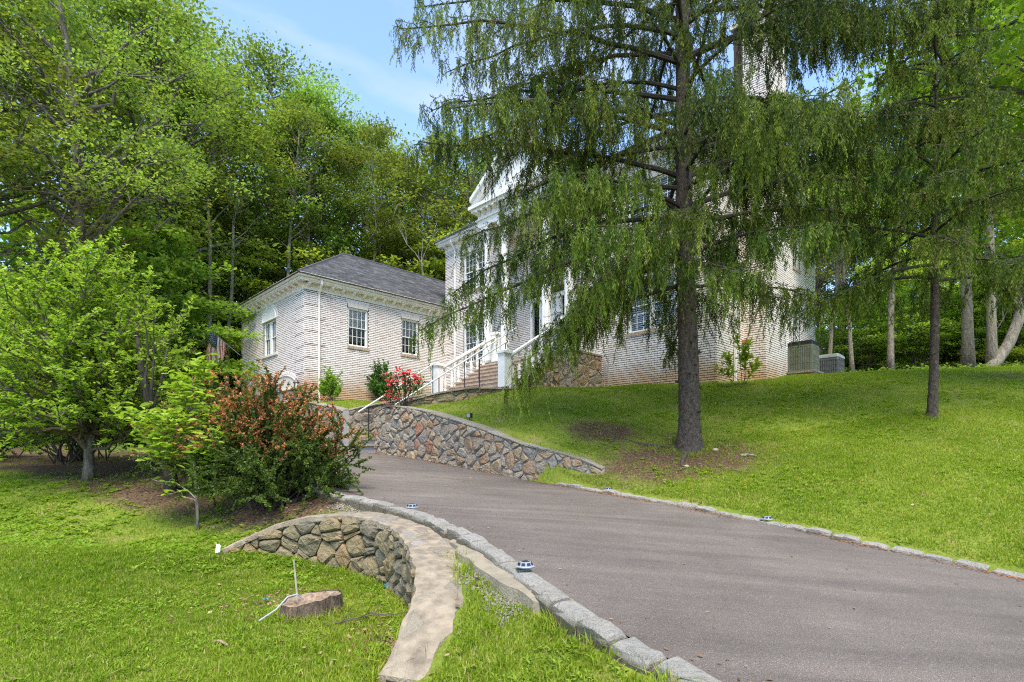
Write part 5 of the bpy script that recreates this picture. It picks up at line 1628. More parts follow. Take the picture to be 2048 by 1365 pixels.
# bright maple boughs reaching in at the upper right
def maple():
    rr = np.random.default_rng(55)
    x0, y0 = 12.5, 10.7; z0 = gh(x0, y0)
    root = tag(empty('maple_tree', (x0, y0, z0)), "bright yellow green maple boughs reaching in from the upper right", 'tree')
    mb = MB(); mb.tube([(0, 0, -.3), (.1, 0, 4), (-.1, .1, 8), (0, 0, 13)], [.34, .28, .2, .05], 10); tk = mb.build('trunk', M['bark'], root, smooth=True)
    P, N, D, T = [], [], [], []
    for k in range(46):
        zt = rr.uniform(4.2, 13.5); zb = max(3.5, zt-rr.uniform(.6, 2.2)); a = rr.uniform(R(100), R(285)) if k < 34 else rr.uniform(0, 6.28)
        L_ = rr.uniform(1.8, 4.6)*(1-.35*max(0, (zt-9)/5))
        e = np.array([math.cos(a)*L_, math.sin(a)*L_, zt])
        p = bez((0, 0, zb), e, .1, 7, rr, .07*L_/3); mb = MB(); mb.tube(p, np.linspace(.07, .012, 7), 5, cap=False); mb.build('branch', M['bark'], root)
        for q in range(6):
            c = p[2+q % 5]+rr.normal(0, .45, 3)*np.array([1, 1, .35])
            m = 42
            pp = c+rr.normal(0, 1, (m, 3))*np.array([.5, .5, .16]); P.append(pp)
            D.append(unit(pp-np.array([0, 0, zt-1]))+rr.normal(0, .6, (m, 3))+np.array([0, 0, -.45])); N.append(rr.normal(0, .45, (m, 3))+np.array([0, 0, 1.0])); T.append(np.clip(rr.normal(.5, .28, m), 0, 1))
    P, D, N, T = map(np.concatenate, (P, D, N, T)); n = len(P)
    D = unit(D); N = unit(N-D*np.sum(N*D, -1, keepdims=True)); S = np.cross(D, N)
    L_ = rr.uniform(.09, .17, n)[:, None]
    out = [(0, 0), (.34, .22), (.55, .05), (.62, .42), (.40, .62), (.42, .78), (.12, .72), (0, 1.05), (-.12, .72), (-.42, .78), (-.40, .62), (-.62, .42), (-.55, .05), (-.34, .22)]
    mm = len(out)
    V = np.stack([P+S*L_*u+D*L_*v-N*L_*.25*(u*u) for u, v in out], 1).reshape(-1, 3); b = np.arange(n)*mm
    me = np_mesh('crown', V, b[:, None]+np.arange(mm)[None, :], np.repeat(T, mm))
    link('crown', me, M['leaf_maple'], root)
maple()

# ---------------------------------------------------------------- weeping spruces
def spruce(name, loc, label, H, r0, z_lo, z_hi, nbr, Lfun, seed, hang=1.0, bend=(0, 0), dense=1.0, extra=()):
    rr = np.random.default_rng(seed)
    root = tag(empty(name, loc), label, 'tree')
    n = 16; t = np.linspace(0, 1, n)
    zz = np.concatenate([[-.25, .05], np.linspace(.5, H, n-2)])
    tx = bend[0]*np.minimum(zz, 6)+.02*np.sin(zz*1.3); ty = bend[1]*zz*0+.02*np.cos(zz*1.1)
    rad = r0*np.interp(zz, [-.25, .05, .5, 1.2, 3, H*.5, H], [1.7, 1.28, 1.08, 1.0, .9, .55, .03])
    mb = MB(); ring = 18; rows = []
    fz = np.concatenate([[-.25], np.linspace(0, 6, 90), np.linspace(6.2, H, 30)])
    for z in fz:
        cx, cyy, ra = np.interp(z, zz, tx), np.interp(z, zz, ty), np.interp(z, zz, rad)
        rows.append([mb.pt((cx+(ra*(1+rr.normal(0, .035)+(.16*max(0, .5-z)*abs(math.sin(2.5*j*2*math.pi/ring+1)) if z < .5 else 0)))*math.cos(2*math.pi*j/ring), cyy+ra*(1+rr.normal(0, .035))*math.sin(2*math.pi*j/ring), z)) for j in range(ring)])
    for a_, b_ in zip(rows[:-1], rows[1:]):
        for j in range(ring): mb.idx([a_[j], a_[(j+1) % ring], b_[(j+1) % ring], b_[j]])
    tk = mb.build('trunk', M['bark_spruce'], root, smooth=True)
    # old branch stubs on the bare trunk
    for k in range(26 if r0 > .15 else 12):
        z = rr.uniform(.5, z_lo+.4); a = rr.uniform(0, 6.28); cx, cyy, ra = np.interp(z, zz, tx), np.interp(z, zz, ty), np.interp(z, zz, rad)
        mb = MB(); d = np.array([math.cos(a), math.sin(a), .12]); c = np.array([cx, cyy, z]); mb.tube([c+d*ra*.8, c+d*(ra+.025), c+d*(ra+rr.uniform(.03, .07))], [.03*r0/.2, .022*r0/.2, .012*r0/.2], 6); mb.build('branch_stub', M['stem_dark'], tk)
    plan = []
    for k in range(nbr):
        u = (k+rr.uniform(0, 1))/nbr; z = z_lo+(z_hi-z_lo)*u**1.08
        a = k*2.39996+rr.normal(0, .35)
        L_ = Lfun(z, a)*rr.uniform(.72, 1.08)
        if L_ > .5: plan.append((z, a, L_, None, None))
    for (z, a, L_, el, sag) in plan + list(extra):
        cx, cyy = np.interp(z, zz, tx), np.interp(z, zz, ty)
        m = 12; s = np.linspace(0, 1, m)
        if el is None:
            el = rr.uniform(.05, .42) if z > z_lo+.8 else rr.uniform(-.05, .2)
            sag = rr.uniform(.34, .62)
        rise = L_*(el*s*1.4-sag*s**2*.9+.16*sag*s**4)
        side = np.cumsum(rr.normal(0, .022*L_, m))*s
        px = cx+np.cos(a)*L_*s*.97-np.sin(a)*side; py = cyy+np.sin(a)*L_*s*.97+np.cos(a)*side
        path = np.stack([px, py, z+rise], 1)
        br = (.016+.0075*L_)*np.linspace(1, .16, m)
        mb = MB(); mb.tube(path, br, 6, cap=False)
        SP, SL, ST = [], [], []       # hanging spray starts, lengths, tint
        nsub = max(5, int(L_*5.2*dense)); tw_paths = [path[3:]]
        for q in range(nsub):
            f = .22+.78*(q+rr.uniform(0, 1))/nsub
            p0 = np.array([np.interp(f, s, path[:, c]) for c in range(3)])
            sg = 1 if q % 2 else -1; aa = a+sg*rr.uniform(.5, 1.15)
            l = (.22+.24*L_*(1-f)+.10)*rr.uniform(.6, 1.3)
            e = p0+np.array([math.cos(aa)*l, math.sin(aa)*l, -l*rr.uniform(.12, .5)])
            tp_ = bez(p0, e, .07*l, 5, rr, .025); mb.tube(tp_, [.009, .007, .006, .005, .003], 3, cap=False); tw_paths.append(tp_)
        bt_ = rr.normal(0, .13); SW = []
        for ti, tp_ in enumerate(tw_paths):
            ln = np.sum(np.linalg.norm(np.diff(tp_, axis=0), axis=1)); cnt = max(2, int(ln/.120*dense))
            fs = rr.uniform(.25 if ti else .15, 1, cnt); ss = np.linspace(0, 1, len(tp_))
            for f in fs:
                p_ = np.array([np.interp(f, ss, tp_[:, c]) for c in range(3)]); bl = hang*min(1.0, rr.gamma(3.0, .13)+.10); tn = rr.normal(.43, .2)+bt_
                for q in range(rr.integers(1, 5)):
                    SP.append(p_+rr.normal(0, .022, 3)); SL.append(bl*rr.uniform(.45, 1.1)); ST.append(tn+rr.normal(0, .07)); SW.append(rr.normal(0, .20, 2))
        bo = mb.build('branch', M['stem_dark'], root)
        # curtains of hanging needle sprays
        SP = np.array(SP); SL = np.minimum(np.array(SL), 1.15*hang); ST = np.array(ST)
        bare = rr.uniform(0, 1, len(SP)) < .10
        cnt = np.maximum(5, (SL/.0135).astype(int)); cnt = np.where(bare, np.maximum(3, cnt//3), cnt)
        idx = np.repeat(np.arange(len(SP)), cnt); N_ = len(idx)
        fr = (np.arange(N_)-np.repeat(np.concatenate([[0], np.cumsum(cnt)[:-1]]), cnt)+rr.uniform(0, 1, N_))/cnt[idx]
        sway = np.array(SW); curl = rr.normal(0, .05, (len(SP), 2))
        P = SP[idx]+np.column_stack([(sway[idx]*fr[:, None]+curl[idx]*np.sin(fr*3)[:, None])*SL[idx][:, None], -fr*SL[idx]])
        az_ = rr.uniform(0, 6.28, N_)
        spread = np.interp(fr, [0, .2, .75, 1], [.5, .72, .55, .15])
        D = np.column_stack([np.cos(az_)*spread, np.sin(az_)*spread, -1+0*az_])
        Nn = np.column_stack([-np.sin(az_), np.cos(az_), rr.normal(0, .4, N_)])
        LN = rr.uniform(.042, .076, N_)*np.interp(fr, [0, .8, 1], [1, 1, .7])
        T = np.clip(ST[idx]+rr.normal(0, .12, N_)+.18*(fr > .8), 0, .86); T = np.where(bare[idx], .97, T)
        Q, QD, QT = [], [], []
        for ti, tp_ in enumerate(tw_paths):
            ss = np.linspace(0, 1, len(tp_)); ln = np.sum(np.linalg.norm(np.diff(tp_, axis=0), axis=1)); c_ = max(4, int(ln/.018*dense))
            f = rr.uniform(.25 if ti else .2, 1.0, c_); pos = np.stack([np.interp(f, ss, tp_[:, c]) for c in range(3)], 1)
            ax_ = unit(tp_[-1]-tp_[0]); Q.append(pos); QD.append(ax_*.8+rand_dir(rr, c_)*.9+np.array([0, 0, -.15])); QT.append(np.full(c_, rr.normal(.5, .15)))
        Q, QD, QT = map(np.concatenate, (Q, QD, QT)); nq = len(Q); QL = rr.uniform(.04, .075, nq)
        P = np.concatenate([P, Q]); D = np.concatenate([D, QD]); Nn = np.concatenate([Nn, rand_dir(rr, nq)]); LN = np.concatenate([LN, QL]); T = np.concatenate([T, np.clip(QT+rr.normal(0, .12, nq), 0, .88)]); N_ += nq
        ob_ = leaves(P, D, Nn, LN, LN*rr.uniform(.20, .30, N_), T, 'needle_spray', M['needle'], bo)
    return root

SX, SY = 3.42, 10.2
def Lbig(z, a):
    base = np.interp(z, [2.2, 3.2, 5, 8, 12, 20], [3.6, 4.6, 5.0, 4.7, 3.8, .8])
    # the side to the house and the camera side are a little shorter; low right is short
    f = 1.0
    toward = math.cos(a+math.pi/2)       # 1 when the branch points at the camera
    if toward > .55: f *= .70
    if z < 3.4 and math.cos(a) > .2: f *= .62
    return base*f
sz = gh(SX, SY)
spruce('weeping_spruce', (SX, SY, sz), "tall weeping spruce with drooping curtains of needles in front of the house", 21, .188, 3.05, 14.5, 84, Lbig, 3, 1.0, (-.022, 0),
       extra=[(3.9, R(184), 5.2, .02, .48), (3.6, R(200), 3.4, -.05, .75), (4.4, R(172), 4.9, .1, .5), (4.3, R(255), 2.4, .1, .7), (3.5, R(320), 1.9, .05, .9), (4.6, R(215), 4.0, .15, .6), (4.2, R(5), 4.2, .3, .45), (5.2, R(12), 4.9, .4, .5), (3.7, R(150), 3.2, .05, .6), (7.4, R(183), 5.5, .22, .36), (6.7, R(170), 5.0, .2, .4), (6.0, R(190), 4.7, .2, .45), (8.2, R(177), 5.3, .25, .4), (5.0, R(181), 4.4, .1, .5), (7.5, R(-2), 5.0, .3, .4), (8.3, R(8), 5.2, .25, .4), (6.6, R(14), 5.0, .3, .42), (9.2, R(0), 4.9, .2, .4), (5.8, R(-12), 4.6, .25, .45)])
X2, Y2 = 7.98, 10.05
def Lsm(z, a):
    return np.interp(z, [2.0, 3, 5, 8.3], [1.9, 2.5, 1.9, .4])
spruce('small_spruce', (X2, Y2, gh(X2, Y2)), "smaller slim trunked spruce alone on the right lawn", 8.6, .072, 2.55, 8.0, 52, Lsm, 9, .75, (.01, 0))
# ---------------------------------------------------------------- shrubs
def shrub(name, loc, label, tips, leafL, per, mat, stem_mat, seed, cat='shrub', base_r=.12, stem_r=.012, twigs=5, twig_l=.3, bow=.12, tint_fn=None, six=False, wr=.5, up=.6, leaf_from=.3):
    """stems from the base to the given tip points (local), twigs along them, leaves along the twigs"""
    rr = np.random.default_rng(seed)
    root = tag(empty(name, loc), label, cat)
    P, D, N, LL, T = [], [], [], [], []
    mb = MB()
    for tip in tips:
        tip = np.array(tip, float); l = np.linalg.norm(tip)
        b = np.array([tip[0]*.10+rr.normal(0, base_r), tip[1]*.10+rr.normal(0, base_r), -.06])
        p = bez(b, tip, bow*l, 9, rr, .018*l)
        mb.tube(p, np.linspace(stem_r*(.6+l*.35), stem_r*.25, 9), 5, cap=False)
        tw = [p[3:]]
        for q in range(twigs):
            f = rr.uniform(leaf_from, 1)*8; i = min(7, int(f)); s = p[i]+(p[i+1]-p[i])*(f-i)
            d = unit((p[i+1]-p[i])*.9/np.linalg.norm(p[i+1]-p[i])+rr.normal(0, .75, 3)+np.array([0, 0, up*.5])); tl = twig_l*rr.uniform(.5, 1.3)
            tp_ = bez(s, s+d*tl, .05*tl, 4, rr, .02*tl); mb.tube(tp_, [stem_r*.35, stem_r*.28, stem_r*.2, stem_r*.1], 3, cap=False); tw.append(tp_)
        for tp_ in tw:
            ss = np.linspace(0, 1, len(tp_)); ln = np.sum(np.linalg.norm(np.diff(tp_, axis=0), axis=1))
            m = max(3, int(per*ln*rr.uniform(.7, 1.3))); f = np.sort(rr.uniform(.05, 1, m))
            pos = np.stack([np.interp(f, ss, tp_[:, c]) for c in range(3)], 1); ax = unit(np.stack([np.interp(np.minimum(f+.08, 1), ss, tp_[:, c])-np.interp(f-.08, ss, tp_[:, c]) for c in range(3)], 1))
            d = ax*.55+rand_dir(rr, m)*.85+np.array([0, 0, .1])
            P.append(pos); D.append(d); N.append(rr.normal(0, .5, (m, 3))+np.array([0, 0, up])+ax*.2); LL.append(leafL*rr.uniform(.6, 1.3, m))
            tb = rr.normal(.42, .2, m)
            T.append(np.clip(tint_fn(pos, f, rr) if tint_fn else tb, 0, 1))
    ob_s = mb.build('stem', M[stem_mat], root)
    P, D, N, LL, T = map(np.concatenate, (P, D, N, LL, T))
    leaves(P, D, N, LL, LL*wr*rr.uniform(.8, 1.2, len(LL)), T, 'foliage', M[mat], root, fold=.15, six=six)
    return root

def dome_tips(n, rx, ry, h0, h1, seed, jit=.12):
    rr = np.random.default_rng(seed); out = []
    for k in range(n):
        a = k*2.39996+rr.normal(0, .3); q = math.sqrt((k+.5)/n)
        z = h1*(1-q**2.2)+h0*q**2.2
        out.append((rx*q*math.cos(a)*(1+rr.normal(0, jit)), ry*q*math.sin(a)*(1+rr.normal(0, jit)), z*(1+rr.normal(0, jit))))
    return out

# red tipped barberry beside the drive, and the one behind it
def barb_t(h):
    def f(pos, fr, rr):
        base = rr.normal(.28, .13, len(pos))
        red = (fr > .55) & (pos[:, 2] > h*(.58+.28*math.sin(pos[0, 0]*7+pos[0, 1]*5)*.5)) & (rr.uniform(0, 1, len(pos)) < .66)
        return np.where(red, rr.uniform(.64, 1.0, len(pos)), np.minimum(base, .5))
    return f
bx, by = -3.42, 7.7
tips = dome_tips(100, 1.28, 1.0, .16, 1.62, 3, .13)+[(-.25, .1, 1.86), (-.15, 0, 1.8), (-.05, .1, 1.84), (1.15, -.1, 1.1), (1.22, .1, .85)]
shrub('barberry_bush', (bx, by, gh(bx, by)), "large round barberry bush with rusty red tips beside the driveway kerb", tips, .036, 240, 'leaf_barberry', 'stem_dark', 4, 'shrub', .14, .012, 13, .34, .10, barb_t(1.5), wr=.62, leaf_from=.22)
bx, by = -4.9, 8.9
shrub('barberry_bush', (bx, by, gh(bx, by)), "orange red barberry behind the bright yellow green sapling", dome_tips(60, 1.25, .9, .4, 1.65, 13, .12), .045, 120, 'leaf_barberry', 'stem_dark', 5, 'shrub', .14, .012, 11, .34, .10, barb_t(1.25), wr=.62)
bx, by = -9.4, 11.4
shrub('barberry_bush', (bx, by, gh(bx, by)), "dull red shrub showing through the bright green tree at left", dome_tips(50, 1.9, 1.2, .5, 2.2, 14, .12), .055, 70, 'leaf_barberry', 'stem_dark', 6, 'shrub', .2, .014, 9, .4, .10, barb_t(2.2), wr=.62)
bx, by = -11.6, 11.6
shrub('dark_shrub', (bx, by, gh(bx, by)), "dark clipped shrub at the far left under the bright tree", dome_tips(50, 1.3, 1.2, .3, 1.5, 15, .12), .06, 70, 'leaf_shrub', 'stem_dark', 7, 'shrub', .2, .014, 9, .3, .10, wr=.55)
bx, by = -6.6, 10.7
shrub('dark_shrub', (bx, by, gh(bx, by)), "dark green bush in the shade behind the leaning dark trunk", dome_tips(46, 1.3, .9, .3, 1.5, 16, .12), .06, 70, 'leaf_shrub', 'stem_dark', 8, 'shrub', .2, .014, 9, .3, .10, wr=.55)
# by the wing wall
def hp(a, b): x, y, _ = hw(a, b, 0); return x, y
x, y = hp(-18.25, 11.05)
shrub('green_shrub', (x, y, gh(x, y)), "rounded dark green shrub under the wing windows", dome_tips(34, .62, .62, .5, 1.5, 20, .14), .085, 62, 'leaf_shrub', 'stem_brown', 21, 'shrub', .08, .012, 8, .25, .08, six=True, wr=.5)
x, y = hp(-18.2, 8.9)
shrub('green_shrub', (x, y, gh(x, y)), "small light green shrub at the foot of the cream downspout", dome_tips(20, .42, .42, .3, 1.0, 22, .16), .09, 55, 'leaf_dogwood', 'stem_brown', 23, 'shrub', .06, .010, 7, .22, .08, six=True, wr=.5)
x, y = hp(-18.0, 12.6)
shrub('green_shrub', (x, y, gh(x, y)), "thin feathery green shrub behind the red roses", dome_tips(14, .3, .3, .5, 1.25, 24, .16), .07, 40, 'leaf_dogwood', 'stem_brown', 25, 'shrub', .06, .008, 6, .22, .08, wr=.4)
# young plant by the chimney
x, y = 6.2, 14.3
shrub('young_shrub', (x, y, gh(x, y)), "young light green shrub in front of the chimney corner", [(-.1, 0, 1.3), (.12, -.1, 1.05), (-.45, -.05, .75), (.4, 0, .55), (-.6, .0, .45), (.1, .1, .9)], .12, 62, 'leaf_sapling', 'stem_brown', 27, 'shrub', .03, .010, 7, .22, .06, six=True, wr=.42, leaf_from=.5)

# rose on the wall
x, y = -2.86, 14.05
zr = 1.17
rose_tips = dome_tips(26, .58, .42, .55, .92, 30, .14)
rs = shrub('rose_bush', (x, y, zr), "rose bush full of red blooms on top of the stone wall", rose_tips, .05, 44, 'leaf_rose', 'stem_dark', 31, 'rose bush', .05, .009, 6, .16, .06, wr=.6, leaf_from=.55)
def bloom_mesh(seed):
    rr = np.random.default_rng(seed); mb = MB()
    for ringn, (rad_, tilt, n) in enumerate(((.012, 1.35, 4), (.024, .95, 5), (.036, .45, 6))):
        for k in range(n):
            a = 2*math.pi*(k+.5*ringn)/n+rr.normal(0, .1); ca, sa = math.cos(a), math.sin(a); w_ = rad_*.85
            h = math.sin(tilt)*.03; o_ = rad_*.35; e = rad_+math.cos(tilt)*.012
            mb.face([(ca*o_-sa*w_*.4, sa*o_+ca*w_*.4, 0), (ca*o_+sa*w_*.4, sa*o_-ca*w_*.4, 0), (ca*e+sa*w_, sa*e-ca*w_, h), (ca*(e+.006), sa*(e+.006), h+.004), (ca*e-sa*w_, sa*e+ca*w_, h)])
    me_ = mb.mesh('bloom'); me_.materials.append(M['rose']); return me_
BLO = [bloom_mesh(k) for k in range(4)]
rr = np.random.default_rng(33)
for k in range(72):
    t_ = np.array(rose_tips[k % 26]); p = t_+rr.normal(0, .07, 3)+np.array([0, -.03, .03])
    if k > 40: p = t_*rr.uniform(.72, .95)+np.array([0, -.12, .08])
    o_ = bpy.data.objects.new('bloom', BLO[k % 4]); COL.objects.link(o_); o_.parent = rs; o_.location = p; s_ = rr.uniform(.6, 1.05); o_.scale = (s_, s_, s_)
    o_.rotation_euler = (rr.uniform(.2, 1.2), rr.normal(0, .4), rr.normal(0, .5))
x, y = -3.35, 14.55
pt = tag(empty('flower_pot', (x, y, 1.10)), "clay pot of red flowers left of the rose bush", 'flower pot')
mb = MB(); mb.lathe([(.09, 0), (.12, .18), (.135, .18), (.135, .22), (.11, .22), (.10, .19)], 0, 0, 14); mb.build('pot', M['pot'], pt)
fo_t = dome_tips(14, .25, .22, .3, .48, 35)
mb = MB()
for t_ in fo_t: mb.tube([(0, 0, .18), (t_[0]*.5, t_[1]*.5, .32), t_], .004, 3, cap=False)
mb.build('stem', M['stem_dark'], pt)
m = 240; f0 = np.array(fo_t)[rr.integers(0, 14, m)]+rr.normal(0, .06, (m, 3))
leaves(f0, rand_dir(rr, m), rr.normal(0, .5, (m, 3))+np.array([0, 0, .8]), rr.uniform(.03, .06, m), rr.uniform(.02, .04, m), rr.uniform(0, 1, m), 'foliage', M['leaf_rose'], pt)
for k in range(16):
    o_ = bpy.data.objects.new('bloom', BLO[k % 4]); COL.objects.link(o_); o_.parent = pt; o_.location = np.array(fo_t[k % 14])+rr.normal(0, .04, 3)+np.array([0, -.03, .04]); s_ = rr.uniform(.8, 1.2); o_.scale = (s_, s_, s_); o_.rotation_euler = (rr.uniform(.2, 1.1), 0, rr.normal(0, .5))

# bright green spreading tree at left
def dogwood():
    rr = np.random.default_rng(61); x, y = -7.6, 9.5
    root = tag(empty('spreading_tree', (x, y, gh(x, y))), "bright fresh green spreading tree on the left of the lawn", 'tree')
    mb = MB()
    tp = np.array([(0, 0, -.15), (.02, 0, .25), (0, .02, .5), (.05, .0, .85)]); mb.tube(tp, [.11, .085, .075, .07], 10)
    mb.build('trunk', M['bark'], root, smooth=True)
    tips = []
    for k in range(72):
        a = k*2.39996; q = math.sqrt((k+.5)/72)
        tips.append((2.2*q*math.cos(a)*(.74 if math.cos(a) > 0 else 1.08)*rr.uniform(.85, 1.12), 2.0*q*math.sin(a)*rr.uniform(.85, 1.12), .70+3.05*(1-q**2.2)*rr.uniform(.72, 1.15)+.05))
    tips += [(1.5, .2, 2.7), (-2.7, 0, 2.6), (-2.5, .3, 1.3), (-2.2, -.6, .9), (1.9, -.4, 1.2), (1.1, -.6, .95), (-1.3, -.8, 1.0), (1.9, -.3, .75), (-.7, -.9, .8), (-2.6, .2, 3.2), (-3.0, 0, 2.2), (-1.9, .3, 3.2)]
    P, D, N, LL, T = [], [], [], [], []
    for tip in tips:
        mb = MB(); tip = np.array(tip); st = tp[3] if rr.uniform() < .75 else tp[2]
        l = np.linalg.norm(tip-st); p = bez(st, tip, .10*l if tip[2] > 1.6 else .02, 9, rr, .022*l)
        mb.tube(p, np.linspace(.026+.008*l, .006, 9), 6, cap=False)
        sub = [p[4:]]
        for q in range(int(6+l*3.4)):
            f = rr.uniform(.22, 1)*8; i = min(7, int(f)); s = p[i]+(p[i+1]-p[i])*(f-i)
            d = unit(unit(p[i+1]-p[i])*.7+rr.normal(0, .6, 3)+np.array([0, 0, .55])); tl = rr.uniform(.3, .85)
            t2 = bez(s, s+d*tl, .04, 5, rr, .03*tl); mb.tube(t2, [.010, .008, .006, .005, .003], 4, cap=False); sub.append(t2)
        mb.build('branch', M['stem_brown'], root)
        for t2 in sub:
            ss = np.linspace(0, 1, len(t2)); ln = np.sum(np.linalg.norm(np.diff(t2, axis=0), axis=1)); nodes = max(3, int(ln/.060))
            f = np.linspace(.2, 1, nodes)
            pos = np.stack([np.interp(f, ss, t2[:, c]) for c in range(3)], 1); m = 4
            pos = np.repeat(pos, m, 0)+rr.normal(0, .014, (nodes*m, 3)); aa = rr.uniform(0, 6.28, nodes*m)
            D.append(np.column_stack([np.cos(aa), np.sin(aa), rr.uniform(.1, 1.1, nodes*m)])); N.append(np.column_stack([-np.cos(aa)*.5, -np.sin(aa)*.5, np.full(nodes*m, 1.0)])+rr.normal(0, .3, (nodes*m, 3)))
            P.append(pos); LL.append(rr.uniform(.048, .095, nodes*m)); T.append(np.clip(rr.normal(.45, .2, nodes*m)+.25*(np.repeat(f, m) > .85), 0, 1))
    P, D, N, LL, T = map(np.concatenate, (P, D, N, LL, T))
    leaves(P, D, N, LL, LL*.5, T, 'crown', M['leaf_dogwood'], root, fold=.18, six=True)
dogwood()
# yellow green sapling in front of the barberry
def sapling():
    rr = np.random.default_rng(63); x, y = -4.42, 7.45
    root = tag(empty('sapling', (x, y, gh(x, y))), "slim sapling with large yellow green leaves in front of the barberry", 'sapling')
    tp = np.array([(0, 0, -.08), (.0, 0, .25), (-.02, 0, .6), (-.05, 0, 1.0), (-.12, .02, 1.45), (-.08, 0, 1.95), (-.05, 0, 2.3)])
    mb = MB(); mb.tube(tp, [.026, .022, .02, .017, .014, .009, .004], 7); mb.build('trunk', M['bark_pale'], root, smooth=True)
    br = [((0, 0, .42), (-.62, -.05, .72)), ((0, 0, .38), (-.40, -.1, .55)), ((0, 0, .5), (.12, -.1, .8)), ((-.03, 0, .75), (.35, -.05, 1.05)), ((-.04, 0, .9), (-.75, .0, 1.25)), ((-.05, 0, 1.0), (-.95, .1, 1.45)), ((-.06, 0, 1.1), (.45, 0, 1.32)), ((-.08, 0, 1.2), (-.55, -.2, 1.62)), ((-.09, 0, 1.3), (.25, .1, 1.68)), ((-.1, 0, 1.4), (-.35, .1, 1.9)), ((-.1, 0, 1.5), (.1, 0, 2.0)), ((-.05, 0, 1.0), (-.55, -.25, 1.15)), ((-.05, 0, 1.0), (.3, -.25, 1.2)), ((-.08, 0, 1.3), (-.25, -.3, 1.55)), ((-.08, 0, 1.6), (-.3, 0, 2.15)), ((-.06, 0, 1.15), (-.85, -.2, 1.6)), ((-.06, 0, 1.8), (.05, 0, 2.35))]
    P, D, N, LL, T = [], [], [], [], []
    for i, (s, e) in enumerate(br):
        p = bez(s, e, .05, 6, rr, .02); mb = MB(); mb.tube(p, np.linspace(.010, .003, 6), 4, cap=False); mb.build('branch', M['stem_brown'] if i > 2 else M['stem_pale'], root)
        if i in (0,): 
            m = 0
        m = 7 if i < 3 else 85
        ss = np.linspace(0, 1, 6); f = rr.uniform(.35, 1.0, m); pos = np.stack([np.interp(f, ss, p[:, c]) for c in range(3)], 1)+rr.normal(0, .075 if i > 2 else .01, (m, 3)); aa = rr.uniform(0, 6.28, m)
        P.append(pos); D.append(np.column_stack([np.cos(aa), np.sin(aa), rr.uniform(-.1, .7, m)])); N.append(np.column_stack([-np.cos(aa)*.35, -np.sin(aa)*.35, np.ones(m)])+rr.normal(0, .25, (m, 3))); LL.append(rr.uniform(.09, .15, m)); T.append(rr.uniform(0, 1, m))
    P, D, N, LL, T = map(np.concatenate, (P, D, N, LL, T))
    leaves(P, D, N, LL, LL*.5, T, 'crown', M['leaf_sapling'], root, fold=.15, six=True)
sapling()
x, y = -5.75, 9.0
dk = tag(empty('leaning_tree', (x, y, gh(x, y))), "dark leaning trunk between the bright tree and the sapling", 'tree')
mb = MB(); mb.tube([(0, 0, -.2), (-.06, 0, .3), (-.26, .1, .75), (-.5, .2, 1.35), (-.75, .3, 2.0), (-1.0, .5, 3.0)], [.14, .10, .085, .075, .06, .02], 9); mb.build('trunk', M['stem_dark'], dk, smooth=True)
rr = np.random.default_rng(64)
P = np.array([-1.2, .5, 2.2])+rr.normal(0, 1, (2600, 3))*np.array([.55, .5, .45]); LL = rr.uniform(.05, .09, 2600)
leaves(P, rand_dir(rr, 2600), rr.normal(0, .5, (2600, 3))+np.array([0, 0, 1]), LL, LL*.55, rr.uniform(0, 1, 2600), 'crown', M['leaf_under'], dk, six=True)
mb = MB()
for k in range(7):
    e = np.array([-.9, .5, 2.4])+rr.normal(0, .7, 3); mb.tube(bez((-.5, .2, 1.35), e, .1, 5, rr, .05), [.03, .025, .018, .012, .006], 5, cap=False)
mb.build('branch', M['stem_dark'], dk)

# ---------------------------------------------------------------- path, steps and handrails
gs = tag(empty('garden_steps', hw(-13.3, 7.55, 0.0)), "stone slab steps rising from the drive between the two stone walls", 'steps')
GO = hw(-13.3, 7.55, 0.0)
for k in range(10):
    b0 = 7.5+k*.30; z = .02+.178*(k+1)
    mb = MB()
    q = [hw(-13.98, b0, 0), hw(-12.62, b0, 0), hw(-12.62, b0+.34, 0), hw(-13.98, b0+.34, 0)]
    lo = [mb.pt((p[0], p[1], z-.055)) for p in q]; hi = [mb.pt((p[0]+random.uniform(-.01, .01), p[1]+random.uniform(-.01, .01), z)) for p in q]
    mb.idx(hi); mb.idx(lo[::-1])
    for j in range(4): mb.idx([lo[j], lo[(j+1) % 4], hi[(j+1) % 4], hi[j]])
    mb.piece('tread', M['flagstone'], gs, GO)
    mb = MB(); q = [hw(-13.94, b0+.05, 0), hw(-12.66, b0+.05, 0), hw(-12.66, b0+.33, 0), hw(-13.94, b0+.33, 0)]
    lo = [mb.pt((p[0], p[1], z-.30)) for p in q]; hi = [mb.pt((p[0], p[1], z-.056)) for p in q]
    mb.idx(hi); mb.idx(lo[::-1])
    for j in range(4): mb.idx([lo[j], lo[(j+1) % 4], hi[(j+1) % 4], hi[j]])
    mb.piece('riser', M['mortar'], gs, GO)
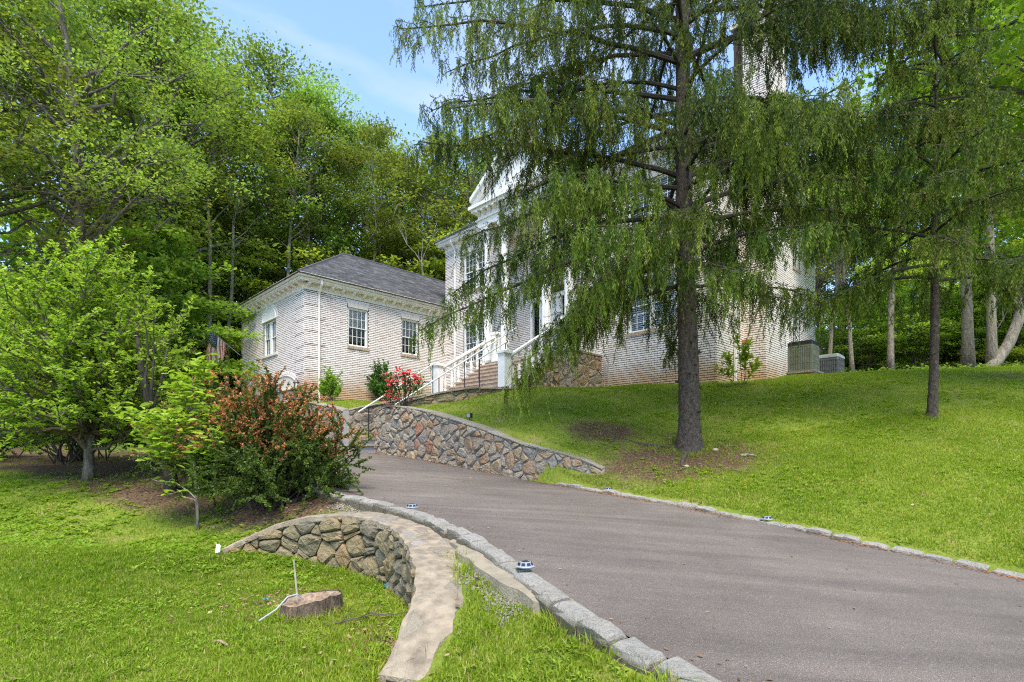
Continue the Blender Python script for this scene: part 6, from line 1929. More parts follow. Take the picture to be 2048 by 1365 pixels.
# landing flags and its rough stone edge
lp = MB(); q = [hw(*p, 0) for p in ((-14.4, 10.2), (-12.5, 10.0), (-10.9, 9.95), (-10.6, 10.25), (-10.6, 10.85), (-14.4, 10.85))]
lo = [lp.pt((p[0], p[1], 1.45)) for p in q]; hi = [lp.pt((p[0], p[1], 1.79)) for p in q]
lp.idx(hi); lp.idx(lo[::-1])
for j in range(6): lp.idx([lo[j], lo[(j+1) % 6], hi[(j+1) % 6], hi[j]])
lp.build('landing', M['flagstone'], kind='structure')
ew = [(-2.95, 14.35), (-2.6, 14.2), (-2.1, 14.15), (-1.55, 14.25), (-1.0, 14.45), (-.45, 14.75), (.05, 15.0)]
EW = resample(smooth_poly(ew, 2), 30); Le, mpe = curve_map(EW, 1)
er = tag(empty('path_edging', (-1.55, 14.25, 1.3)), "rough curved stone edging with slab top between the lawn and the front landing", 'stone wall')
eo = (-1.55, 14.25, 1.3)
e_top = lambda s: float(np.interp(s, [0, Le*.3, Le*.6, Le], [1.26, 1.52, 1.70, 1.76]))
e_bot = lambda s: float(gh(*mpe(s, 0, .12)[:2]))-.12
wall_body(Le, mpe, e_bot, e_top, .3, 'wall_core', M['mortar'], er, eo, 20)
for c in rubble_cells(Le, e_bot, e_top, .2, random.Random(8), 2.0): stone_piece(c, mpe, .01, .05, random.Random(len(c)), 'stone', M['dry_stone'], er, eo)
coping(Le, mpe, e_top, .10, -.36, .05, random.Random(9), er, eo, M['flagstone'], lmin=.5, lmax=.9)

def rail(label, pts, posts, parent_name='handrail'):
    root = tag(empty(parent_name, pts[0]), label, 'handrail'); o_ = tuple(pts[0])
    mb = MB(); mb.tube(pts, .024, 8); mb.build('top_rail', M['metal'], root, o_)
    for (p, zb) in posts:
        mb = MB(); mb.tube([(p[0], p[1], zb), p], .017, 6); mb.build('post', M['dark_metal'], root, o_)
def rp(a, b, z): return hw(a, b, z)
rail("pale metal handrail rising on the left of the garden steps", [rp(-13.85, 7.62, 1.12), rp(-13.85, 7.7, 1.17), rp(-13.85, 10.35, 2.86)], [(rp(-13.85, 7.95, 1.32), .3), (rp(-13.85, 9.2, 2.12), 1.0), (rp(-13.85, 10.25, 2.79), 1.78)])
rail("long pale metal handrail from the garden steps up to the front door", [rp(-12.8, 8.02, 1.20), rp(-12.8, 8.10, 1.25), rp(-12.8, 10.65, 2.80), rp(-12.8, 13.0, 4.24)], [(rp(-12.8, 8.4, 1.43), .5), (rp(-12.8, 9.7, 2.21), 1.3), (rp(-12.8, 10.7, 2.82), 1.79), (rp(-12.8, 11.3, 3.19), 2.0)])
rail("short pale handrail along the right of the lower house steps", [rp(-12.1, 10.55, 2.72), rp(-12.1, 10.6, 2.76), rp(-12.1, 11.9, 3.52)], [(rp(-12.1, 10.7, 2.81), 1.79), (rp(-12.1, 11.8, 3.47), 2.3)])

# ---------------------------------------------------------------- condensers, meter box
def condenser(x, y, z, rz, w, h, label, mat_body, mat_top, base):
    root = tag(empty('air_conditioner', (x, y, z), rz), label, 'air conditioner')
    if base:
        mb = MB()
        mb.box(-w*.62, w*.62, -w*.62, w*.62, -.5, -.06); mb.build('stone_base', M['porch_stone'], root)
        mb = MB(); mb.box(-w*.66, w*.66, -w*.66, w*.66, -.06, 0); mb.build('pad', M['flagstone'], root)
    mb = MB(); c = .05*w
    poly = [(-w/2+c, -w/2), (w/2-c, -w/2), (w/2, -w/2+c), (w/2, w/2-c), (w/2-c, w/2), (-w/2+c, w/2), (-w/2, w/2-c), (-w/2, -w/2+c)]
    mb.prism([(p[0]*.94, p[1]*.94) for p in poly], .02, h-.1, 'z'); mb.build('core', M['grey_metal'], root)
    for k, (z0, z1) in enumerate(((0, .06), (h-.17, h-.1))):
        mb = MB(); mb.prism([(p[0]*1.01, p[1]*1.01) for p in poly], z0, z1, 'z'); mb.build('band', M[mat_body], root)
    for s_ in range(4):
        rot = Matrix.Rotation(s_*math.pi/2, 3, 'Z')
        n = 13
        for k in range(n):
            u = -w/2+.05+k*(w-.1)/(n-1)
            mb = MB(lambda a, b, c_: tuple(rot @ Vector((a, b, c_)))); mb.box(u-.019, u+.019, -w/2*1.0, -w/2*.955, .06, h-.17); mb.build('slat', M[mat_body], root)
        mb = MB(lambda a, b, c_: tuple(rot @ Vector((a, b, c_)))); mb.box(-w/2-.004, -w/2+.04, -w/2-.004, -w/2+.04, .06, h-.17); mb.build('corner_post', M[mat_body], root)
        if s_ in (0, 1):
            for zz_ in (h*.28, h*.52, h*.74):
                mb = MB(lambda a, b, c_: tuple(rot @ Vector((a, b, c_)))); mb.box(-w/2+.04, w/2-.04, -w/2*1.012, -w/2*1.001, zz_, zz_+.012); mb.build('grille_bar', M[mat_body], root)
    mb = MB(); mb.prism([(p[0]*1.04, p[1]*1.04) for p in poly], h-.1, h-.02, 'z'); mb.prism([(p[0]*.96, p[1]*.96) for p in poly], h-.02, h+.02, 'z'); mb.build('lid', M[mat_top], root)
    return root
M['ac_pale'] = simple('weathered_beige_metal', (0.18, 0.19, 0.15), .6, .15, 4, c2=(.12, .135, .075))
x, y = hp(-5.62, 19.35); condenser(x, y, 2.62, R(-45), .74, .98, "weathered beige condenser with black lid on a stone base beside the chimney", 'ac_pale', 'dark_metal', True)
x, y = hp(-5.35, 21.2); condenser(x, y, 2.62, R(-45), .80, .74, "low dark grey condenser at the rear corner of the house", 'grey_metal', 'box_grey', True)
mbx = tag(empty('meter_box', hw(-6.5, 22.6, 3.2), R(-45)), "pale grey meter box on the side wall above the dark condenser", 'meter box')
mb = MB(); mb.box(0, .14, -.2, .2, 0, .62); mb.build('casing', M['box_grey'], mbx)
mb = MB(); mb.box(.14, .155, -.17, .17, .04, .58); mb.build('door', M['lamp_grey'], mbx)
mb = MB(); mb.tube([(.08, .28, -.5), (.08, .28, .35), (.08, .2, .45)], .03, 7); mb.build('conduit', M['box_grey'], mbx)

# ---------------------------------------------------------------- lights, stump, stones, litter
def solar(x, y, z, rz, label, s=1.0):
    root = tag(empty('solar_light', (x, y, z), rz), label, 'solar light'); root.scale = (s, s, s)
    mb = MB(); mb.lathe([(.075, 0), (.08, .008), (.072, .014)], 0, 0, 8); mb.build('base', M['lamp_grey'], root)
    mb = MB()
    lo = [mb.pt((.066*math.cos(math.pi/4*k+.39), .066*math.sin(math.pi/4*k+.39), .014)) for k in range(8)]; hi = [mb.pt((.045*math.cos(math.pi/4*k+.39), .045*math.sin(math.pi/4*k+.39), .044)) for k in range(8)]
    for k in range(8): mb.idx([lo[k], lo[(k+1) % 8], hi[(k+1) % 8], hi[k]])
    mb.idx(hi); mb.build('housing', M['lamp_grey'], root)
    for k in range(8):
        mb = MB(); a0, a1 = math.pi/4*k+.39+.12, math.pi/4*(k+1)+.39-.12
        f = lambda a, r_, z_: (r_*math.cos(a), r_*math.sin(a), z_)
        mb.face([f(a0, .064, .021), f(a1, .064, .021), f(a1, .053, .040), f(a0, .053, .040)]); mb.build('lens', M['panel'], root)
    mb = MB(); mb.box(-.028, .028, -.028, .028, .0445, .047); mb.build('solar_panel', M['panel'], root)
def kz(x, y): return float(zdrive(x, y))
solar(.10, 4.02, kz(.05, 4.1)+.046, .5, "solar light on the kerb nearest the camera, by the gravel patch", .95)
solar(-1.17, 6.22, kz(-1.1, 6.2)+.046, .6, "solar light on the left kerb above the curved wall")
solar(3.30, 6.86, kz(3.25, 6.8)+.050, .3, "solar light on the right kerb below the spruce, the nearer one")
solar(1.60, 8.82, kz(1.55, 8.75)+.050, .3, "solar light on the right kerb near the end of the long wall")
x, y = -.98, 12.2
sp = tag(empty('spotlight', (x, y, gh(x, y)), R(150)), "small black spotlight standing in the lawn behind the long wall", 'spotlight')
mb = MB(); mb.tube([(0, 0, -.06), (0, 0, .08)], .01, 6); mb.build('stake', M['dark_metal'], sp)
mb = MB(); mb.box(-.055, .055, -.05, .04, .08, .19); mb.build('head', M['dark_metal'], sp)
mb = MB(); mb.face([(-.045, .042, .09), (.045, .042, .09), (.045, .042, .18), (-.045, .042, .18)]); mb.build('lens', M['lamp_grey'], sp)

# tree stump with a rod and a cable
x, y = -1.80, 4.72; z = gh(x, y)
su = tag(empty('tree_stump', (x, y, z)), "low cut tree stump with a hollow top inside the curved wall", 'tree stump')
rr = np.random.default_rng(71); mb = MB(); n = 30; rows = []
rads = [.235+.022*math.sin(3*2*math.pi*k/n+1)+rr.normal(0, .009) for k in range(n)]
for (zz_, f) in ((-.1, 1.22), (0, 1.12), (.04, 1.03), (.09, 1.0), (.14, .98)):
    rows.append([mb.pt((rads[k]*f*math.cos(2*math.pi*k/n)*1.08, rads[k]*f*math.sin(2*math.pi*k/n), zz_+(.035*math.cos(2*math.pi*k/n)+rr.normal(0, .006) if zz_ > .12 else 0))) for k in range(n)])
for a_, b_ in zip(rows[:-1], rows[1:]):
    for k in range(n): mb.idx([a_[k], a_[(k+1) % n], b_[(k+1) % n], b_[k]])
mb.build('bark', M['bark_stump'], su, smooth=False)
mb = MB(); rows = []
for f, dz in ((.985, -.004), (.86, 0.0), (.66, -.012), (.5, -.05), (.3, -.09)):
    rows.append([mb.pt((rads[k]*f*.98*math.cos(2*math.pi*k/n)*1.08, rads[k]*f*.98*math.sin(2*math.pi*k/n), .138+dz+.035*f*math.cos(2*math.pi*k/n)+rr.normal(0, .004))) for k in range(n)])
for a_, b_ in zip(rows[:-1], rows[1:]):
    for k in range(n): mb.idx([a_[k], a_[(k+1) % n], b_[(k+1) % n], b_[k]])
mb.idx(rows[-1]); mb.build('cut_top', M['cut_wood'], su)
rd_ = tag(empty('metal_rod', (x-.10, y-.02, z+.1)), "thin upright clear rod standing in the stump", 'rod')
mb = MB(); mb.tube([(0, 0, 0), (-.035, .0, .38)], .008, 6); mb.build('rod', M['stem_pale'], rd_)
cb_ = tag(empty('cable', (x-.3, y-.22, z+.02)), "grey cable draped over the left of the stump", 'cable')
mb = MB(); mb.tube([(-.02, -.06, .0), (.1, 0, .08), (.17, .06, .17), (.22, .14, .17), (.25, .2, .11)], .007, 6); mb.build('cable_run', M['box_grey'], cb_)

def rock(x, y, s, label, seed, mat='rock', flat=.6, cat='stone', name='small_rock'):
    r_ = np.random.default_rng(seed); z = gh(x, y)
    mb = MB(); rings = []
    for (f, zz_) in ((.85, -.4), (1, -.05), (.9, .35), (.55, .7)):
        rings.append([mb.pt((s*f*math.cos(2*math.pi*k/8)*(1+r_.normal(0, .12)), s*f*math.sin(2*math.pi*k/8)*.75*(1+r_.normal(0, .12)), s*flat*zz_*(1+r_.normal(0, .1)))) for k in range(8)])
    for a_, b_ in zip(rings[:-1], rings[1:]):
        for k in range(8): mb.idx([a_[k], a_[(k+1) % 8], b_[(k+1) % 8], b_[k]])
    mb.idx(rings[-1]); o_ = mb.build(name, M[mat]); o_.location = (x, y, z+.01); o_.rotation_euler = (0, 0, r_.uniform(0, 6)); tag(o_, label, cat); return o_
def on_ground(px, py, lo=2.5, hi=20):
    """point of the terrain seen at a photo pixel"""
    Yv = np.linspace(lo, hi, 900); Xv = (px-1024)/FPX*Yv; e = (HOR-py)/FPX*Yv-ground_h(Xv, Yv)
    k = np.where((e[:-1] > 0) & (e[1:] <= 0))[0]
    k = k[0] if len(k) else int(np.argmin(np.abs(e)))
    return float(Xv[k]), float(Yv[k])
for (px, py, s, lab, sd_) in ((1373, 934, .065, "pale tan stone on the bare ground in front of the spruce", 1), (1431, 901, .075, "flat yellowish stone just right of the spruce foot", 2), (1340, 877, .05, "small grey stone left of the spruce foot", 3)):
    x, y = on_ground(px, py); rock(x, y, s, lab, sd_)
def stick(px, py, L_, ang, rad_, label, mat='stem_brown', name='fallen_stick', twigs=0, cat='stick', seed=0, bendz=.02):
    x, y = on_ground(px, py); z = gh(x, y); r_ = np.random.default_rng(seed)
    root = tag(empty(name, (x, y, z)), label, cat)
    pts = []
    for k in range(7):
        u = (k/6-.5)*L_; xx, yy = u*math.cos(ang)+r_.normal(0, .02*L_), u*math.sin(ang)+r_.normal(0, .02*L_)
        pts.append((xx, yy, gh(x+xx, y+yy)-z+rad_*.8+bendz*math.sin(k/6*math.pi)))
    mb = MB(); mb.tube(pts, np.linspace(rad_, rad_*.4, 7), 6); mb.build('stem', M[mat], root)
    for k in range(twigs):
        p = pts[1+k % 5]; a = ang+r_.choice([-1, 1])*r_.uniform(.5, 1.1); l = L_*r_.uniform(.2, .5)
        mb = MB(); mb.tube([p, (p[0]+math.cos(a)*l*.5, p[1]+math.sin(a)*l*.5, p[2]+.05), (p[0]+math.cos(a)*l, p[1]+math.sin(a)*l, p[2]+.03)], [rad_*.5, rad_*.4, rad_*.2], 4); mb.build('twig', M[mat], root)
    return root
stick(750, 1245, .85, .45, .009, "bare fallen branch with thin twigs inside the curved wall", twigs=7, seed=1, bendz=.06)
stick(1498, 914, .26, -.5, .026, "weathered grey stick lying right of the spruce", 'bark_pale', seed=2)
stick(1475, 945, .4, -1.0, .012, "thin bent stick in front of the spruce to the right", 'stem_brown', seed=3)
stick(443, 1292, .17, -.5, .016, "pale strip of bark lying in the front lawn", 'cut_wood', 'bark_strip', seed=4, cat='bark')
stick(628, 993, .7, .15, .03, "dark fallen limb lying under the barberry", 'stem_dark', seed=5)
# surface roots of the big spruce
for (pts_, lab) in (([(-.2, .05), (-.5, .2), (-.9, .42), (-1.3, .75)], "surface root running left from the spruce foot"), ([(-.12, -.2), (-.3, -.5), (-.42, -.85), (-.5, -1.2)], "surface root running towards the driveway from the spruce foot")):
    root = tag(empty('tree_root', (SX+pts_[0][0], SY+pts_[0][1], gh(SX+pts_[0][0], SY+pts_[0][1]))), lab, 'tree root')
    q = [(SX+u, SY+v, gh(SX+u, SY+v)+.012-.012*k) for k, (u, v) in enumerate(pts_)]
    mb = MB(); mb.tube(smooth_poly(q, 1), np.linspace(.055, .018, 2*(len(q)-1)+2), 7); mb.build('root', M['bark_spruce'], root, tuple(root.location), smooth=True)

def scrap(px, py, w_, h_, mat, label, seed, name='litter_scrap', lift=.02, stand=False):
    x, y = on_ground(px, py); z = gh(x, y); r_ = np.random.default_rng(seed)
    root = empty(name, (x, y, z)); tag(root, label, 'litter')
    mb = MB(); n = 5; g_ = {}
    for i in range(n):
        for j in range(n):
            u, v = (i/(n-1)-.5)*w_, (j/(n-1)-.5)*h_
            g_[i, j] = (u, v*.2 if stand else v, (j/(n-1)*h_ if stand else 0)+lift+r_.normal(0, .12*min(w_, h_)))
    for i in range(n-1):
        for j in range(n-1): mb.face([g_[i, j], g_[i+1, j], g_[i+1, j+1], g_[i, j+1]])
    mb.build('crumpled_sheet', M[mat], root); return root
scrap(436, 1108, .055, .10, 'litter_white', "white paper scrap at the left tip of the curved wall", 1, stand=True)
s_ = scrap(628, 1138, .085, .03, 'litter_white', "white and red paper scrap on the grass inside the curved wall", 2, lift=.04)
mb = MB(); mb.face([(.0, .02, .055), (.05, .015, .06), (.045, -.01, .07), (.005, -.01, .065)]); mb.build('red_corner', M['litter_red'], s_)
x, y = on_ground(783, 1178)
bt = tag(empty('bottle', (x, y, gh(x, y)+.035), .6), "teal plastic bottle lying at the foot of the curved wall", 'bottle')
mb = MB(lambda a, b, c: (c, a, b)); mb.lathe([(.02, -.08), (.03, -.075), (.03, .03), (.012, .06), (.012, .075)], 0, 0, 10); mb.build('bottle_body', M['litter_blue'], bt)
mb = MB(lambda a, b, c: (c, a, b)); mb.lathe([(.014, .075), (.014, .095)], 0, 0, 10); mb.build('bottle_cap', M['litter_white'], bt)
scrap(531, 1208, .05, .04, 'litter_blue', "small blue plastic scrap left of the stump", 4, lift=.05)

# ---------------------------------------------------------------- gravel, needle litter, dead leaves
def scatter_bits(name, X, Y, mat, L0, L1, seed, lift=.012, flat=True, wr=.5):
    r_ = np.random.default_rng(seed); n = len(X); Zv = ground_h(X, Y)
    dl, dr = region(X, Y); ins = (dl > 0) & (dr > 0); Zv = np.where(ins, zdrive(X, Y), Zv)
    P = np.stack([X, Y, Zv+lift*r_.uniform(.5, 1.5, n)], 1); LL = r_.uniform(L0, L1, n); aa = r_.uniform(0, 6.28, n)
    return leaves(P, np.column_stack([np.cos(aa), np.sin(aa), r_.normal(0, .12, n)]), r_.normal(0, .25, (n, 3))+np.array([0, 0, 1]), LL, LL*wr, r_.uniform(0, 1, n), name, M[mat], kind='stuff')
r_ = np.random.default_rng(81)
# orange needles gathered against the right kerb
n = 9000; kp = resample(RIGHT, 400)[30:330]; i = r_.integers(0, len(kp)-1, n); t = r_.uniform(0, 1, (n, 1)); p = kp[i]*(1-t)+kp[i+1]*t
d = kp[i+1]-kp[i]; nn = np.column_stack([-d[:, 1], d[:, 0]])/np.linalg.norm(d, axis=1)[:, None]
keep = np.array([math.sin(u*0.37)+math.sin(u*.11+2)+.6 for u in i])+r_.normal(0, .6, n) > 0
p = p+nn*(np.abs(r_.normal(0, .055, n))+.02)[:, None]; p = p[keep]
scatter_bits('needle_litter', p[:, 0], p[:, 1], 'pine_litter', .02, .06, 82, .006, wr=.22)
X = np.concatenate([r_.normal(SX, 1.2, 5000), r_.uniform(1.2, 3.4, 2500)]); Y = np.concatenate([r_.normal(SY-.3, .9, 5000), r_.normal(11.0, .6, 2500)]); dl, dr = region(X, Y); ok = dr < -.3
scatter_bits('needle_litter', X[ok], Y[ok], 'pine_litter', .02, .05, 83, .02, wr=.3)
X = np.concatenate([r_.normal(-2.3, .35, 260), r_.normal(-.9, .25, 260), r_.uniform(-7, -2.2, 2600), r_.uniform(-9, 1, 420), r_.uniform(2, 12, 350)]); Y = np.concatenate([r_.normal(5.2, .3, 260), r_.normal(4.15, .3, 260), r_.uniform(6.5, 9.3, 2600), r_.uniform(3, 8, 420), r_.uniform(6, 14, 350)])
dl, dr = region(X, Y); ok = ~((dl > -.25) & (dr > -.25)); so = soil_mask(X, Y); ok &= (so > .3) | (np.arange(len(X)) < 520) | (np.arange(len(X)) > 3119)
M['dead_leaf'] = leafmat('dead_leaf', [(0, (.10, .06, .035)), (.6, (.22, .13, .07)), (1, (.42, .30, .19))], .15, hv=0)
scatter_bits('dead_leaves', X[ok], Y[ok], 'dead_leaf', .025, .06, 84, .03, wr=.6)
# gravel patch between concrete strip and lawn
mb = MB(); V, F = [], []
n = 900
ctr = resample([(-.33, 4.35), (-.12, 3.95), (.05, 3.6)], 40); j = r_.integers(0, 40, n)
X = ctr[j, 0]+r_.normal(-.03, .055, n); Y = ctr[j, 1]+r_.normal(-.03, .05, n)
j2 = resample([(-2.3, 6.95), (-1.4, 6.42)], 30)[r_.integers(0, 30, 500)]; X = np.concatenate([X, j2[:, 0]+r_.normal(0, .1, 500)]); Y = np.concatenate([Y, j2[:, 1]+r_.normal(.02, .07, 500)])
Zg = ground_h(X, Y); base = np.array([(1, 0, 0), (-.5, .87, 0), (-.5, -.87, 0), (0, 0, .8), (0, 0, -.8)])
V, F = [], []
for k in range(len(X)):
    s_ = r_.uniform(.007, .017); rot = np.array(Matrix.Rotation(r_.uniform(0, 6.28), 3, 'Z') @ Matrix.Rotation(r_.normal(0, .5), 3, 'X'))
    v = (base*s_*r_.uniform(.7, 1.3, (5, 3))) @ rot.T+np.array([X[k], Y[k], Zg[k]+s_*.5]); b = len(V); V.extend(v)
    F += [[b, b+1, b+3], [b+1, b+2, b+3], [b+2, b, b+3], [b+1, b, b+4], [b+2, b+1, b+4], [b, b+2, b+4]]
link('gravel', np_mesh('gravel', V, F), M['gravel'], kind='stuff')

# ---------------------------------------------------------------- lawn
def patch_noise(x, y):
    return (np.sin(1.3*x+2.1*np.sin(.7*y))*np.sin(1.1*y+1.7*np.sin(.9*x))+.5*np.sin(3.7*x+1.3*np.sin(2.9*y))*np.sin(4.1*y+.8)+.35*np.sin(8.1*x+2*np.sin(5*y))*np.sin(7.3*y))
def blades(name, X, Y, h0, h1, w0, w1, mat, seed, lean=.5, tb=0.0):
    r_ = np.random.default_rng(seed); n = len(X); Zv = ground_h(X, Y); aa = r_.uniform(0, 6.28, n); hh = r_.uniform(h0, h1, n)*(1+.25*patch_noise(X*.8+3, Y*.8))
    hh = np.maximum(hh, .02); wv = r_.uniform(w0, w1, n); ln = np.abs(r_.normal(0, lean, n))
    S = np.column_stack([-np.sin(aa), np.cos(aa), np.zeros(n)]); Dv = np.column_stack([np.cos(aa), np.sin(aa), np.zeros(n)])
    P = np.stack([X, Y, Zv-.006], 1); up = np.array([0, 0, 1.0])
    V = np.stack([P, P+Dv*(ln*hh*.3)[:, None]+up*(hh*.5)[:, None]+S*wv[:, None]*.5, P+Dv*(ln*hh)[:, None]+up*(hh*(1-.25*ln.clip(0, 1)))[:, None], P+Dv*(ln*hh*.3)[:, None]+up*(hh*.5)[:, None]-S*wv[:, None]*.5], 1).reshape(-1, 3)
    b = np.arange(n)*4; F = np.stack([b, b+1, b+2, b+3], 1)
    T = np.clip(.40+.17*patch_noise(X*.55, Y*.55)+r_.normal(0, .16, n)+tb, 0, .9); dead = r_.uniform(0, 1, n) < .035+.05*(patch_noise(X*.9+5, Y*.9) > .5); T = np.where(dead, 1.0, T)
    return link(name, np_mesh(name, V, F, np.repeat(T, 4)), M[mat], kind='stuff')
def lawn_points(x0, x1, y0, y1, n, seed, side):
    r_ = np.random.default_rng(seed); X = r_.uniform(x0, x1, n); Y = r_.uniform(y0, y1, n)
    vis = (np.abs(X) < Y*1.02+.4)
    X, Y = X[vis], Y[vis]; dl, dr = region(X, Y)
    left = np.abs(dl) < np.abs(dr)
    ok = (left & (dl < -.2)) if side == 'L' else (~left & (dr < -.20))
    so = soil_mask(X, Y)+.32*(patch_noise(X*1.7+1, Y*1.7+2)-.2)
    ok &= r_.uniform(0, 1, len(X)) > so*1.15
    X, Y = X[ok], Y[ok]
    if side == 'L':
        # not on the wall top, concrete strip or gravel
        sd, arc = sd_poly(WALL_IN, X, Y); ok = ~((sd > -.03) & (sd < np.interp(arc, [0, .5, 1.2, 3, 6.2, 7], [.0, .12, .3, .40, .30, .2]))); X, Y = X[ok], Y[ok]
        dl, dr = region(X, Y); g_ = (Y > 3.62) & (Y < 6.9) & (-dl < .36+.1*patch_noise(X*2, Y*2)) & (X > -2.6); X, Y = X[~g_], Y[~g_]
    else:
        a_, b_ = (X-Y)*S2, (X+Y)*S2
        ok = ~((a_ > -14.6) & (a_ < -5.8) & (b_ > 14.7)) & ~((a_ > -15.1) & (a_ < -10.4) & (b_ > 9.9)) & ~((a_ > -14.2) & (a_ < -12.4) & (b_ > 7.2)) & ~((a_ > -7) & (a_ < -5.7) & (b_ > 16.6)) & ~(a_ < -18.8)
        sd, arc = sd_poly([tuple(p) for p in RW], X, Y); ok &= ~((sd > -.42) & (sd < .1))
        sd, arc = sd_poly([tuple(p) for p in EW], X, Y); ok &= ~((sd > -.05) & (sd < .4))
        ok &= ~((Y > 15.8+np.clip((16-X)*.55, 0, 30)) & (X > 9.5))
        X, Y = X[ok], Y[ok]
    return X, Y
X, Y = lawn_points(-6.5, 1.6, 2.6, 6.4, 270000, 91, 'L'); blades('grass', X, Y, .022, .060, .0045, .009, 'grass', 92)
X, Y = lawn_points(-13, -1.0, 6.0, 12.5, 90000, 93, 'L'); blades('grass', X, Y, .03, .065, .006, .012, 'grass', 94)
X, Y = lawn_points(0.0, 11.5, 4.6, 10.5, 230000, 95, 'R'); blades('grass', X, Y, .03, .065, .007, .013, 'grass', 96)
X, Y = lawn_points(-6.5, 17, 10.0, 20.0, 190000, 97, 'R'); blades('grass', X, Y, .03, .075, .009, .016, 'grass', 98, tb=.03)
# taller tufts and broad-leaved weeds
def weeds(name, X, Y, L0, L1, k, seed, lift=.02):
    r_ = np.random.default_rng(seed); Zv = ground_h(X, Y); n = len(X); aa = (np.arange(k)*2.4)[None, :]+r_.uniform(0, 6.28, (n, 1)); aa = aa.ravel()+r_.normal(0, .3, n*k)
    P = np.repeat(np.stack([X, Y, Zv+lift*.4], 1), k, 0)+np.column_stack([np.cos(aa), np.sin(aa), np.zeros(n*k)])*.008; P[:, 2] += r_.uniform(0, lift, n*k)
    LL = np.repeat(r_.uniform(L0, L1, n), k)*r_.uniform(.6, 1.2, n*k)
    leaves(P, np.column_stack([np.cos(aa), np.sin(aa), r_.uniform(.05, .9, n*k)]), np.column_stack([-np.cos(aa)*.4, -np.sin(aa)*.4, np.ones(n*k)]), LL, LL*.5, r_.uniform(0, 1, n*k), name, M['weed'], kind='stuff', fold=.1, six=True)
X, Y = lawn_points(-6.5, 1.6, 2.6, 6.6, 8000, 101, 'L'); k = patch_noise(X*1.3+7, Y*1.3) > .3; weeds('lawn_weeds', X[k], Y[k], .015, .04, 5, 102)
X, Y = lawn_points(1.0, 15.0, 4.6, 17, 12000, 103, 'R'); k = patch_noise(X*1.1+4, Y*1.1) > .3; weeds('lawn_weeds', X[k], Y[k], .03, .07, 6, 104)
X, Y = lawn_points(-12, -1.0, 5.6, 10, 9000, 105, 'L'); k = patch_noise(X*1.2+2, Y*1.2) > .0; weeds('lawn_weeds', X[k], Y[k], .03, .075, 5, 106)
# weeds along the foot of the curved wall
r_ = np.random.default_rng(107); i = r_.integers(4, 56, 420); X = CW[i, 0]+r_.normal(0, .05, 420); Y = CW[i, 1]; 
tg = np.gradient(CW, axis=0); nn = np.column_stack([tg[:, 1], -tg[:, 0]])/np.linalg.norm(tg, axis=1)[:, None]; off = np.abs(r_.normal(0, .12, 420))+.07
weeds('lawn_weeds', X+nn[i, 0]*off, Y+nn[i, 1]*off, .02, .05, 5, 108, .03)

# longer tufts against kerbs, walls, stump and trunks
r_ = np.random.default_rng(120)
def along(poly, n, o0, o1, side, sd):
    rq = np.random.default_rng(sd); p = resample(poly, 300); i = rq.integers(0, 299, n); d = p[i+1]-p[i]; nn = np.column_stack([-d[:, 1], d[:, 0]])/np.linalg.norm(d, axis=1)[:, None]*side
    q = p[i]+d*rq.uniform(0, 1, (n, 1))+nn*rq.uniform(o0, o1, (n, 1)); k = patch_noise(q[:, 0]*2.3, q[:, 1]*2.3)+rq.normal(0, .4, n) > .05
    return q[k]
q = np.concatenate([along([(1.5, 1.9), (.67, 3.02), (.36, 3.55)], 2600, .16, .30, 1, 1), along(RIGHT[4:40], 5000, .17, .32, -1, 2), along([tuple(p) for p in CW[8:54]], 1800, .06, .2, -1, 3), along([(-.50, 4.75), (-.38, 4.4), (-.36, 4.1), (-.45, 3.8), (-.6, 3.45)], 1500, -.05, .1, -1, 4)])
ang_ = r_.uniform(0, 6.28, 700); q = np.concatenate([q, np.column_stack([-1.8+np.cos(ang_)*r_.uniform(.27, .36, 700), 4.72+np.sin(ang_)*r_.uniform(.25, .34, 700)])])
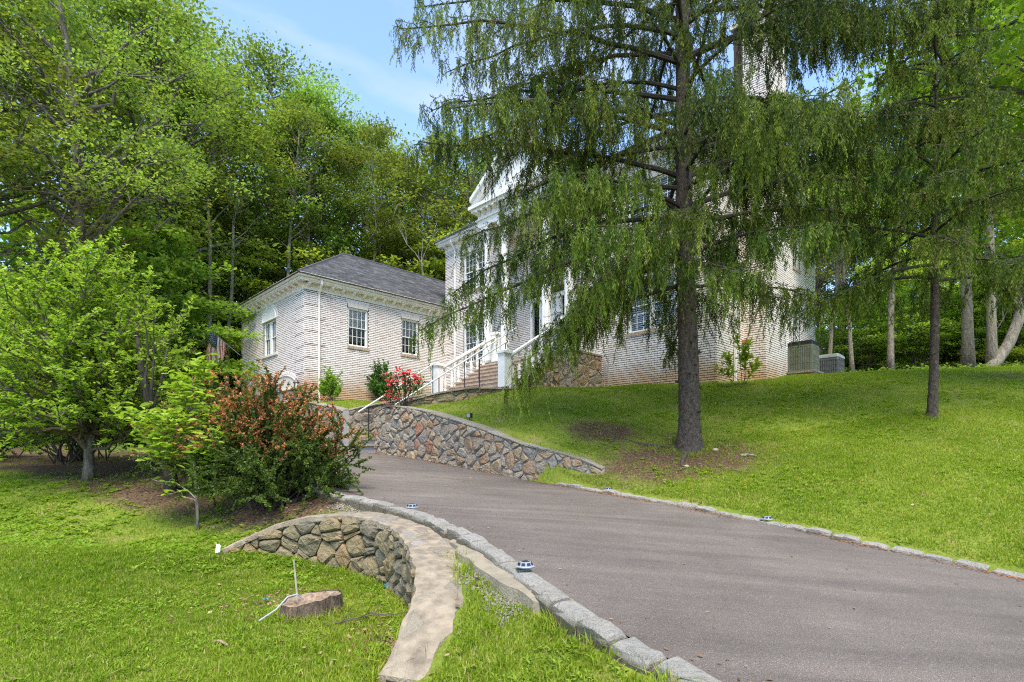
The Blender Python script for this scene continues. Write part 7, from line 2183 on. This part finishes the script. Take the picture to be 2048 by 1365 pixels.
ang_ = r_.uniform(0, 6.28, 500); q = np.concatenate([q, np.column_stack([SX+np.cos(ang_)*r_.uniform(.3, .5, 500), SY+np.sin(ang_)*r_.uniform(.3, .5, 500)])])
ang_ = r_.uniform(0, 6.28, 400); q = np.concatenate([q, np.column_stack([X2+np.cos(ang_)*r_.uniform(.08, .22, 400), Y2+np.sin(ang_)*r_.uniform(.08, .22, 400)])])
blades('grass', q[:, 0], q[:, 1], .05, .13, .004, .009, 'grass', 121, lean=.8)
# scattered clumps in the lawns
c = np.column_stack([r_.uniform(-5, 1, 260), r_.uniform(2.8, 6.5, 260)]); c2 = np.column_stack([r_.uniform(1.5, 12, 420), r_.uniform(5, 14.5, 420)])
for (cc, side, sd_) in ((c, 'L', 122), (c2, 'R', 123)):
    p = np.repeat(cc, 34, 0)+r_.normal(0, .035, (len(cc)*34, 2)); dl, dr = region(p[:, 0], p[:, 1]); ok = ((dl < -.25) if side == 'L' else (dr < -.25)) & (soil_mask(p[:, 0], p[:, 1]) < .3)
    if side == 'L':
        sd, arc = sd_poly(WALL_IN, p[:, 0], p[:, 1]); ok &= ~((sd > -.05) & (sd < .45)) & ~((p[:, 1] > 3.6) & (-dl < .4))
    else:
        a_, b_ = (p[:, 0]-p[:, 1])*S2, (p[:, 0]+p[:, 1])*S2; ok &= ~((a_ > -14.6) & (a_ < -5.8) & (b_ > 14.7)) & (p[:, 0] > 1.8)
    blades('grass', p[ok, 0], p[ok, 1], .05, .105, .005, .010, 'grass', sd_, lean=.7, tb=-.08)
# twigs, needles and dead leaves blown along the edges of the drive
q = np.concatenate([along(LEFT[4:34], 500, -.30, -.06, 1, 8), along(RIGHT[4:44], 900, -.28, -.03, -1, 9)]); q = np.concatenate([q, np.column_stack([r_.uniform(-2, 4, 120), r_.uniform(3.2, 11, 120)])]); dl, dr = region(q[:, 0], q[:, 1]); q = q[(dl > .03) & (dr > .03)]
scatter_bits('dead_leaves', q[:, 0], q[:, 1], 'dead_leaf', .012, .045, 124, .008, wr=.45)
